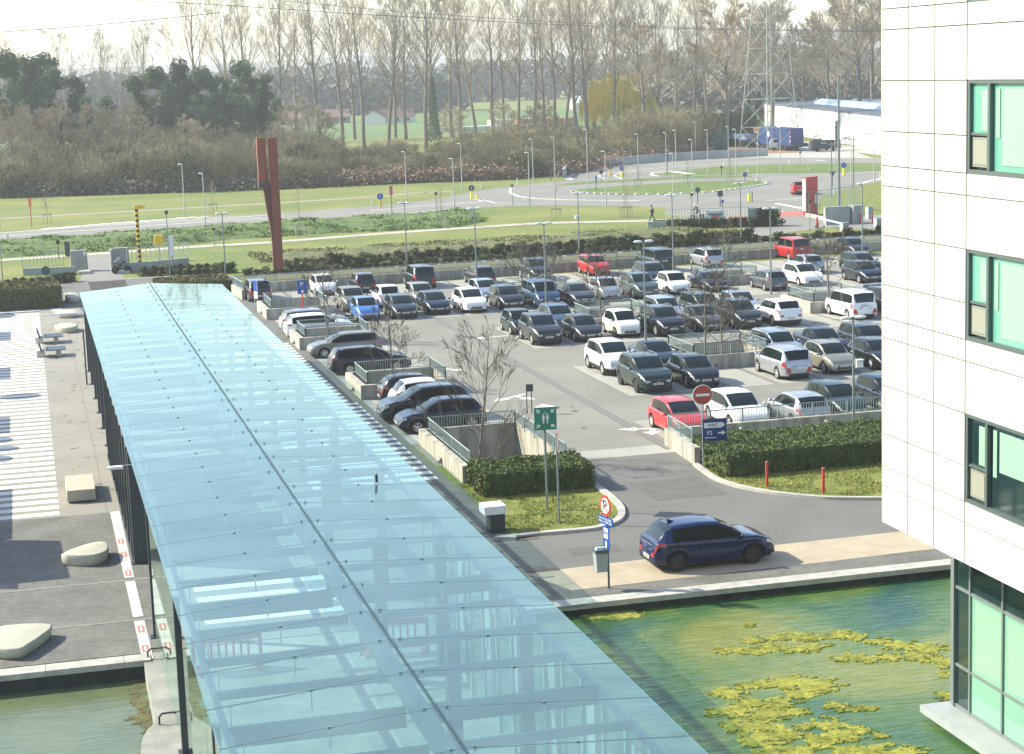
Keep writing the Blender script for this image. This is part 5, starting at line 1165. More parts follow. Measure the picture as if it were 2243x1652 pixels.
for k,bx,by,ty,lb in [('O',405,472,360,'road lamp left of the pair beyond the left road'),('O',450,490,380,'road lamp right of the pair beyond the left road'),('M',310,725,318,'road lamp in the meadow left of centre'),('M',707,800,375,'road lamp on the near kerb in the centre, left of the yellow bollards'),('M',770,640,250,'road lamp on the meadow edge behind the yellow bollards'),('M',1332,763,325,'road lamp on the near kerb left of the roundabout'),('M',1362,570,213,'road lamp at the meadow edge left of the start of the grey barrier'),('M',1540,538,197,'road lamp just left of the start of the grey barrier'),
 ('M',1815,635,133,'tall road lamp at the left end of the roundabout grass'),('M',1967,773,315,'road lamp on the near kerb in front of the roundabout'),('M',2235,540,172,'road lamp between the roundabout and the grey barrier, left of the blue info sign'),('L',598,870,278,'road lamp beside the blue info sign'),('L',737,830,245,'road lamp behind the white kerb island'),('L',1022,608,122,'road lamp behind the grey barrier'),('L',978,1120,380,'road lamp standing on the roundabout grass'),('L',1200,870,240,'road lamp on the splitter verge left of the dark lollipop sign'),('L',1502,760,190,'road lamp in front of the blue lorry cab end'),('L',1610,900,230,'road lamp on the splitter verge under the lorry'),('L',1930,985,275,'road lamp at the right tip of the roundabout'),('L',700,1190,580,'road lamp on the near edge of the roundabout'),('N',290,920,450,'road lamp in front of the white pickup'),('N',868,910,443,'slim road lamp before the white hall wall'),('N',1035,1103,573,'road lamp near the twin-armed pole on the right'),('N',1280,1045,513,'rightmost road lamp on the right verge beside the office block'),('O',1889,575,403,'single-headed lamp in the car park near the office block, behind the dark cars')]:
    p=g(k,bx,by); tp=px(k,0,ty)[1]; h=zat(px(k,bx,ty)[0],tp,p[1]); lamp(p[0],p[1],h,1,lb,lamppale if k!='O' or bx<500 else lampgrey,group=G1,r=.075)
def pole(k,x,y,ty,label,name='pole',cat='pole',r=.08,m=lampgrey,top=None):
    p=g(k,x,y); h=zat(px(k,x,ty)[0],px(k,x,ty)[1],p[1]); t=thing(name,label,cat,(p[0],p[1],0)); b=MB(); b.tube((0,0,0),(0,0,h),r,r*.7,8); b.build('pole',m,t); return t,h
t,h=pole('O',1838,486,165,'tall grey mast in front of the white hall','mast','mast',.16); b=MB(); b.ball((0,0,h*.72),.24,8); b.ball((0,0,h*.70),.2,8); b.build('collar',galv,t)
b=MB(); b.tube((0,0,h),(0,0,h+1.2),.02,n=4); b.build('spike',galv,t)
for k,x,y,ty,lb in [('N',830,1180,600,'camera pole with short arms beside a yield sign post'),('N',1062,1250,545,'dark pole with two raised arms in front of the hall')]:
    t,h=pole(k,x,y,ty,lb,'camera_pole','camera pole',.09); b=MB()
    for s in (1,-1): b.tube((0,0,h*.95),(s*1.7 if s>0 else -1.,0,h*1.0+(.3 if s>0 else -.1)),.04,n=4); b.cbox(s*(1.7 if s>0 else 1.),0,h*1.0+(.25 if s>0 else -.12),.6,.2,.1)
    b.build('arms',galv,t)
for k,x,y,ty,lb in [('M',562,944,655,'slim green pole on the bank in the centre'),('Q',1345,850,320,'slim green pole with a camera near the left gate'),('Q',28,945,420,'dark pole at the far left edge by the clipped hedge'),('N',600,1590,1220,'dark pole with a small crossbar in front of the gate slab'),('N',497,830,705,'short pole at the road edge below the dark truck bed'),('M',1190,765,590,'dark post with a small signal head in the road centre'),('Q',1695,600,455,'thin white post on the bank left of the rusty sculpture'),('L',970,1570,1160,'thin pole behind the bridge railing')]:
    t,h=pole(k,x,y,ty,lb,r=.05); b=MB(); b.cbox(0,0,h-.25,.28,.2,.3); b.build('head',darksteel,t)
# ---- simple signs
def sign(x,y,label,shape,size,zc,face,N=(0,-1),r=.03,post=darksteel,rim=None,name='traffic_sign',top=None,back=None):
    t=thing(name,label,'sign',(x,y,0),math.atan2(N[1],N[0])+PI/2); b=MB(); b.tube((0,0.04,0),(0,0.04,zc+(size[1] if isinstance(size,tuple) else size)*.5 if top is None else top),r,n=6); b.build('post',post,t)
    b=MB()
    if shape=='disc': b.disc((0,0,zc),(0,1,0),size/2,.02,24)
    elif shape=='tri': b.X=Matrix.Translation((0,0,zc)); b.face([(-size/2,0,size*.4),(size/2,0,size*.4),(0,0,-size*.45)]); b.X=None
    else:
        (sx,sz)=size if isinstance(size,tuple) else (size,size); b.box(-sx/2,sx/2,-.012,.012,zc-sz/2,zc+sz/2)
    o=b.build('sign_face',face,t); return t
def bollard_sign(k,x,y,ty,label,m,face=bluem,zs=None):
    p=g(k,x,y); h=zat(px(k,x,ty)[0],px(k,x,ty)[1],p[1]); t=thing('bollard_sign',label,'bollard sign',(p[0],p[1],0)); b=MB(); b.cbox(0,0,0,.30,.24,h*.55,0,.03); b.build('bollard',m,t)
    if face: b=MB(); b.disc((0,-.05,h*.78),(0,1,0),h*.21,.03,20); b.build('sign_face',face,t); b=MB(); b.box(-.03,.03,-.08,-.06,h*.68,h*.88); b.build('arrow',whitem,t)
    return t
bollard_sign('M',92,785,660,'orange-yellow bollard with a blue disc on the road left of the magenta board',yellowm); bollard_sign('M',2000,520,420,'orange-yellow bollard with a dark round sign back near the grey barrier',yellowm,mat('sign_back_dark',(.05,.07,.07),.5)); bollard_sign('M',2097,530,435,'yellow bollard with a small blue disc beside the grey barrier',limem); bollard_sign('N',958,955,815,'yellow bollard with a large blue arrow disc right of the tall mast',limem); bollard_sign('L',1800,1270,1070,'yellow bollard with a white board at the edge of the roundabout',limem,whitem)
bollard_sign('M',850,712,590,'tall yellow bollard with a dark sign back, left of the pair in the road',limem,MT['sign_back_dark']); bollard_sign('M',893,715,632,'short yellow bollard, right of the pair in the road',limem,None)
backm=MT['sign_back_dark']
def gs(k,x,y,cy_,sz,label,shape,face,N=(0,-1),m=darksteel):
    p=g(k,x,y); zc=zat(px(k,x,cy_)[0],px(k,x,cy_)[1],p[1]); return sign(p[0],p[1],label,shape,sz,zc,face,N,post=m,r=.05)
gs('M',188,848,640,(.36,1.05),'magenta marker board on a pole beside the left road','box',mat('magenta_board',(.6,.08,.20),.5),m=mat('brown_post',(.2,.1,.08),.7)); gs('Q',250,445,250,(.34,1.0),'orange marker board on a post at the far left of the road','box',mat('orange_board',(.8,.16,.04),.5),m=redm)
gs('M',1512,558,455,(.55,1.4),'dark rectangular sign back at the meadow edge left of the barrier','box',backm); gs('M',1928,560,488,.62,'round dark sign back in front of the grey barrier','disc',backm); gs('M',1885,638,540,(.25,.8),'small pale blue sign on the near verge of the roundabout','box',mat('pale_blue_sign',(.12,.25,.5),.5))
gs('L',1055,1310,1108,.62,'round dark sign back standing behind the cyclist','disc',backm); gs('L',1382,1360,1162,(.66,.66),'square dark green sign back behind the bridge banner','box',mat('dark_green_sign',(.03,.08,.07),.5)); gs('L',1415,1365,1275,.38,'small blue disc sign behind the bridge banner','disc',bluem); gs('L',1742,1030,885,.62,'blue disc sign on the right end of the roundabout','disc',bluem); gs('L',1850,1290,1085,(.3,.85),'white direction board beside the yellow bollard at the roundabout','box',whitem,(.6,-.8)); gs('L',612,868,650,(.35,1.05),'tall blue info sign with a white lower half by the grey barrier','box',bluem); gs('L',1400,905,780,.42,'dark lollipop sign back on the splitter verge','disc',backm); gs('Q',370,925,790,.72,'round dark sign back beside the left clipped hedge','disc',backm)
gs('N',838,1090,945,.9,'dark yield sign back on the right verge','tri',backm); gs('Q',535,680,620,(.48,1.4),'dark information panel beside the left gate pillar','box',darksteel); gs('Q',465,690,565,.40,'dark traffic light on a pole left of the left gate','disc',blackm)
for k,x,y,ty,lb in [('M',22,757,705,'white road marker post far left beside the magenta board'),('M',925,622,580,'white road marker post at the meadow edge in the centre'),('M',1230,592,535,'white road marker post at the meadow edge nearer the barrier'),('M',1570,522,480,'white road marker post next to the barrier end'),('M',690,680,640,'white road marker post by the end of the sandy track'),('N',390,835,775,'white road marker post on the splitter verge below the pickup'),('N',587,915,845,'white road marker post on the splitter verge above the red car'),('N',1347,1010,925,'white road marker post beside the office block'),('L',555,880,815,'white road marker post on the white kerb island'),('L',1435,750,690,'white road marker post on the far edge of the splitter verge'),('L',1780,860,775,'leaning white road marker post right of the small lamp'),('Q',65,560,505,'thin white marker post by the left road'),('N',852,1155,1075,'pinkish-white marker post on the right verge by the yield sign')]:
    p=g(k,x,y); h=zat(px(k,x,ty)[0],px(k,x,ty)[1],p[1]); t=thing('marker_post',lb,'marker post',(p[0],p[1],0),0,'white road marker posts'); b=MB(); b.cbox(0,0,0,.16,.12,h); b.build('post',whitem,t); b=MB(); b.cbox(0,-.005,h*.72,.165,.12,h*.1); b.build('reflector',redm,t)
# ---- yellow and black height pole
p=g('Q',1108,790); h=zat(*px('Q',1075,305),p[1]); t=thing('striped_pole','yellow and black striped pole with a yellow head beside the left gate','pole',(p[0],p[1],0)); b=MB(); n=24
for k in range(n): b.tube((0,0,h*k/n),(0,0,h*(k+1)/n),.15,.15,10,k%2,cap=k in(0,n-1))
b.build('pole',[yellowm,blackm],t); b=MB(); b.box(-.2,.3,-.2,.2,h,h+.35); b.face([(.3,-.1,h),(.9,0,h+.15),(.3,-.1,h+.35)]); b.build('head',yellowm,t)
# yellow box on post, info column
p=g('Q',1262,715); t=thing('yellow_post_box','yellow box on a green post behind the left gate fence','post box',(p[0],p[1],0)); h=zat(*px('Q',1260,510),p[1]); b=MB(); b.tube((0,0,0),(0,0,h-.8),.06,n=6); b.build('post',lampgrey,t); b=MB(); b.cbox(0,0,h-.85,.85,.5,.85,0,.03); b.build('box',yellowm,t)
p=g('Q',1350,850); t=thing('info_column','white leaning information panel beside the left gate fence','panel',(p[0]+.1,p[1]+2,0)); b=MB(); b.prism([(0,0),(.45,.12),(.45,.2),(0,.08)],1.6,3.4); b.build('panel',whitem,t); b=MB(); b.tube((.25,.1,0),(.25,.1,1.7),.06,n=6); b.build('post',lampgrey,t)
# ---- sign details near the entrance
p=g('O',1199,1118); t=thing('assembly_sign','green three-sided assembly point sign with white arrows and figures on a tall pole','sign',(p[0],p[1],0),rad(-8)); b=MB(); b.tube((0,0,0),(0,0,3.2),.045,n=8); b.build('post',lampgrey,t)
b=MB(); s=.42; b.prism([(-s,-.24),(s,-.24),(0,.48)],3.14,4.0); b.build('sign_box',mat('sign_white_edge',(.55,.62,.58),.4),t)
b=MB(); b.box(-s,s,-.252,-.242,3.14,4.0); b.build('sign_face',greenm,t)
b=MB(); y=-.258
for sx in (-1,1):
    for sz in (-1,1):
        c=Vector((sx*.27,0,3.57+sz*.28)); d=Vector((-sx,0,-sz)).normalized(); n_=Vector((d.z,0,-d.x)); q=lambda v:(v.x,y,v.z)
        b.face([q(c-d*.10-n_*.025),q(c+d*.02-n_*.025),q(c+d*.02+n_*.025),q(c-d*.10+n_*.025)]); b.face([q(c+d*.09),q(c-d*.02-n_*.10),q(c+d*.0),q(c-d*.02+n_*.10)])
for sx in (-.075,.075):
    b.disc((sx,y+.002,3.72),(0,1,0),.036,.006,12); b.face([(sx-.05,y,3.67),(sx-.045,y,3.52),(sx-.028,y,3.52),(sx-.025,y,3.38),(sx+.025,y,3.38),(sx+.028,y,3.52),(sx+.045,y,3.52),(sx+.05,y,3.67)])
b.disc((0,y+.002,3.80),(0,1,0),.026,.006,10); b.build('pictogram',whitem,t)
p=g('O',1227,1147); t=sign(p[0],p[1],'round white sign with a red rim seen edge-on on a slim pole','disc',.66,3.05,whitem,(.97,-.24),.04,lampgrey); b=MB(); b.lathe([(.34,-.012),(.34,.012),(.28,.014),(.28,-.014)],24,(0,-.005,3.05),'y'); b.build('rim',redm,t)
# no parking pole
p=g('O',1331,1290); t=thing('no_parking_sign','red-rimmed no parking sign with a crossed P above two blue plates','sign',(p[0],p[1],0),math.atan2(-.2,-.98)+PI/2)
b=MB(); b.tube((0,.05,0),(0,.05,2.95),.035,n=8); b.build('post',darksteel,t)
b=MB(); b.disc((0,0,2.72),(0,1,0),.34,.02,32); b.build('sign_face',redm,t); b=MB(); b.disc((0,-.012,2.72),(0,1,0),.255,.02,32); b.build('white_field',whitem,t)
text('P',.50,blackm,t,(0.0,-.028,2.72),(PI/2,0,0),name='letter'); b=MB(); b.X=Matrix.Translation((0,-.034,2.72))@Matrix.Rotation(rad(45),4,'Y'); b.box(-.25,.25,-.004,.0,-.016,.016); b.X=None; b.build('slash',redm,t)
b=MB(); b.box(-.45,.45,-.012,.012,2.10,2.36); b.build('loading_plate',bluem,t); text('IN- EN UITLADEN\nMAX. 15 MINUTEN',.098,whitem,t,(0,-.018,2.23),(PI/2,0,0))
b=MB(); b.box(-.19,.19,-.012,.012,1.30,2.04); b.build('kiss_and_ride_plate',bluem,t); b=MB(); b.box(-.14,.14,-.018,-.012,1.66,1.99); b.box(-.035,.035,-.018,-.012,1.34,1.5); b.face([(-.08,-.018,1.48),(.08,-.018,1.48),(0,-.018,1.60)]); b.build('white_symbols',whitem,t); text('K+R',.14,bluem,t,(0,-.024,1.83),(PI/2,0,0)); b=MB(); b.box(-.11,.11,-.022,-.018,1.93,1.95); b.box(-.11,.11,-.022,-.018,1.70,1.72); b.build('symbol_lines',bluem,t)
t=thing('litter_bin','grey litter bin with a blue and white lid hung on the no parking pole','litter bin',(p[0]-.22,p[1]-.05,0)); b=MB(); b.cbox(0,0,.62,.34,.30,.62,0,-.04); b.build('bin',mat('bin_grey',(.33,.36,.36),.5),t); b=MB(); b.cbox(0,0,1.24,.46,.42,.10,0,.03); b.build('lid',mat('bin_lid_dark',(.06,.07,.08),.5),t); b=MB(); b.cbox(-.05,-.02,1.34,.26,.2,.07,0,.04); b.cbox(.12,.05,1.34,.1,.1,.04); b.build('rubbish',mat('blue_white_litter',(.25,.45,.6),.6,col2=(.6,.65,.65),scale=8),t)
# entrance signs
p=g('O',1531,1012); t=thing('entrance_sign','red no entry disc above a blue INRIT P2 direction sign at the car park entrance','sign',(26.28,71.25,0),rad(-6)); b=MB(); b.tube((0,.05,0),(0,.05,3.15),.04,n=8); b.build('post',galv,t)
zc=zat(*px('C',966,558),71.25); b=MB(); b.disc((0,0,zc),(0,1,0),.42,.02,32); b.build('sign_rim',whitem,t); b=MB(); b.disc((0,-.008,zc),(0,1,0),.395,.02,32); b.build('sign_face',mat('faded_red_sign',(.38,.055,.04),.45),t); b=MB(); b.box(-.29,.29,-.024,-.018,zc-.055,zc+.055); b.build('white_bar',whitem,t)
zt,zb=zat(*px('C',1030,718),71.25),zat(*px('C',1030,868),71.25); b=MB(); b.box(-.03,.99,-.012,.012,zb,zt); b.build('direction_board',mat('navy_sign_face',(.008,.03,.16),.4),t)
zm=zt-.27; b=MB(); b.face([(.03,-.018,zm-.11),(.80,-.018,zm-.11),(.93,-.018,zm),(.80,-.018,zm+.11),(.03,-.018,zm+.11)]); b.box(.62,.84,-.018,-.014,zb+.30,zb+.36); b.face([(.78,-.018,zb+.23),(.95,-.018,zb+.33),(.78,-.018,zb+.43)]); b.box(.06,.55,-.018,-.014,zb+.13,zb+.16); b.build('white_symbols',whitem,t)
text('INRIT',.17,blackm,t,(.42,-.024,zm),(PI/2,0,0)); text('P2',.24,whitem,t,(.27,-.018,zb+.34),(PI/2,0,0)); text('Bezoekers',.09,whitem,t,(.33,-.018,zb+.08),(PI/2,0,0)) if 0 else None
# blue parking sign with wheelchair on a red post
p=(colx(px('D',637,870)[0],127.45,542),127.45); zs0=.45; t=thing('disabled_parking_sign','blue parking sign with a wheelchair symbol on a red post beside the first tree pit','sign',(p[0],p[1],0)); h=zat(*px('D',628,590),p[1]); b=MB(); b.tube((0,.05,zs0),(0,.05,h-.7),.05,n=8); b.build('post',redm,t); b=MB(); b.box(-.33,.33,-.015,.015,h-.95,h); b.build('sign_face',bluem,t); text('P',.50,whitem,t,(-.02,-.02,h-.32),(PI/2,0,0),name='letter'); b=MB(); b.disc((.02,-.02,h-.80),(0,1,0),.09,.01,14); b.box(-.07,-.02,-.026,-.02,h-.8,h-.62); b.box(-.04,.10,-.026,-.02,h-.74,h-.70); b.build('wheelchair_symbol',whitem,t)
p=g('D',258,858); t=thing('visitor_sign','narrow blue and white sign at the left end of the farthest canopy-side pit','sign',(p[0],p[1],0),rad(-62)); h=1.9; b=MB(); b.box(-.2,.2,-.03,.03,.9,h+.3); b.build('sign_face',whitem,t); b=MB(); b.box(-.2,.2,-.035,-.031,1.4,h+.3); b.build('blue_field',bluem,t); b=MB(); b.tube((-.17,0,0),(-.17,0,.95),.03,n=6); b.tube((.17,0,0),(.17,0,.95),.03,n=6); b.build('post',galv,t)
# bollards
def rpost(x,y,h,lb,rr=.045): t=thing('red_post',lb,'bollard',(x,y,0)); b=MB(); b.cbox(0,0,0,rr*2,rr*2,h); b.build('post',mat('worn_red_post',(.42,.05,.035),.6),t); b=MB(); b.cbox(0,0,h,rr*2.1,rr*2.1,.03); b.build('cap',mat('post_cap',(.35,.2,.15),.6),t)
rpost(27.25,66.81,1.0,'red post on the right lawn, left one'); rpost(28.77,64.88,1.0,'red post on the right lawn, right one'); rpost(16.45,69.7,.9,'red post at the left end of the box hedge by the deep pit')
for k,x,y,lb in (('N',675,1505,'short red post in front of the gate wall'),('N',1258,1450,'short red post by the blue-grey slab near the office block'),('N',1135,1465,'short red post at the foot of the concrete gate wall')): p=g(k,x,y); rpost(p[0],p[1],1.,lb,.07)
p=g('V',215,375); t=thing('service_pillar','low dark pillar with a white slab top beside the canopy and the left lawn','pillar',(15.6,64.0,0)); b=MB(); b.cbox(0,0,0,.55,.62,.72); b.build('base',mat('dark_tiled_base',(.03,.035,.04),.5),t); b=MB(); b.cbox(-.1,0,.72,.80,.85,.30); b.build('top_slab',whitem,t)
# concrete block seat, boulders, benches on the plaza
t=thing('concrete_block','large square beige concrete block seat on the plaza','block seat',(1.28,76.35,.0)); b=MB(); b.box(-.52,.60,-1.5,1.55,.08,.52,0,.012); b.build('block',mat('beige_block',(.46,.41,.32),.8,var=.05,scale=3),t); b=MB(); b.box(-.46,.54,-1.44,1.49,0,.08); b.build('recess',blackm,t)
boulderm=mat('smooth_beige_concrete',(.44,.42,.33),.75,var=.06,scale=2)
def boulder(lb,pts,h,k=2):
    cx_=sum(p[0] for p in pts)/len(pts); cy_=sum(p[1] for p in pts)/len(pts); t=thing('seat_boulder',lb,'seat boulder',(cx_,cy_,0)); P=smooth([(x-cx_,y-cy_) for x,y in pts+pts[:1]],k)[:-1]
    b=MB(); L=[]
    for s,z in ((.90,0),(.97,.08),(1.0,h*.6),(1.0,h*.93),(.985,h*.985),(.955,h)): L.append([b.p(x*s,y*s,z) for x,y in P])
    n=len(P)
    for A,B_ in zip(L,L[1:]):
        for i in range(n): b.f.append([A[i],A[(i+1)%n],B_[(i+1)%n],B_[i]]); b.m.append(0)
    b.f.append(L[-1]); b.m.append(0); b.build('body',boulderm,t,True)
boulder('pointed beige concrete boulder beside the white band, above the gutter line',[(.32,65.0),(.62,65.55),(1.2,66.15),(1.72,66.4),(1.93,66.0),(1.88,65.0),(1.42,64.5),(.85,64.65)],.42)
boulder('pointed beige concrete boulder near the left pond edge',[(-2.7,56.2),(-1.9,56.9),(-1.0,57.0),(-.15,56.6),(-.4,55.7),(-.85,54.8),(-1.15,54.4),(-1.9,54.8)],.36)
boulder('pale concrete boulder on the plaza above the two benches, nearest of three',[g('T',x,y,.3) for x,y in ((790,610),(860,590),(1000,580),(1130,590),(1110,630),(1040,650),(950,655),(850,635))],.40,1)
boulder('pale concrete boulder in the middle beside the canopy far end',[g('T',x,y,.3) for x,y in ((795,410),(880,392),(1000,385),(1110,385),(1115,425),(1000,440),(860,440))],.40,1)
boulder('pale concrete boulder farthest away next to the clipped hedge',[g('T',x,y,.3) for x,y in ((935,170),(1000,155),(1110,160),(1150,200),(1110,225),(985,230),(950,205))],.5,1)
for (x,y),lb in ((g('T',690,850),'dark slatted bench with a concrete foot on the plaza, farther of the two'),(g('T',720,1045),'dark slatted bench with a concrete foot on the plaza, nearer of the two')):
    t=thing('plaza_bench',lb,'bench',(x,y,0)); b=MB(); b.cbox(-.5,0,0,.5,.7,.42); b.cbox(.55,-.1,0,.3,.5,.38); b.build('foot',mat('white_concrete_foot',(.6,.57,.5),.8),t); b=MB()
    for k in range(5): b.box(-.2,1.0,-.85+k*.34,-.56+k*.34,.42,.48)
    b.build('seat',mat('blue_grey_slats',(.06,.09,.13),.5),t); b=MB(); b.X=Matrix.Rotation(rad(-15),4,'Y'); b.box(-.38,-.32,-.85,.8,.45,1.05); b.X=None; b.build('backrest',blackm,t)
p=g('T',1265,1460); t=thing('banner_post','tall thin dark banner post on the plaza left of the canopy','banner post',(p[0],p[1],0)); hb=zat(*px('T',1192,665),p[1]); b=MB(); b.box(-.04,.04,-.1,.1,0,hb); b.build('post',darksteel,t); b=MB(); b.box(-.02,.02,-.22,.12,.9,hb-.3); b.build('banner',blackm,t); b=MB()
for z in (hb*.35,hb*.55,hb*.86): b.cbox(-.05,-.05,z,.1,.12,.12)
b.build('clamps',galv,t)
t=thing('white_rail','long white barrier rail lying beside the plaza boulders','rail',g('T',960,560)+(0.,)); b=MB(); b.box(-1.6,1.9,-.06,.06,.55,.67); b.build('rail',whitem,t); b=MB(); b.cbox(1.7,0,0,.3,.3,.62); b.build('stand',whitem,t)
# bike stands on the walkway by the glass screen
for (k,x,y),lb in ((('U',1005,1030),'dark hoop stand at the end of the walkway, near the pond edge'),(('U',1085,1450),'dark hoop stand farther along the walkway beside the rounded bulge')):
    p=g(k,x,y); t=thing('hoop_stand',lb,'bike stand',(p[0],p[1],0)); b=MB(); b.path([(-.24,-.05,0),(-.24,-.05,.20),(-.15,0,.27),(.15,0,.27),(.24,-.05,.20),(.24,-.05,0)],.028,6); b.build('hoop',darksteel,t)
# floodlight and round camera on the canopy posts
t=thing('floodlight','white floodlight on an arm at the left edge of the canopy','floodlight',(2.5,*[at(*px('J',770,1212),3.6)[1]],3.6)); b=MB(); b.tube((.4,0,.1),(0,0,.1),.02,n=5); b.build('arm',galv,t); b=MB(); b.box(-.45,.05,-.12,.12,0,.09); b.build('lamp_head',whitem,t)
# red plastic pedestrian barriers under the glass
barm=mat('red_barrier_plastic',(.45,.06,.05),.5)
for (x,y),rz_,lb in (((4.58,51.3),rad(4),'red plastic pedestrian barrier under the glass roof, left one'),((9.35,51.2),rad(-8),'red plastic pedestrian barrier under the glass roof, right one')):
    t=thing('plastic_barrier',lb,'barrier',(x,y,0),rz_); b=MB(); b.box(-1,1,-.03,.03,.85,1.02); b.box(-1,1,-.03,.03,.15,.25); b.box(-1,-.9,-.03,.03,0,1.0); b.box(.9,1,-.03,.03,0,1.0)
    for k in range(7): b.box(-.68+k*.21,-.62+k*.21,-.02,.02,.25,.85)
    b.build('frame',barm,t); b=MB()
    for s in (-.8,.8): b.box(s-.05,s+.05,-.35,.35,0,.07)
    b.build('foot',barm,t)
# blue box seen under the canopy
t=thing('blue_box','small blue box under the left edge of the canopy','box',(3.6,70.3,0)); b=MB(); b.cbox(0,0,.1,.7,.5,.8,0,.02); b.build('body',bluem,t); b=MB(); b.cbox(0,0,.9,.74,.54,.05); b.build('lid',whitem,t)
p=g('O',1160,906); t=thing('ticket_post','slim dark ticket post with a small head behind the deep pit railing','ticket post',(p[0],p[1],0)); hb=zat(1155,842,p[1]); b=MB(); b.tube((-.12,0,0),(-.12,0,hb),.025,n=6); b.tube((.12,0,0),(.12,0,hb-.2),.025,n=6); b.build('post',darksteel,t); b=MB(); b.cbox(.05,0,hb-.35,.3,.12,.35); b.build('head',darksteel,t)
p=at(825,1056,4.66); t=thing('roof_sensor','small black sensor standing on the glass canopy roof','sensor',(p[0],p[1],4.66)); b=MB(); b.box(-.035,.035,-.04,.04,0,.22); b.build('housing',blackm,t); b=MB(); b.cbox(0,0,.22,.05,.05,.06); b.build('top',galv,t)
p=g('O',1870,965); h=zat(1868,697,p[1]); t=thing('pole_box','white camera box fixed to the nearest car park lamp','camera box',(p[0]+.06,p[1]-.05,h*.60)); b=MB(); b.box(0,.34,-.12,.12,0,.30,0,.02); b.build('housing',whitem,t); b=MB(); b.box(.0,.36,-.14,.14,.30,.34); b.build('lid',whitem,t)
# ================================================================ RUSTY SCULPTURE
SX,SY=at(608,597); rust=mat('rusty_steel',(.19,.055,.032),.85,col2=(.25,.082,.047),scale=.6,detail=8,stretch=(1,1,.3))
t=thing('rusty_sculpture','tall rusty steel sculpture of two beams, one split and bent away','sculpture',(SX,SY,0),0); 
def sp(x,y): X=colx(x,SY,y); return X-SX,zat(x,y,SY)
def beam(b,P,wd,dp,m=0):
    for (x0,z0),(x1,z1) in zip(P,P[1:]):
        q=[(x0-wd/2,-dp/2,z0),(x0+wd/2,-dp/2,z0),(x0+wd/2,dp/2,z0),(x0-wd/2,dp/2,z0),(x1-wd/2,-dp/2,z1),(x1+wd/2,-dp/2,z1),(x1+wd/2,dp/2,z1),(x1-wd/2,dp/2,z1)]; i=[b.p(*v) for v in q]
        for f in ((0,1,5,4),(1,2,6,5),(2,3,7,6),(3,0,4,7),(4,5,6,7)): b.f.append([i[k] for k in f]); b.m.append(m)
sc_=lambda x,y:sp((850+x*.3329)/1.6063,(450+y*.3329)/1.6063)
b=MB(); beam(b,[sc_(395,1530),sc_(365,900),sc_(320,102)],.72,.62); b.build('main_beam',rust,t)
b=MB(); beam(b,[sc_(222,560),sc_(200,102)],.72,.62); b.build('upper_beam',rust,t)
b=MB(); beam(b,[sc_(225,560),sc_(230,640)],.82,.75); b.build('clamp',mat('dark_worn_clamp',(.09,.075,.065),.8,var=.3,scale=3),t)
b=MB(); beam(b,[sc_(350,1500),sc_(338,1250),sc_(318,1060),sc_(275,850),sc_(240,630)],.22,.5); beam(b,[sc_(330,1080),sc_(318,960),sc_(285,780),sc_(262,630)],.42,.3); beam(b,[sc_(318,780),sc_(290,600),sc_(262,440),sc_(248,330)],.10,.3); b.build('split_strips',mat('dark_rust',(.13,.05,.035),.85,var=.2,scale=.8),t)
# ================================================================ LEFT GATE
gcon=mat('gate_concrete',(.30,.32,.30),.85,var=.15,scale=.8)
def pillar(lb,k,pts,h): 
    P=[g(k,*q) for q in pts]; t=thing('gate_pillar',lb,'gate pillar',(P[0][0],P[0][1],0)); b=MB(); b.prism([(x-P[0][0],y-P[0][1]) for x,y in P],0,h); b.build('pillar',gcon,t); return t
p=g('Q',630,795); t=thing('gate_pillar','concrete gate pillar left of the left gate opening','gate pillar',(p[0],p[1],0)); hp=zat(*px('Q',625,630),p[1]); b=MB(); b.box(-.75,.75,-.3,.5,0,hp,0,.05); b.build('pillar',gcon,t); b=MB(); b.cbox(.5,-.5,hp-.4,.2,.2,.25); b.build('camera',whitem,t)
p=g('Q',960,800); t=thing('gate_pillar','concrete gate pillar right of the left gate opening','gate pillar',(p[0],p[1],0)); hp=zat(*px('Q',950,610),p[1]); b=MB(); b.box(-.75,.75,-.2,.5,0,hp,0,.05); b.build('pillar',gcon,t); b=MB(); b.box(-.9,-.76,-.6,.6,.1,hp-.1); b.build('gate_leaf',galv,t)
gl=[g('Q',185,830),g('Q',600,812)]; t=wall_run('gate_wall','low concrete wall with a grey-green fence left of the left gate','wall',gl,.62,.25,gcon); rail_parts(t,[(0,0),(gl[1][0]-gl[0][0]-1.,gl[1][1]-gl[0][1])],.72,zat(*px('Q',180,645),gl[0][1]),'fence',railm,.3,2.2,br=.025)
gl=[g('Q',1010,800),g('Q',1490,755)]; t=wall_run('gate_wall','low concrete wall with a white bar fence right of the left gate','wall',gl,.75,.25,gcon); rail_parts(t,[(0,0),(gl[1][0]-gl[0][0],gl[1][1]-gl[0][1])],.85,zat(*px('Q',1460,570),gl[1][1]),'fence',mat('white_fence',(.62,.63,.58),.5),.42,2.6,br=.05)
for (k,x,y),lb in ((('Q',665,812),'low white stone ledge at the foot of the left gate pillar'),(('Q',975,808),'low white stone ledge at the foot of the right gate pillar')): p=g(k,x,y); t=thing('stone_ledge',lb,'ledge',(p[0],p[1],0)); b=MB(); b.box(-.55,.55,-1.0,.6,0,.25,0,.03); b.build('slab',concrete,t)
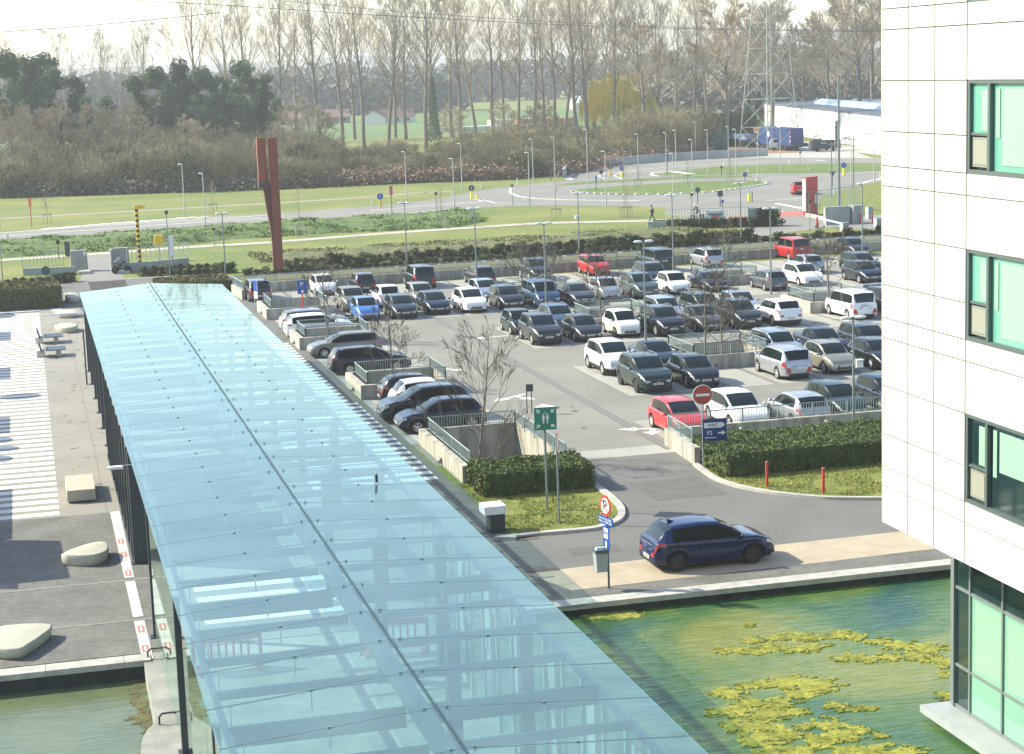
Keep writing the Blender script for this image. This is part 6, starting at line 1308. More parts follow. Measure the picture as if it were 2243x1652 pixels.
# ================================================================ BRIDGE, BANNER, RIGHT GATE
BY=g('L',1000,1640)[1]; a=g('L',600,1640,0); c=g('L',1960,1560,0)
ra,rc=g('L',610,1610,.2),g('L',1870,1560,.2)
t=wall_run('bridge_wall','concrete bridge wall with a pale bar railing above the dark shrubs','bridge',[g('L',330,1652),g('L',1900,1600)],.55,.35,gcon); w0=g('L',330,1652); w1=g('L',1900,1600); zt_=zat(*px('L',1200,1375),(w0[1]+w1[1])/2)
dd=(w1[0]-w0[0],w1[1]-w0[1]); rail_parts(t,[(dd[0]*.17,dd[1]*.17),dd],.75,zt_,'railing',mat('pale_railing',(.52,.53,.48),.5),.30,3.0,br=.045)
b=MB(); b.X=Matrix.Translation((dd[0]*.5,dd[1]*.5-.35,0)); b.box(-dd[0]*.32,dd[0]*.22,-.15,.1,.25,.5); b.X=None; b.build('cable_duct',mat('pale_duct',(.5,.52,.5),.5),t)
u=.62; bx,by=w0[0]+dd[0]*u,w0[1]+dd[1]*u; t=thing('banner','pale blue-white cloth banner with a red mark tied to the bridge railing','banner',(bx,by-.15,0),math.atan2(dd[1],dd[0])); zl_,zh_=zat(*px('L',1250,1545),by),zat(*px('L',1250,1405),by); hw_=dd[0]*.085
b=MB(); n=14
for i in range(n):
    x0,x1=-hw_+2*hw_*i/n,-hw_+2*hw_*(i+1)/n; f=lambda x:.05*math.sin(x*5); sag=lambda x:.12*(1-(x/hw_)**2)
    b.face([(x0,f(x0),zl_),(x1,f(x1),zl_),(x1,f(x1),zh_-sag(x1)),(x0,f(x0),zh_-sag(x0))])
b.build('cloth',mat('banner_cloth',(.50,.56,.60),.8),t); b=MB()
for i in range(9): x=-hw_*.7+hw_*1.4*i/8; z=zh_-.32-.12*(1-(x/hw_)**2); b.box(x-.07,x+.07,-.08,-.07,z-.10,z+.06)
b.build('lettering_marks',backm,t); b=MB()
for i in range(4): b.box(-.36+i*.2,-.24+i*.2,-.08,-.07,zl_+.14+.06*abs(i-1.5),zl_+.42)
b.build('red_mark',redm,t)
p=g('L',1930,1640); t=thing('gate_pillar','grey concrete pillar at the right end of the bridge railing','gate pillar',(p[0],p[1],0)); hp=zat(*px('L',1925,1370),p[1]); b=MB(); b.box(-1.0,1.0,0,.5,0,hp,0,.02); b.build('pillar',gcon,t); b=MB(); b.box(-1.1,-1.02,-.1,.3,0,hp+.1); b.build('end_plate',lampgrey,t)
# shrubs against the bridge wall
for i in range(26): 
    f=i/25; x=w0[0]+dd[0]*(.1+.95*f); y=w0[1]+dd[1]*(.1+.95*f)-3.4+rnd.uniform(-.5,.3); place(smalls,used,[0,1,2][i%3],(x,y,0),i,.62+.5*(f>.86),'small clipped shrub at the foot of the bridge wall','shrubs at the foot of the bridge wall')
# red entrance slab
p=g('N',555,1378); q=(p[0]+1.75,p[1]+1.1); t=thing('entrance_slab','tall bright red slab with a white front edge beside the right gate','entrance slab',(p[0],p[1],0),math.atan2(q[1]-p[1],q[0]-p[0])); L_=math.hypot(q[0]-p[0],q[1]-p[1]); hs=zat(*px('N',555,975),p[1]); b=MB(); b.box(0,L_,-.15,.25,0,hs); b.build('slab',mat('bright_red_slab',(.50,.028,.030),.45,var=.06,scale=.3),t); b=MB(); b.box(-.22,-.08,-.15,.25,.5,hs-.15); b.box(-.06,0.0,-.16,.26,0,hs+.02,1); b.build('white_edge',[whitem,redm],t); b=MB(); b.box(L_*.72,L_*.86,-.17,-.151,1.2,2.1); b.build('small_notice',whitem,t)
p0,p1=g('N',565,1385),g('N',760,1430); p2=g('N',1145,1300); t=wall_run('gate_wall','low kerb wall with a grey-green gate fence beside the red slab','fence',[p0,p1],.35,.25,concrete); rail_parts(t,[(0,.2),(p2[0]-p0[0],p2[1]-p0[1])],.45,2.5,'gate_fence',railm,.5,2.0,br=.03)
p=g('N',765,1480); q=g('N',1150,1455); t=thing('gate_wall','grey concrete gate wall below the tall mast','wall',(p[0],p[1],0)); b=MB(); d=(q[0]-p[0],q[1]-p[1]); hp=zat(*px('N',765,1290),p[1]); b.prism([(0,0),(d[0]*.62,d[1]*.62-.5),(d[0]*.62,d[1]*.62+.3),(0,.5)],0,hp); b.prism([(d[0]*.66,d[1]*.66-.9),(d[0],d[1]-.3),(d[0],d[1]+.4),(d[0]*.66,d[1]*.66+.3)],0,hp+.05); b.build('wall',gcon,t)
for k,x,y,ty,w_,lb in (('N',1230,1415,1285,.55,'slim grey-blue upright slab right of the gate wall'),('N',1318,1535,1405,.55,'leaning pale grey upright slab beside the office block'),('N',968,1565,1450,.7,'square grey barrier post at the end of the white boom')):
    p=g(k,x,y); hp=zat(px(k,x,ty)[0],px(k,x,ty)[1],p[1]); t=thing('upright_slab',lb,'gate post',(p[0],p[1],0)); b=MB(); b.box(-w_/2,w_/2,-.25,.25,0,hp,0,.02); b.build('slab',gcon if w_>.6 else mat('blue_grey_slab',(.22,.28,.30),.6),t); b=MB(); b.box(-w_/2-.02,-w_/2+.1,-.26,.26,.0,hp-.05); b.build('pale_edge',whitem,t)
p=g('N',720,1500); q=g('N',960,1560); za=zat(*px('N',705,1412),p[1]); zb_=zat(*px('N',950,1470),q[1]); t=thing('barrier_boom','white barrier boom across the car park gate lane','boom barrier',(q[0],q[1],0)); b=MB(); b.tube((p[0]-q[0],p[1]-q[1],za),(0,0,zb_),.09,n=6); b.build('boom',whitem,t); b=MB(); b.tube((p[0]-q[0]+.5,p[1]-q[1],0),(p[0]-q[0]+.5,p[1]-q[1],za),.05,n=6); b.build('rest_post',whitem,t)
# ================================================================ HALL, LORRY, PICKUP, PYLON
hl=g('O',1675,283); hr=g('O',1934,331); ang=math.atan2(hr[1]-hl[1],hr[0]-hl[0]); Lh=math.hypot(hr[0]-hl[0],hr[1]-hl[1])+60; hh=zat(1677,228,hl[1])
t=thing('hall','long white industrial hall with a low grey roof behind the road','hall',(hl[0],hl[1],0),ang)
b=MB(); b.box(0,Lh,0,70,0,hh); b.build('wall',mat('white_hall_cladding',(.78,.77,.74),.6),t)
b=MB(); b.box(-.3,Lh+.3,-.2,70.3,hh+.02,hh+.35); 
for i in range(7): 
    y0=6+i*9.; b.tube((18,y0+3,hh+.2),(Lh,y0+3,hh+.2),.9,n=8)
b.build('roof',mat('blue_grey_roof',(.10,.12,.16),.6,var=.1,scale=.1),t)
b=MB(); b.lathe([(2.1,30),(2.1,Lh)],16,(0,8,hh-.6),'x'); b.build('roof_light',mat('pale_blue_roof_light',(.35,.45,.60),.3),t)
for i in range(4): b=MB(); x=32+i*13; b.box(x,x+.6,-.9,0,hh*.72,hh*.72+.12); b.build('wall_lamp',darksteel,t)
def lorry():
    p=g('L',1380,455); q=g('N',485,700); a=math.atan2(q[1]-p[1],q[0]-p[0]); L_=math.hypot(q[0]-p[0],q[1]-p[1]); Y=p[1]
    bt=mat('blue_tarpaulin',(.02,.05,.17),.5,var=.15,scale=.5); gt=mat('grey_tarpaulin',(.20,.25,.33),.6)
    h1=zat(*px('L',1400,275),p[1]); h2=zat(*px('N',400,460),q[1])
    for (u0,u1,h,z0,m,name,lb) in ((.02,.56,h1,1.3,bt,'flatbed_trailer','flatbed trailer under a grey and blue cover with a white headboard'),(.60,.98,h2,1.0,bt,'covered_lorry','blue curtain-sided lorry trailer with red and white rear markings')):
        t=thing(name,lb,'trailer',(p[0]+math.cos(a)*L_*u0,p[1]+math.sin(a)*L_*u0,0),a); l=L_*(u1-u0)
        b=MB(); b.box(0,l,-1.25,1.25,z0,h*(.62 if u0<.5 else 1)); b.build('cover',m,t)
        if u0<.5: b=MB(); b.prism([(0,-1.3),(l*.8,-1.3),(l*.8,1.3),(0,1.3)],h*.62+.01,h); b.build('grey_cover',gt,t); b=MB(); b.box(-.1,1.6,-1.36,-1.30,h*.5,h); b.build('headboard',whitem,t)
        else:
            b=MB()
            for k in range(7): b.box(l-.5,l-.1,-1.28,-1.255,z0+.3+k*.4,z0+.5+k*.4,k%2)
            b.build('rear_markings',[redm,whitem],t); b=MB(); b.disc((l*.3,-1.26,h*.7),(0,1,0),.55,.02,16); b.build('round_emblem',whitem,t)
            b=MB(); b.box(-3,0.,-1.2,1.2,h*.75,h*.95); b.build('brown_cover',mat('brown_tarpaulin',(.16,.09,.06),.7),t)
        b=MB(); b.box(0,l,-1.1,1.1,z0-.3,z0); b.build('chassis',blackm,t)
        for k in range(4):
            for s in (-1,1): b=MB(); b.lathe([(.3,-.15),(.5,-.15),(.5,.15),(.3,.15)],14,(l*(.12+.2*k) if k<2 else l*(.5+.16*(k-1)),s*1.1,.5),'y'); b.build('wheel',tyrem,t)
lorry()
def pickup(k,x,y,L_,lb,bed):
    p=g(k,x,y); t=thing('pickup_truck',lb,'pickup',(p[0],p[1],0),rad(-20)); b=MB()
    prof=[(0,.5),(0,1.25),(.5,1.35),(.9,2.1),(2.4,2.2),(2.7,1.4),(3.9,1.15),(4.1,.5)]
    if bed==0: prof=[(0,.5),(0,1.3),(.5,2.1),(2.6,2.15),(3.3,1.35),(4.4,1.15),(4.6,.5)]
    A=[b.p(x_,-.9,z) for x_,z in prof]; B_=[b.p(x_,.9,z) for x_,z in prof]; n=len(prof)
    b.f.append(A); b.m.append(0); b.f.append(B_[::-1]); b.m.append(0)
    for i in range(n): b.f.append([A[i],A[(i+1)%n],B_[(i+1)%n],B_[i]]); b.m.append(0)
    b.build('cab',PT['white'],t); b=MB()
    for x0,x1 in ((.8,1.5),(1.6,2.4)): b.box(x0,x1,-.92,-.905,1.45,2.0)
    b.build('side_window',cglass,t)
    if bed: b=MB(); b.box(-L_,-.1,-.95,.95,.75,1.35 if bed==1 else 1.1); b.build('loading_bed',blackm,t)
    for x_ in (.8,3.3)+((-L_*.6,) if bed else ()):
        for s in (-1,1): b=MB(); b.lathe([(.2,-.1),(.36,-.1),(.36,.1),(.2,.1)],14,(x_,s*.85,.36),'y'); b.build('wheel',tyrem,t)
pickup('N',170,690,4,'white estate-like van standing left of the pickup by the hall',0); pickup('N',580,690,3.4,'white crew pickup with a dark loading bed by the hall',1)
p=g('N',760,700); t=thing('work_platform','dark flat work trailer with an upright post right of the white pickup','trailer',(p[0],p[1],0),rad(-12)); b=MB(); b.box(-2.6,2.6,-1,1,.5,2.0); b.build('body',mat('dark_green_black',(.03,.04,.04),.7),t); b=MB(); b.box(1.9,2.5,-.3,.3,2,5.3); b.path([(-2,-.8,2),(-2,-.8,2.8),(1.8,-.8,2.9),(1.8,-.8,2)],.06,5); b.build('post',darksteel,t)
for x_ in (-1.6,1.4): b=MB(); b.lathe([(.2,-.1),(.4,-.1),(.4,.1),(.2,.1)],12,(x_,-1.0,.4),'y'); b.build('wheel',tyrem,t)
p=g('L',1370,585); t=thing('dark_ramp','leaning dark green tarpaulin panel left of the orange soil','panel',(p[0],p[1],0)); b=MB(); zz=zat(*px('L',1280,310),p[1]+4); b.prism([(-3,2),(1,0),(1,.4),(-3,2.4)],0,.1); A=[(-4.5,4,zz),(-3.2,4,zz*.8),(1.6,0,4.2),(1.6,0,0),(-1.2,1.5,0)]; b.face(A); b.face([(x,y+.3,z) for x,y,z in A][::-1]); b.build('sheet',mat('dark_green_sheet',(.02,.05,.045),.7),t)
sheet('orange_soil',[g('L',x,y) for x,y in ((1400,470),(1650,450),(2065,470),(2500,480),(2500,570),(2065,585),(1500,590))],.03,orangesoil); sheet('yard',[g('N',x,y) for x,y in ((-300,620),(600,600),(1500,690),(1500,760),(1100,712),(400,712),(-200,690))],.02,concrete)
hedge('hedge','dark clipped hedge between the broad tree and the pylon',colx(1545,345),colx(1655,345),345,350,zat(1600,252,345),dens=10,size=.3,m=darkleaf)
def pylon():
    A=[g('O',1633,332),g('O',1672,330)]; p=((A[0][0]+g('O',1740,333)[0])/2,(A[0][1]+g('O',1740,333)[1])/2); t=thing('lattice_pylon','tall grey lattice power pylon in front of the white hall','pylon',(p[0],p[1],0),rad(18)); b=MB(); H=46.; W0=3.9
    L=[0,4.5,9.5,14,18.5,23,27.5,32,36.5,41,46]; wd=lambda z:W0*(1-.86*z/H)
    for sx in (-1,1):
        for sy in (-1,1):
            for z0,z1 in zip(L,L[1:]): b.tube((sx*wd(z0),sy*wd(z0),z0),(sx*wd(z1),sy*wd(z1),z1),.075,n=4)
    for z0,z1 in zip(L,L[1:]):
        a,c=wd(z0),wd(z1)
        for s in (-1,1):
            for u in ((( -a,s*a),(c,s*c)),((a,s*a),(-c,s*c))): b.tube((*u[0],z0),(*u[1],z1),.04,n=4)
            for u in (((s*a,-a),(s*c,c)),((s*a,a),(s*c,-c))): b.tube((*u[0],z0),(*u[1],z1),.04,n=4)
            b.tube((-c,s*c,z1),(c,s*c,z1),.05,n=4); b.tube((s*c,-c,z1),(s*c,c,z1),.05,n=4)
    b.build('lattice',mat('pylon_steel',(.30,.33,.31),.5,metal=.3),t); b=MB()
    for z in (34,39,44): b.tube((-9,0,z),(9,0,z),.12,n=4); b.tube((-9,0,z),(0,0,z+2),.07,n=4); b.tube((9,0,z),(0,0,z+2),.07,n=4)
    b.build('cross_arms',MT['pylon_steel'],t)
pylon()
def cable(lb,pts,Y,r=.05):
    P=[]
    for x,y in pts: d=wdir((x-CX,y-CY,FX)); k=Y/d.y; P.append((d.x*k,Y,CH+d.z*k))
    t=MB(); t.path([(x-P[0][0],0,z-P[0][2]) for x,y,z in P],r,4); o=t.build('power_cable',mat('cable_grey',(.10,.11,.12),.6)); o.location=P[0]; tag(o,lb,'cable')
cable('upper dark power cable running from the top left edge to the pylon',[(230,-3),(500,12),(800,32),(1060,46),(1240,55),(1500,63),(1700,67),(1990,70)],330,.07); cable('second dark power cable just below the upper one',[(560,-3),(900,28),(1240,50),(1500,60),(1700,65),(1990,66)],334,.05); cable('pale double power cable at the left edge of the sky',[(-20,72),(150,60),(350,42),(480,28)],420,.11)
# distant houses
def house(x,Y,w_,h,lb,wallc,roofc,rz_=0.):
    X=colx(x,Y); t=thing('house',lb,'house',(X,Y,0),rz_); b=MB(); b.box(-w_/2,w_/2,-4,4,0,h*.5); b.face([(-w_/2,-4,h*.5),(-w_/2,4,h*.5),(-w_/2,0,h)]); b.face([(w_/2,-4,h*.5),(w_/2,4,h*.5),(w_/2,0,h)]); b.build('wall',wallc,t); b=MB(); b.face([(-w_/2-.3,-4.4,h*.46),(w_/2+.3,-4.4,h*.46),(w_/2+.3,0,h+.1),(-w_/2-.3,0,h+.1)]); b.face([(-w_/2-.3,4.4,h*.46),(w_/2+.3,4.4,h*.46),(w_/2+.3,0,h+.1),(-w_/2-.3,0,h+.1)]); b.cbox(w_*.2,0,h-.5,.9,.9,2.); b.build('roof',roofc,t)
    b=MB()
    for k in (-.3,0,.3): b.box(w_*k-.6,w_*k+.6,-4.03,-4.0,h*.15,h*.36)
    b.build('window',cglass,t)
tile=mat('orange_roof_tiles',(.24,.15,.11),.8,var=.15,scale=.2); tile2=mat('brown_roof_tiles',(.15,.09,.075),.8,var=.15,scale=.2); bw=mat('brick_walls',(.28,.20,.15),.85); ww=mat('white_house_wall',(.7,.68,.62),.7)
house(634,640,11,4.5,'orange-roofed farmhouse behind the poplars on the left',bw,tile); house(725,640,11,4.5,'long orange-roofed farm building among the poplars',bw,tile); house(822,600,6,4.5,'white-gabled house with a brown roof seen between poplars',ww,tile2,rad(60)); house(862,610,12,4.5,'brown-roofed farmhouse right of the white gable',ww,tile2); house(1335,700,30,5,'long low white building among the trees right of centre',ww,ww); house(1460,760,22,8,'grey-roofed building on the horizon right of centre',bw,tile2)
# low white and orange greenhouses / plastic in the far field
for x,Y,w_,h,lb,c in ((1065,500,30,1.2,'long white plastic-covered bed in the far field',whitem),(1122,510,14,2.5,'white low structure among the poplar stems',whitem),(1190,500,16,2.6,'orange-brown low shed beside the white one in the far field',mat('orange_shed',(.5,.27,.17),.8)),(1398,400,4,3.0,'white parked van seen behind the barrier shrubs',whitem)):
    X=colx(x,Y); t=thing('field_shelter',lb,'shelter',(X,Y,0)); b=MB(); b.box(-w_/2,w_/2,-2,2,0,h*.7); b.build('body',c,t); b=MB(); b.prism([(-w_/2,-2.2),(w_/2,-2.2),(w_/2,2.2),(-w_/2,2.2)],h*.7+.01,h); b.build('roof',c,t)
# ================================================================ ALGAE ON THE POND
r=random.Random(12); am=mat('yellow_green_algae',(.16,.175,.022),.95,col2=(.31,.30,.045),scale=2.2,detail=9,bump=.9,bscale=6,fine=.2,fscale=9)
b=MB()
def blob(x,y,rx,ry,sd,rot=0.,z=-.33,zw=-.34):
    n=44; P=[]
    for k in range(n):
        a=2*PI*k/n; q=1+.62*mn.noise(Vector((math.cos(a)*1.6,math.sin(a)*1.6,sd)))+.55*mn.noise(Vector((math.cos(a)*4,math.sin(a)*4,sd+7)))+.40*mn.noise(Vector((math.cos(a)*9,math.sin(a)*9,sd+3)))
        P.append((x+rx*q*math.cos(a)*math.cos(rot)-ry*q*math.sin(a)*math.sin(rot),y+rx*q*math.cos(a)*math.sin(rot)+ry*q*math.sin(a)*math.cos(rot)))
    c=b.p(x,y,z+.018); O=[b.p(px_,py_,zw-.012) for px_,py_ in P]; I=[b.p(x+(px_-x)*.93,y+(py_-y)*.93,z+.008+.006*r.random()) for px_,py_ in P]; M=[b.p(x+(px_-x)*.5,y+(py_-y)*.5,z+.012+.01*r.random()) for px_,py_ in P]
    for k in range(n):
        j=(k+1)%n; b.f.append([O[k],O[j],I[j],I[k]]); b.f.append([I[k],I[j],M[j],M[k]]); b.f.append([M[k],M[j],c]); b.m+=[0,0,0]
AL=[(1365,1345,52,13),(1310,1350,30,7),(1650,1402,22,6),(1700,1398,34,6),(1745,1395,42,8),(1800,1397,42,6),(1845,1390,36,8),(1880,1395,18,6),(1600,1425,30,8),(1650,1428,30,6),(1700,1420,38,9),(1770,1420,48,9),(1860,1440,34,8),(1900,1445,34,6),(1950,1440,28,8),(1925,1405,26,7),(1970,1415,32,10),(2030,1420,45,16),(2065,1450,26,12),(2010,1440,26,10),(2085,1480,26,7),(1650,1500,32,10),(1720,1495,62,14),(1790,1500,55,16),(1760,1520,46,10),(1595,1520,36,15),(1640,1540,40,9),(1700,1540,50,12),(1600,1560,46,12),(1680,1565,44,16),(1740,1560,26,9),(1640,1590,50,18),(1700,1600,30,16),(1670,1620,56,15),(1740,1612,26,7),(1760,1592,18,6),(1690,1650,70,18),(1830,1545,24,5),(1870,1555,30,5),(1900,1552,20,4),(1820,1590,38,16),(1850,1610,44,14),(1800,1628,40,12),(1880,1600,22,10),(1760,1645,40,10),(1925,1612,13,6),(1900,1645,70,16),(1980,1650,60,12),(2110,1600,16,10),(2160,1590,28,11),(2075,1525,20,12),(2180,1620,20,8),(2240,1645,30,8),(1480,1610,10,4),(1790,1615,14,5),(1640,1370,10,3)]
for i,(x,y,rx,ry) in enumerate(AL):
    p=at(x,y,-.34); q=at(x+rx,y,-.34); v=at(x,y+ry,-.34); R1=abs(q[0]-p[0]); R2=abs(v[1]-p[1])
    for j in range(3): blob(p[0]+r.gauss(0,R1*.32*(j>0)),p[1]+r.gauss(0,R2*.32*(j>0)),R1*(.95 if j==0 else .5),R2*(.95 if j==0 else .5),i*3.7+j,z=-.335+.003*j+.001*(i%4))
    for j in range(7): 
        a=r.uniform(0,6.28); d=r.uniform(.95,1.35); blob(p[0]+math.cos(a)*R1*d,p[1]+math.sin(a)*R2*d,r.uniform(.04,.14),r.uniform(.04,.12),i+j*.37)
an=am.node_tree.nodes; al_=am.node_tree.links; atc=an.new('ShaderNodeTexCoord'); atx=an.new('ShaderNodeTexNoise'); atx.inputs['Scale'].default_value=3.2; atx.inputs['Detail'].default_value=8; atx.inputs['Roughness'].default_value=.7; al_.new(atc.outputs['Object'],atx.inputs['Vector']); amr=an.new('ShaderNodeMapRange'); amr.inputs[1].default_value=.33; amr.inputs[2].default_value=.46; al_.new(atx.outputs[0],amr.inputs[0]); al_.new(amr.outputs[0],an['Principled BSDF'].inputs['Alpha'])
tag(b.build('algae',am),'yellow-green mats of floating algae on the pond','algae',None,'stuff')
b=MB(); x0=2.1
for k in range(16): y=52.6-k*.42; blob(x0+r.uniform(-.2,.15),y,r.uniform(.1,.35),r.uniform(.15,.4),k*2.1,z=-.52,zw=-.535)
tag(b.build('pond_edge_moss',mat('brown_moss',(.09,.085,.03),.95,var=.3,scale=3)),'brown moss along the edge of the left pond','moss',None,'stuff')
# ================================================================ PEOPLE
skinm=mat('skin',(.45,.27,.19),.6); hairm=mat('dark_hair',(.03,.02,.015),.8)
def skinned(name,verts,edges,radii,m,parent,sub=1):
    me=bpy.data.meshes.new(name); me.from_pydata([tuple(v) for v in verts],edges,[]); me.materials.append(m); o=bpy.data.objects.new(name,me); C.objects.link(o); o.parent=parent
    md=o.modifiers.new('skin','SKIN'); md.use_smooth_shade=True
    if not me.skin_vertices:
        bm=bmesh.new(); bm.from_mesh(me); bm.verts.layers.skin.verify(); bm.to_mesh(me); bm.free()
    for i,r_ in enumerate(radii): me.skin_vertices[0].data[i].radius=(r_,r_) if not isinstance(r_,tuple) else r_
    me.skin_vertices[0].data[0].use_root=True
    o.modifiers.new('sub','SUBSURF').levels=sub; o.modifiers['sub'].render_levels=sub; return o
def person(loc,rz_,label,J,coat,legs,hairc=hairm,helmet=None):
    """J: joints dict, forward = +x"""
    t=thing('person',label,'person',loc,rz_)
    V=Vector; order=['pelvis','chest','neck','head','crown','shL','elL','wrL','shR','elR','wrR','hipL','knL','anL','toL','hipR','knR','anR','toR']
    vs=[V(J[k]) for k in order]; R_=dict(pelvis=.13,chest=.14,neck=.055,head=.095,crown=.07,shL=.06,elL=.04,wrL=.028,shR=.06,elR=.04,wrR=.028,hipL=.085,knL=.055,anL=.036,toL=.03,hipR=.085,knR=.055,anR=.036,toR=.03); rr=[R_[k] for k in order]
    I={k:i for i,k in enumerate(order)}; E=[('pelvis','chest'),('chest','neck'),('neck','head'),('head','crown'),('chest','shL'),('shL','elL'),('elL','wrL'),('chest','shR'),('shR','elR'),('elR','wrR'),('pelvis','hipL'),('hipL','knL'),('knL','anL'),('anL','toL'),('pelvis','hipR'),('hipR','knR'),('knR','anR'),('anR','toR')]
    ed=[(I[a],I[c]) for a,c in E]
    for s in 'LR':
        w_=V(J['wr'+s]); e=(w_-V(J['el'+s])).normalized(); palm=w_+e*.07; vs.append(palm); rr.append(.026); ip=len(vs)-1; ed.append((I['wr'+s],ip)); sd=e.cross(V((1,0,0))).normalized() if abs(e.x)<.9 else V((0,1,0))
        for k,(o_,l_) in enumerate(((-.027,.065),(-.009,.078),(.009,.074),(.027,.058))):
            a=palm+sd*o_+e*.02; vs.append(a); rr.append(.010); ia=len(vs)-1; ed.append((ip,ia)); c=a+e*l_+V((.018,0,0)); vs.append(c); rr.append(.008); ed.append((ia,len(vs)-1))
        a=palm-e*.03-sd*.04+V((.01,0,0)); vs.append(a); rr.append(.011); ed.append((ip,len(vs)-1))
    body=skinned('body',vs,ed,rr,skinm,t,1)
    h=V(J['head']); b=MB(); b.ball((h.x-.02,h.y,h.z+.045),.118,10,sx=1.0,sy=.92,sz=1.0); b.build('helmet' if helmet else 'hair',helmet or hairc,t,True)
    b=MB()
    b.ball((h.x+.105,h.y,h.z-.005),.02,6); b.ball((h.x,h.y+.095,h.z),.022,6); b.ball((h.x,h.y-.095,h.z),.022,6); b.build('face',skinm,t,True)
    b=MB(); b.ball((h.x+.095,h.y+.032,h.z+.022),.011,6); b.ball((h.x+.095,h.y-.032,h.z+.022),.011,6); b.box(h.x+.088,h.x+.097,h.y-.022,h.y+.022,h.z-.05,h.z-.043); b.build('eyes_and_mouth',blackm,t)
    k=['pelvis','chest','neck2','shL','elL','wrL','shR','elR','wrR','hem']; p=V(J['pelvis']); JJ=dict(J); JJ['neck2']=V(J['chest']).lerp(V(J['neck']),.6); JJ['hem']=p+V((0,0,-.16)); rd=[.17,.165,.075,.08,.062,.045,.08,.062,.045,.165]; cI={a:i for i,a in enumerate(k)}
    for s in 'LR': JJ['wr'+s]=V(J['el'+s]).lerp(V(J['wr'+s]),.93)
    skinned('coat',[V(JJ[a]) for a in k],[(cI[a],cI[c]) for a,c in (('pelvis','chest'),('chest','neck2'),('chest','shL'),('shL','elL'),('elL','wrL'),('chest','shR'),('shR','elR'),('elR','wrR'),('pelvis','hem'))],rd,coat,t)
    k=['pelvis','hipL','knL','anL','hipR','knR','anR']; cI={a:i for i,a in enumerate(k)}; rd=[.14,.105,.075,.058,.105,.075,.058]
    skinned('trousers',[V(J[a]) for a in k],[(cI[a],cI[c]) for a,c in (('pelvis','hipL'),('hipL','knL'),('knL','anL'),('pelvis','hipR'),('hipR','knR'),('knR','anR'))],rd,legs,t)
    for s in 'LR': b=MB(); a=V(J['an'+s]); c=V(J['to'+s]); b.tube((a.x-.06,a.y,a.z-.03),(c.x+.03,c.y,c.z),.05,.042,8); b.build('shoe',blackm,t,True)
    return t
walk=dict(pelvis=(0,0,.93),chest=(.03,0,1.27),neck=(.05,0,1.44),head=(.07,0,1.56),crown=(.07,0,1.62),shL=(.03,.18,1.37),elL=(-.10,.24,1.12),wrL=(-.12,.24,.88),shR=(.03,-.18,1.37),elR=(.08,-.24,1.12),wrR=(.24,-.22,.93),hipL=(0,.10,.88),knL=(.20,.10,.50),anL=(.26,.10,.10),toL=(.42,.10,.05),hipR=(0,-.10,.88),knR=(-.08,-.10,.48),anR=(-.34,-.10,.16),toR=(-.22,-.10,.05))
p=g('L',392,1562); person((p[0],p[1],.02),rad(176),'person in a dark coat and green trousers walking left along the cycle path',walk,mat('dark_blue_coat',(.03,.045,.07),.8),mat('green_trousers',(.05,.09,.06),.8))
ride=dict(pelvis=(-.15,0,1.0),chest=(.10,0,1.30),neck=(.2,0,1.44),head=(.27,0,1.54),crown=(.29,0,1.60),shL=(.12,.18,1.38),elL=(.32,.24,1.18),wrL=(.52,.22,1.10),shR=(.12,-.18,1.38),elR=(.32,-.24,1.18),wrR=(.52,-.22,1.10),hipL=(-.12,.10,.96),knL=(.26,.11,.80),anL=(.12,.11,.42),toL=(.27,.11,.38),hipR=(-.12,-.10,.96),knR=(.15,-.11,.60),anR=(.02,-.11,.24),toR=(.17,-.11,.20))
def bike(loc,rz_,lb):
    t=thing('bicycle',lb,'bicycle',loc,rz_)
    for x in (-.5,.55):
        b=MB(); b.lathe([(.31,-.018),(.34,-.02),(.34,.02),(.31,.018),(.31,-.018)],20,(x,0,.34),'y'); b.build('wheel',tyrem,t)
        b=MB()
        for k in range(6): a=PI*k/6; b.tube((x-math.cos(a)*.31,0,.34-math.sin(a)*.31),(x+math.cos(a)*.31,0,.34+math.sin(a)*.31),.005,n=3)
        b.build('spokes',chrome,t)
    b=MB(); b.path([(-.5,0,.34),(0,0,.30),(.40,0,.88),(-.2,0,.86),(-.5,0,.34)],.02,5); b.path([(0,0,.30),(-.22,0,.93)],.02,5); b.path([(.55,0,.34),(.40,0,.88),(.38,0,1.05)],.02,5); b.build('frame',darksteel,t)
    b=MB(); b.ball((-.22,0,.95),.12,8,sx=1.2,sy=.7,sz=.3); b.build('saddle',blackm,t,True); b=MB(); b.path([(.5,.25,1.06),(.38,0,1.06),(.5,-.25,1.06)],.015,5); b.build('handlebar',chrome,t)
p=g('L',1050,1555); bike((p[0],p[1],.02),rad(178),'bicycle ridden behind the bridge railing'); person((p[0],p[1],.02),rad(178),'cyclist with a white helmet and dark clothes riding behind the bridge railing',ride,mat('black_coat',(.015,.015,.02),.8),mat('black_trousers',(.02,.02,.02),.8),helmet=whitem)
p=g('Q',975,800); p=(p[0]-.2,p[1]-1.6); bike((p[0],p[1],.02),rad(188),'bicycle passing through the left gate'); person((p[0],p[1],.02),rad(188),'cyclist in a grey jacket bent forward at the left gate',ride,mat('grey_jacket',(.20,.24,.27),.8),mat('dark_trousers',(.02,.025,.035),.8),hairc=mat('brown_hair',(.08,.05,.03),.8))
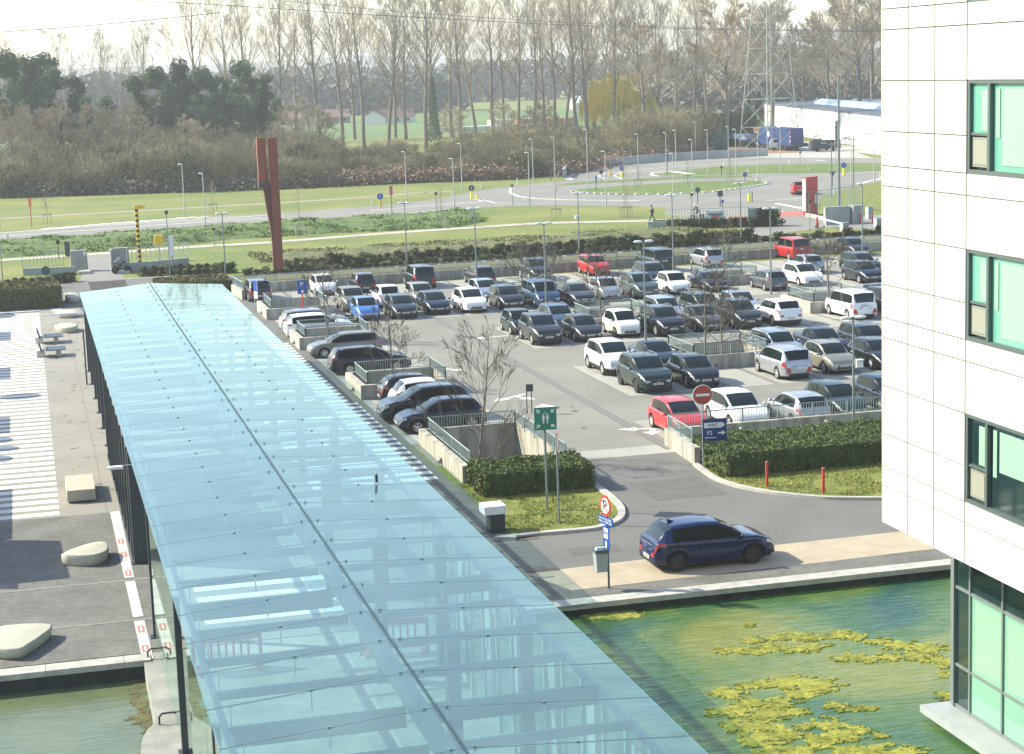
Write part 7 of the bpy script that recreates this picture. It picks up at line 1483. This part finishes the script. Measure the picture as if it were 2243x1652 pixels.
# ================================================================ UNSEEN SHADOW CASTERS ADDED LEFT OF THE VIEW (shaped to shade plaza and road)
for i,(sx,sy,w_,d_,zz,lb) in enumerate(((0.1,134,1.9,4.4,2.9,'added unseen shadow caster beside the plaza, farthest'),(0.0,114,1.9,5.0,2.9,'added unseen shadow caster beside the plaza, third'),(-.1,94.,1.9,4.6,2.9,'added unseen shadow caster beside the plaza, second'),(-.1,76.5,1.9,5.6,2.9,'added unseen shadow caster beside the plaza, nearest'))):
    pass
def shade(px_lo,name,lb,z,pts):
    """unseen panel added at height z so its shadow fills the given ground points"""
    k=z/SUN.z; t=thing(name,lb,'shadow caster',(pts[0][0]+SUN.x*k,pts[0][1]+SUN.y*k,0)); o=pts[0]; b=MB(); b.prism([(x-o[0],y-o[1]) for x,y in pts],z,z+.08); b.build('panel',steeld,t)
    cx_=sum(x for x,y in pts)/len(pts)-o[0]; cy_=sum(y for x,y in pts)/len(pts)-o[1]; b=MB(); b.tube((cx_,cy_,0),(cx_,cy_,z),.06,n=8); b.build('post',darksteel,t)
for (y0,y1,xe,lb) in ((g('T',60,820)[1],g('T',60,700)[1],g('T',138,760)[0],'far'),(g('T',60,1380)[1],g('T',60,1215)[1],g('T',132,1300)[0],'middle'),(g('J',30,1000)[1],g('J',30,900)[1],g('J',52,950)[0],'third'),(g('J',30,1650)[1],g('J',30,1345)[1],g('J',62,1500)[0],'near')):
    shade(0,'shadow_caster_panel',lb+' unseen flat panel added left of the striped plaza to shade it',3.0,[(xe-5,y0),(xe,y0),(xe,y1),(xe-5,y1)])
for (k,x,y,rx,ry,lb) in (('T',60,460,150,34,'far'),('J',120,775,125,18,'long'),('J',10,1042,58,18,'small'),('J',20,1095,90,16,'middle'),('J',0,1158,68,20,'near')):
    c=g(k,x,y); e=g(k,x+rx,y); v=g(k,x,y-ry); R1,R2=e[0]-c[0],v[1]-c[1]; shade(0,'shadow_caster_disc',lb+' unseen oval disc added left of the striped plaza to shade it',3.4,[(c[0]+R1*math.cos(2*PI*j/20),c[1]+R2*math.sin(2*PI*j/20)) for j in range(20)])
shade(0,'shadow_caster_roof','large unseen panel added left of the cobbled road to shade it',4.0,[g('U',x,y) for x,y in ((-400,590),(100,590),(98,555),(435,520),(370,280),(-400,270))])
# ================================================================ AIR
hz_=bpy.data.materials.new('haze_air'); hz_.use_nodes=True; n=hz_.node_tree.nodes; l=hz_.node_tree.links; n.remove(n['Principled BSDF']); pv=n.new('ShaderNodeVolumePrincipled'); pv.inputs['Color'].default_value=(.96,.98,.99,1); pv.inputs['Density'].default_value=.00032; pv.inputs['Anisotropy'].default_value=.2; l.new(pv.outputs[0],n['Material Output'].inputs['Volume'])
b=MB(); b.box(-1490,2990,-40,3990,-4.2,62); struct('haze',b,hz_,kind='stuff')
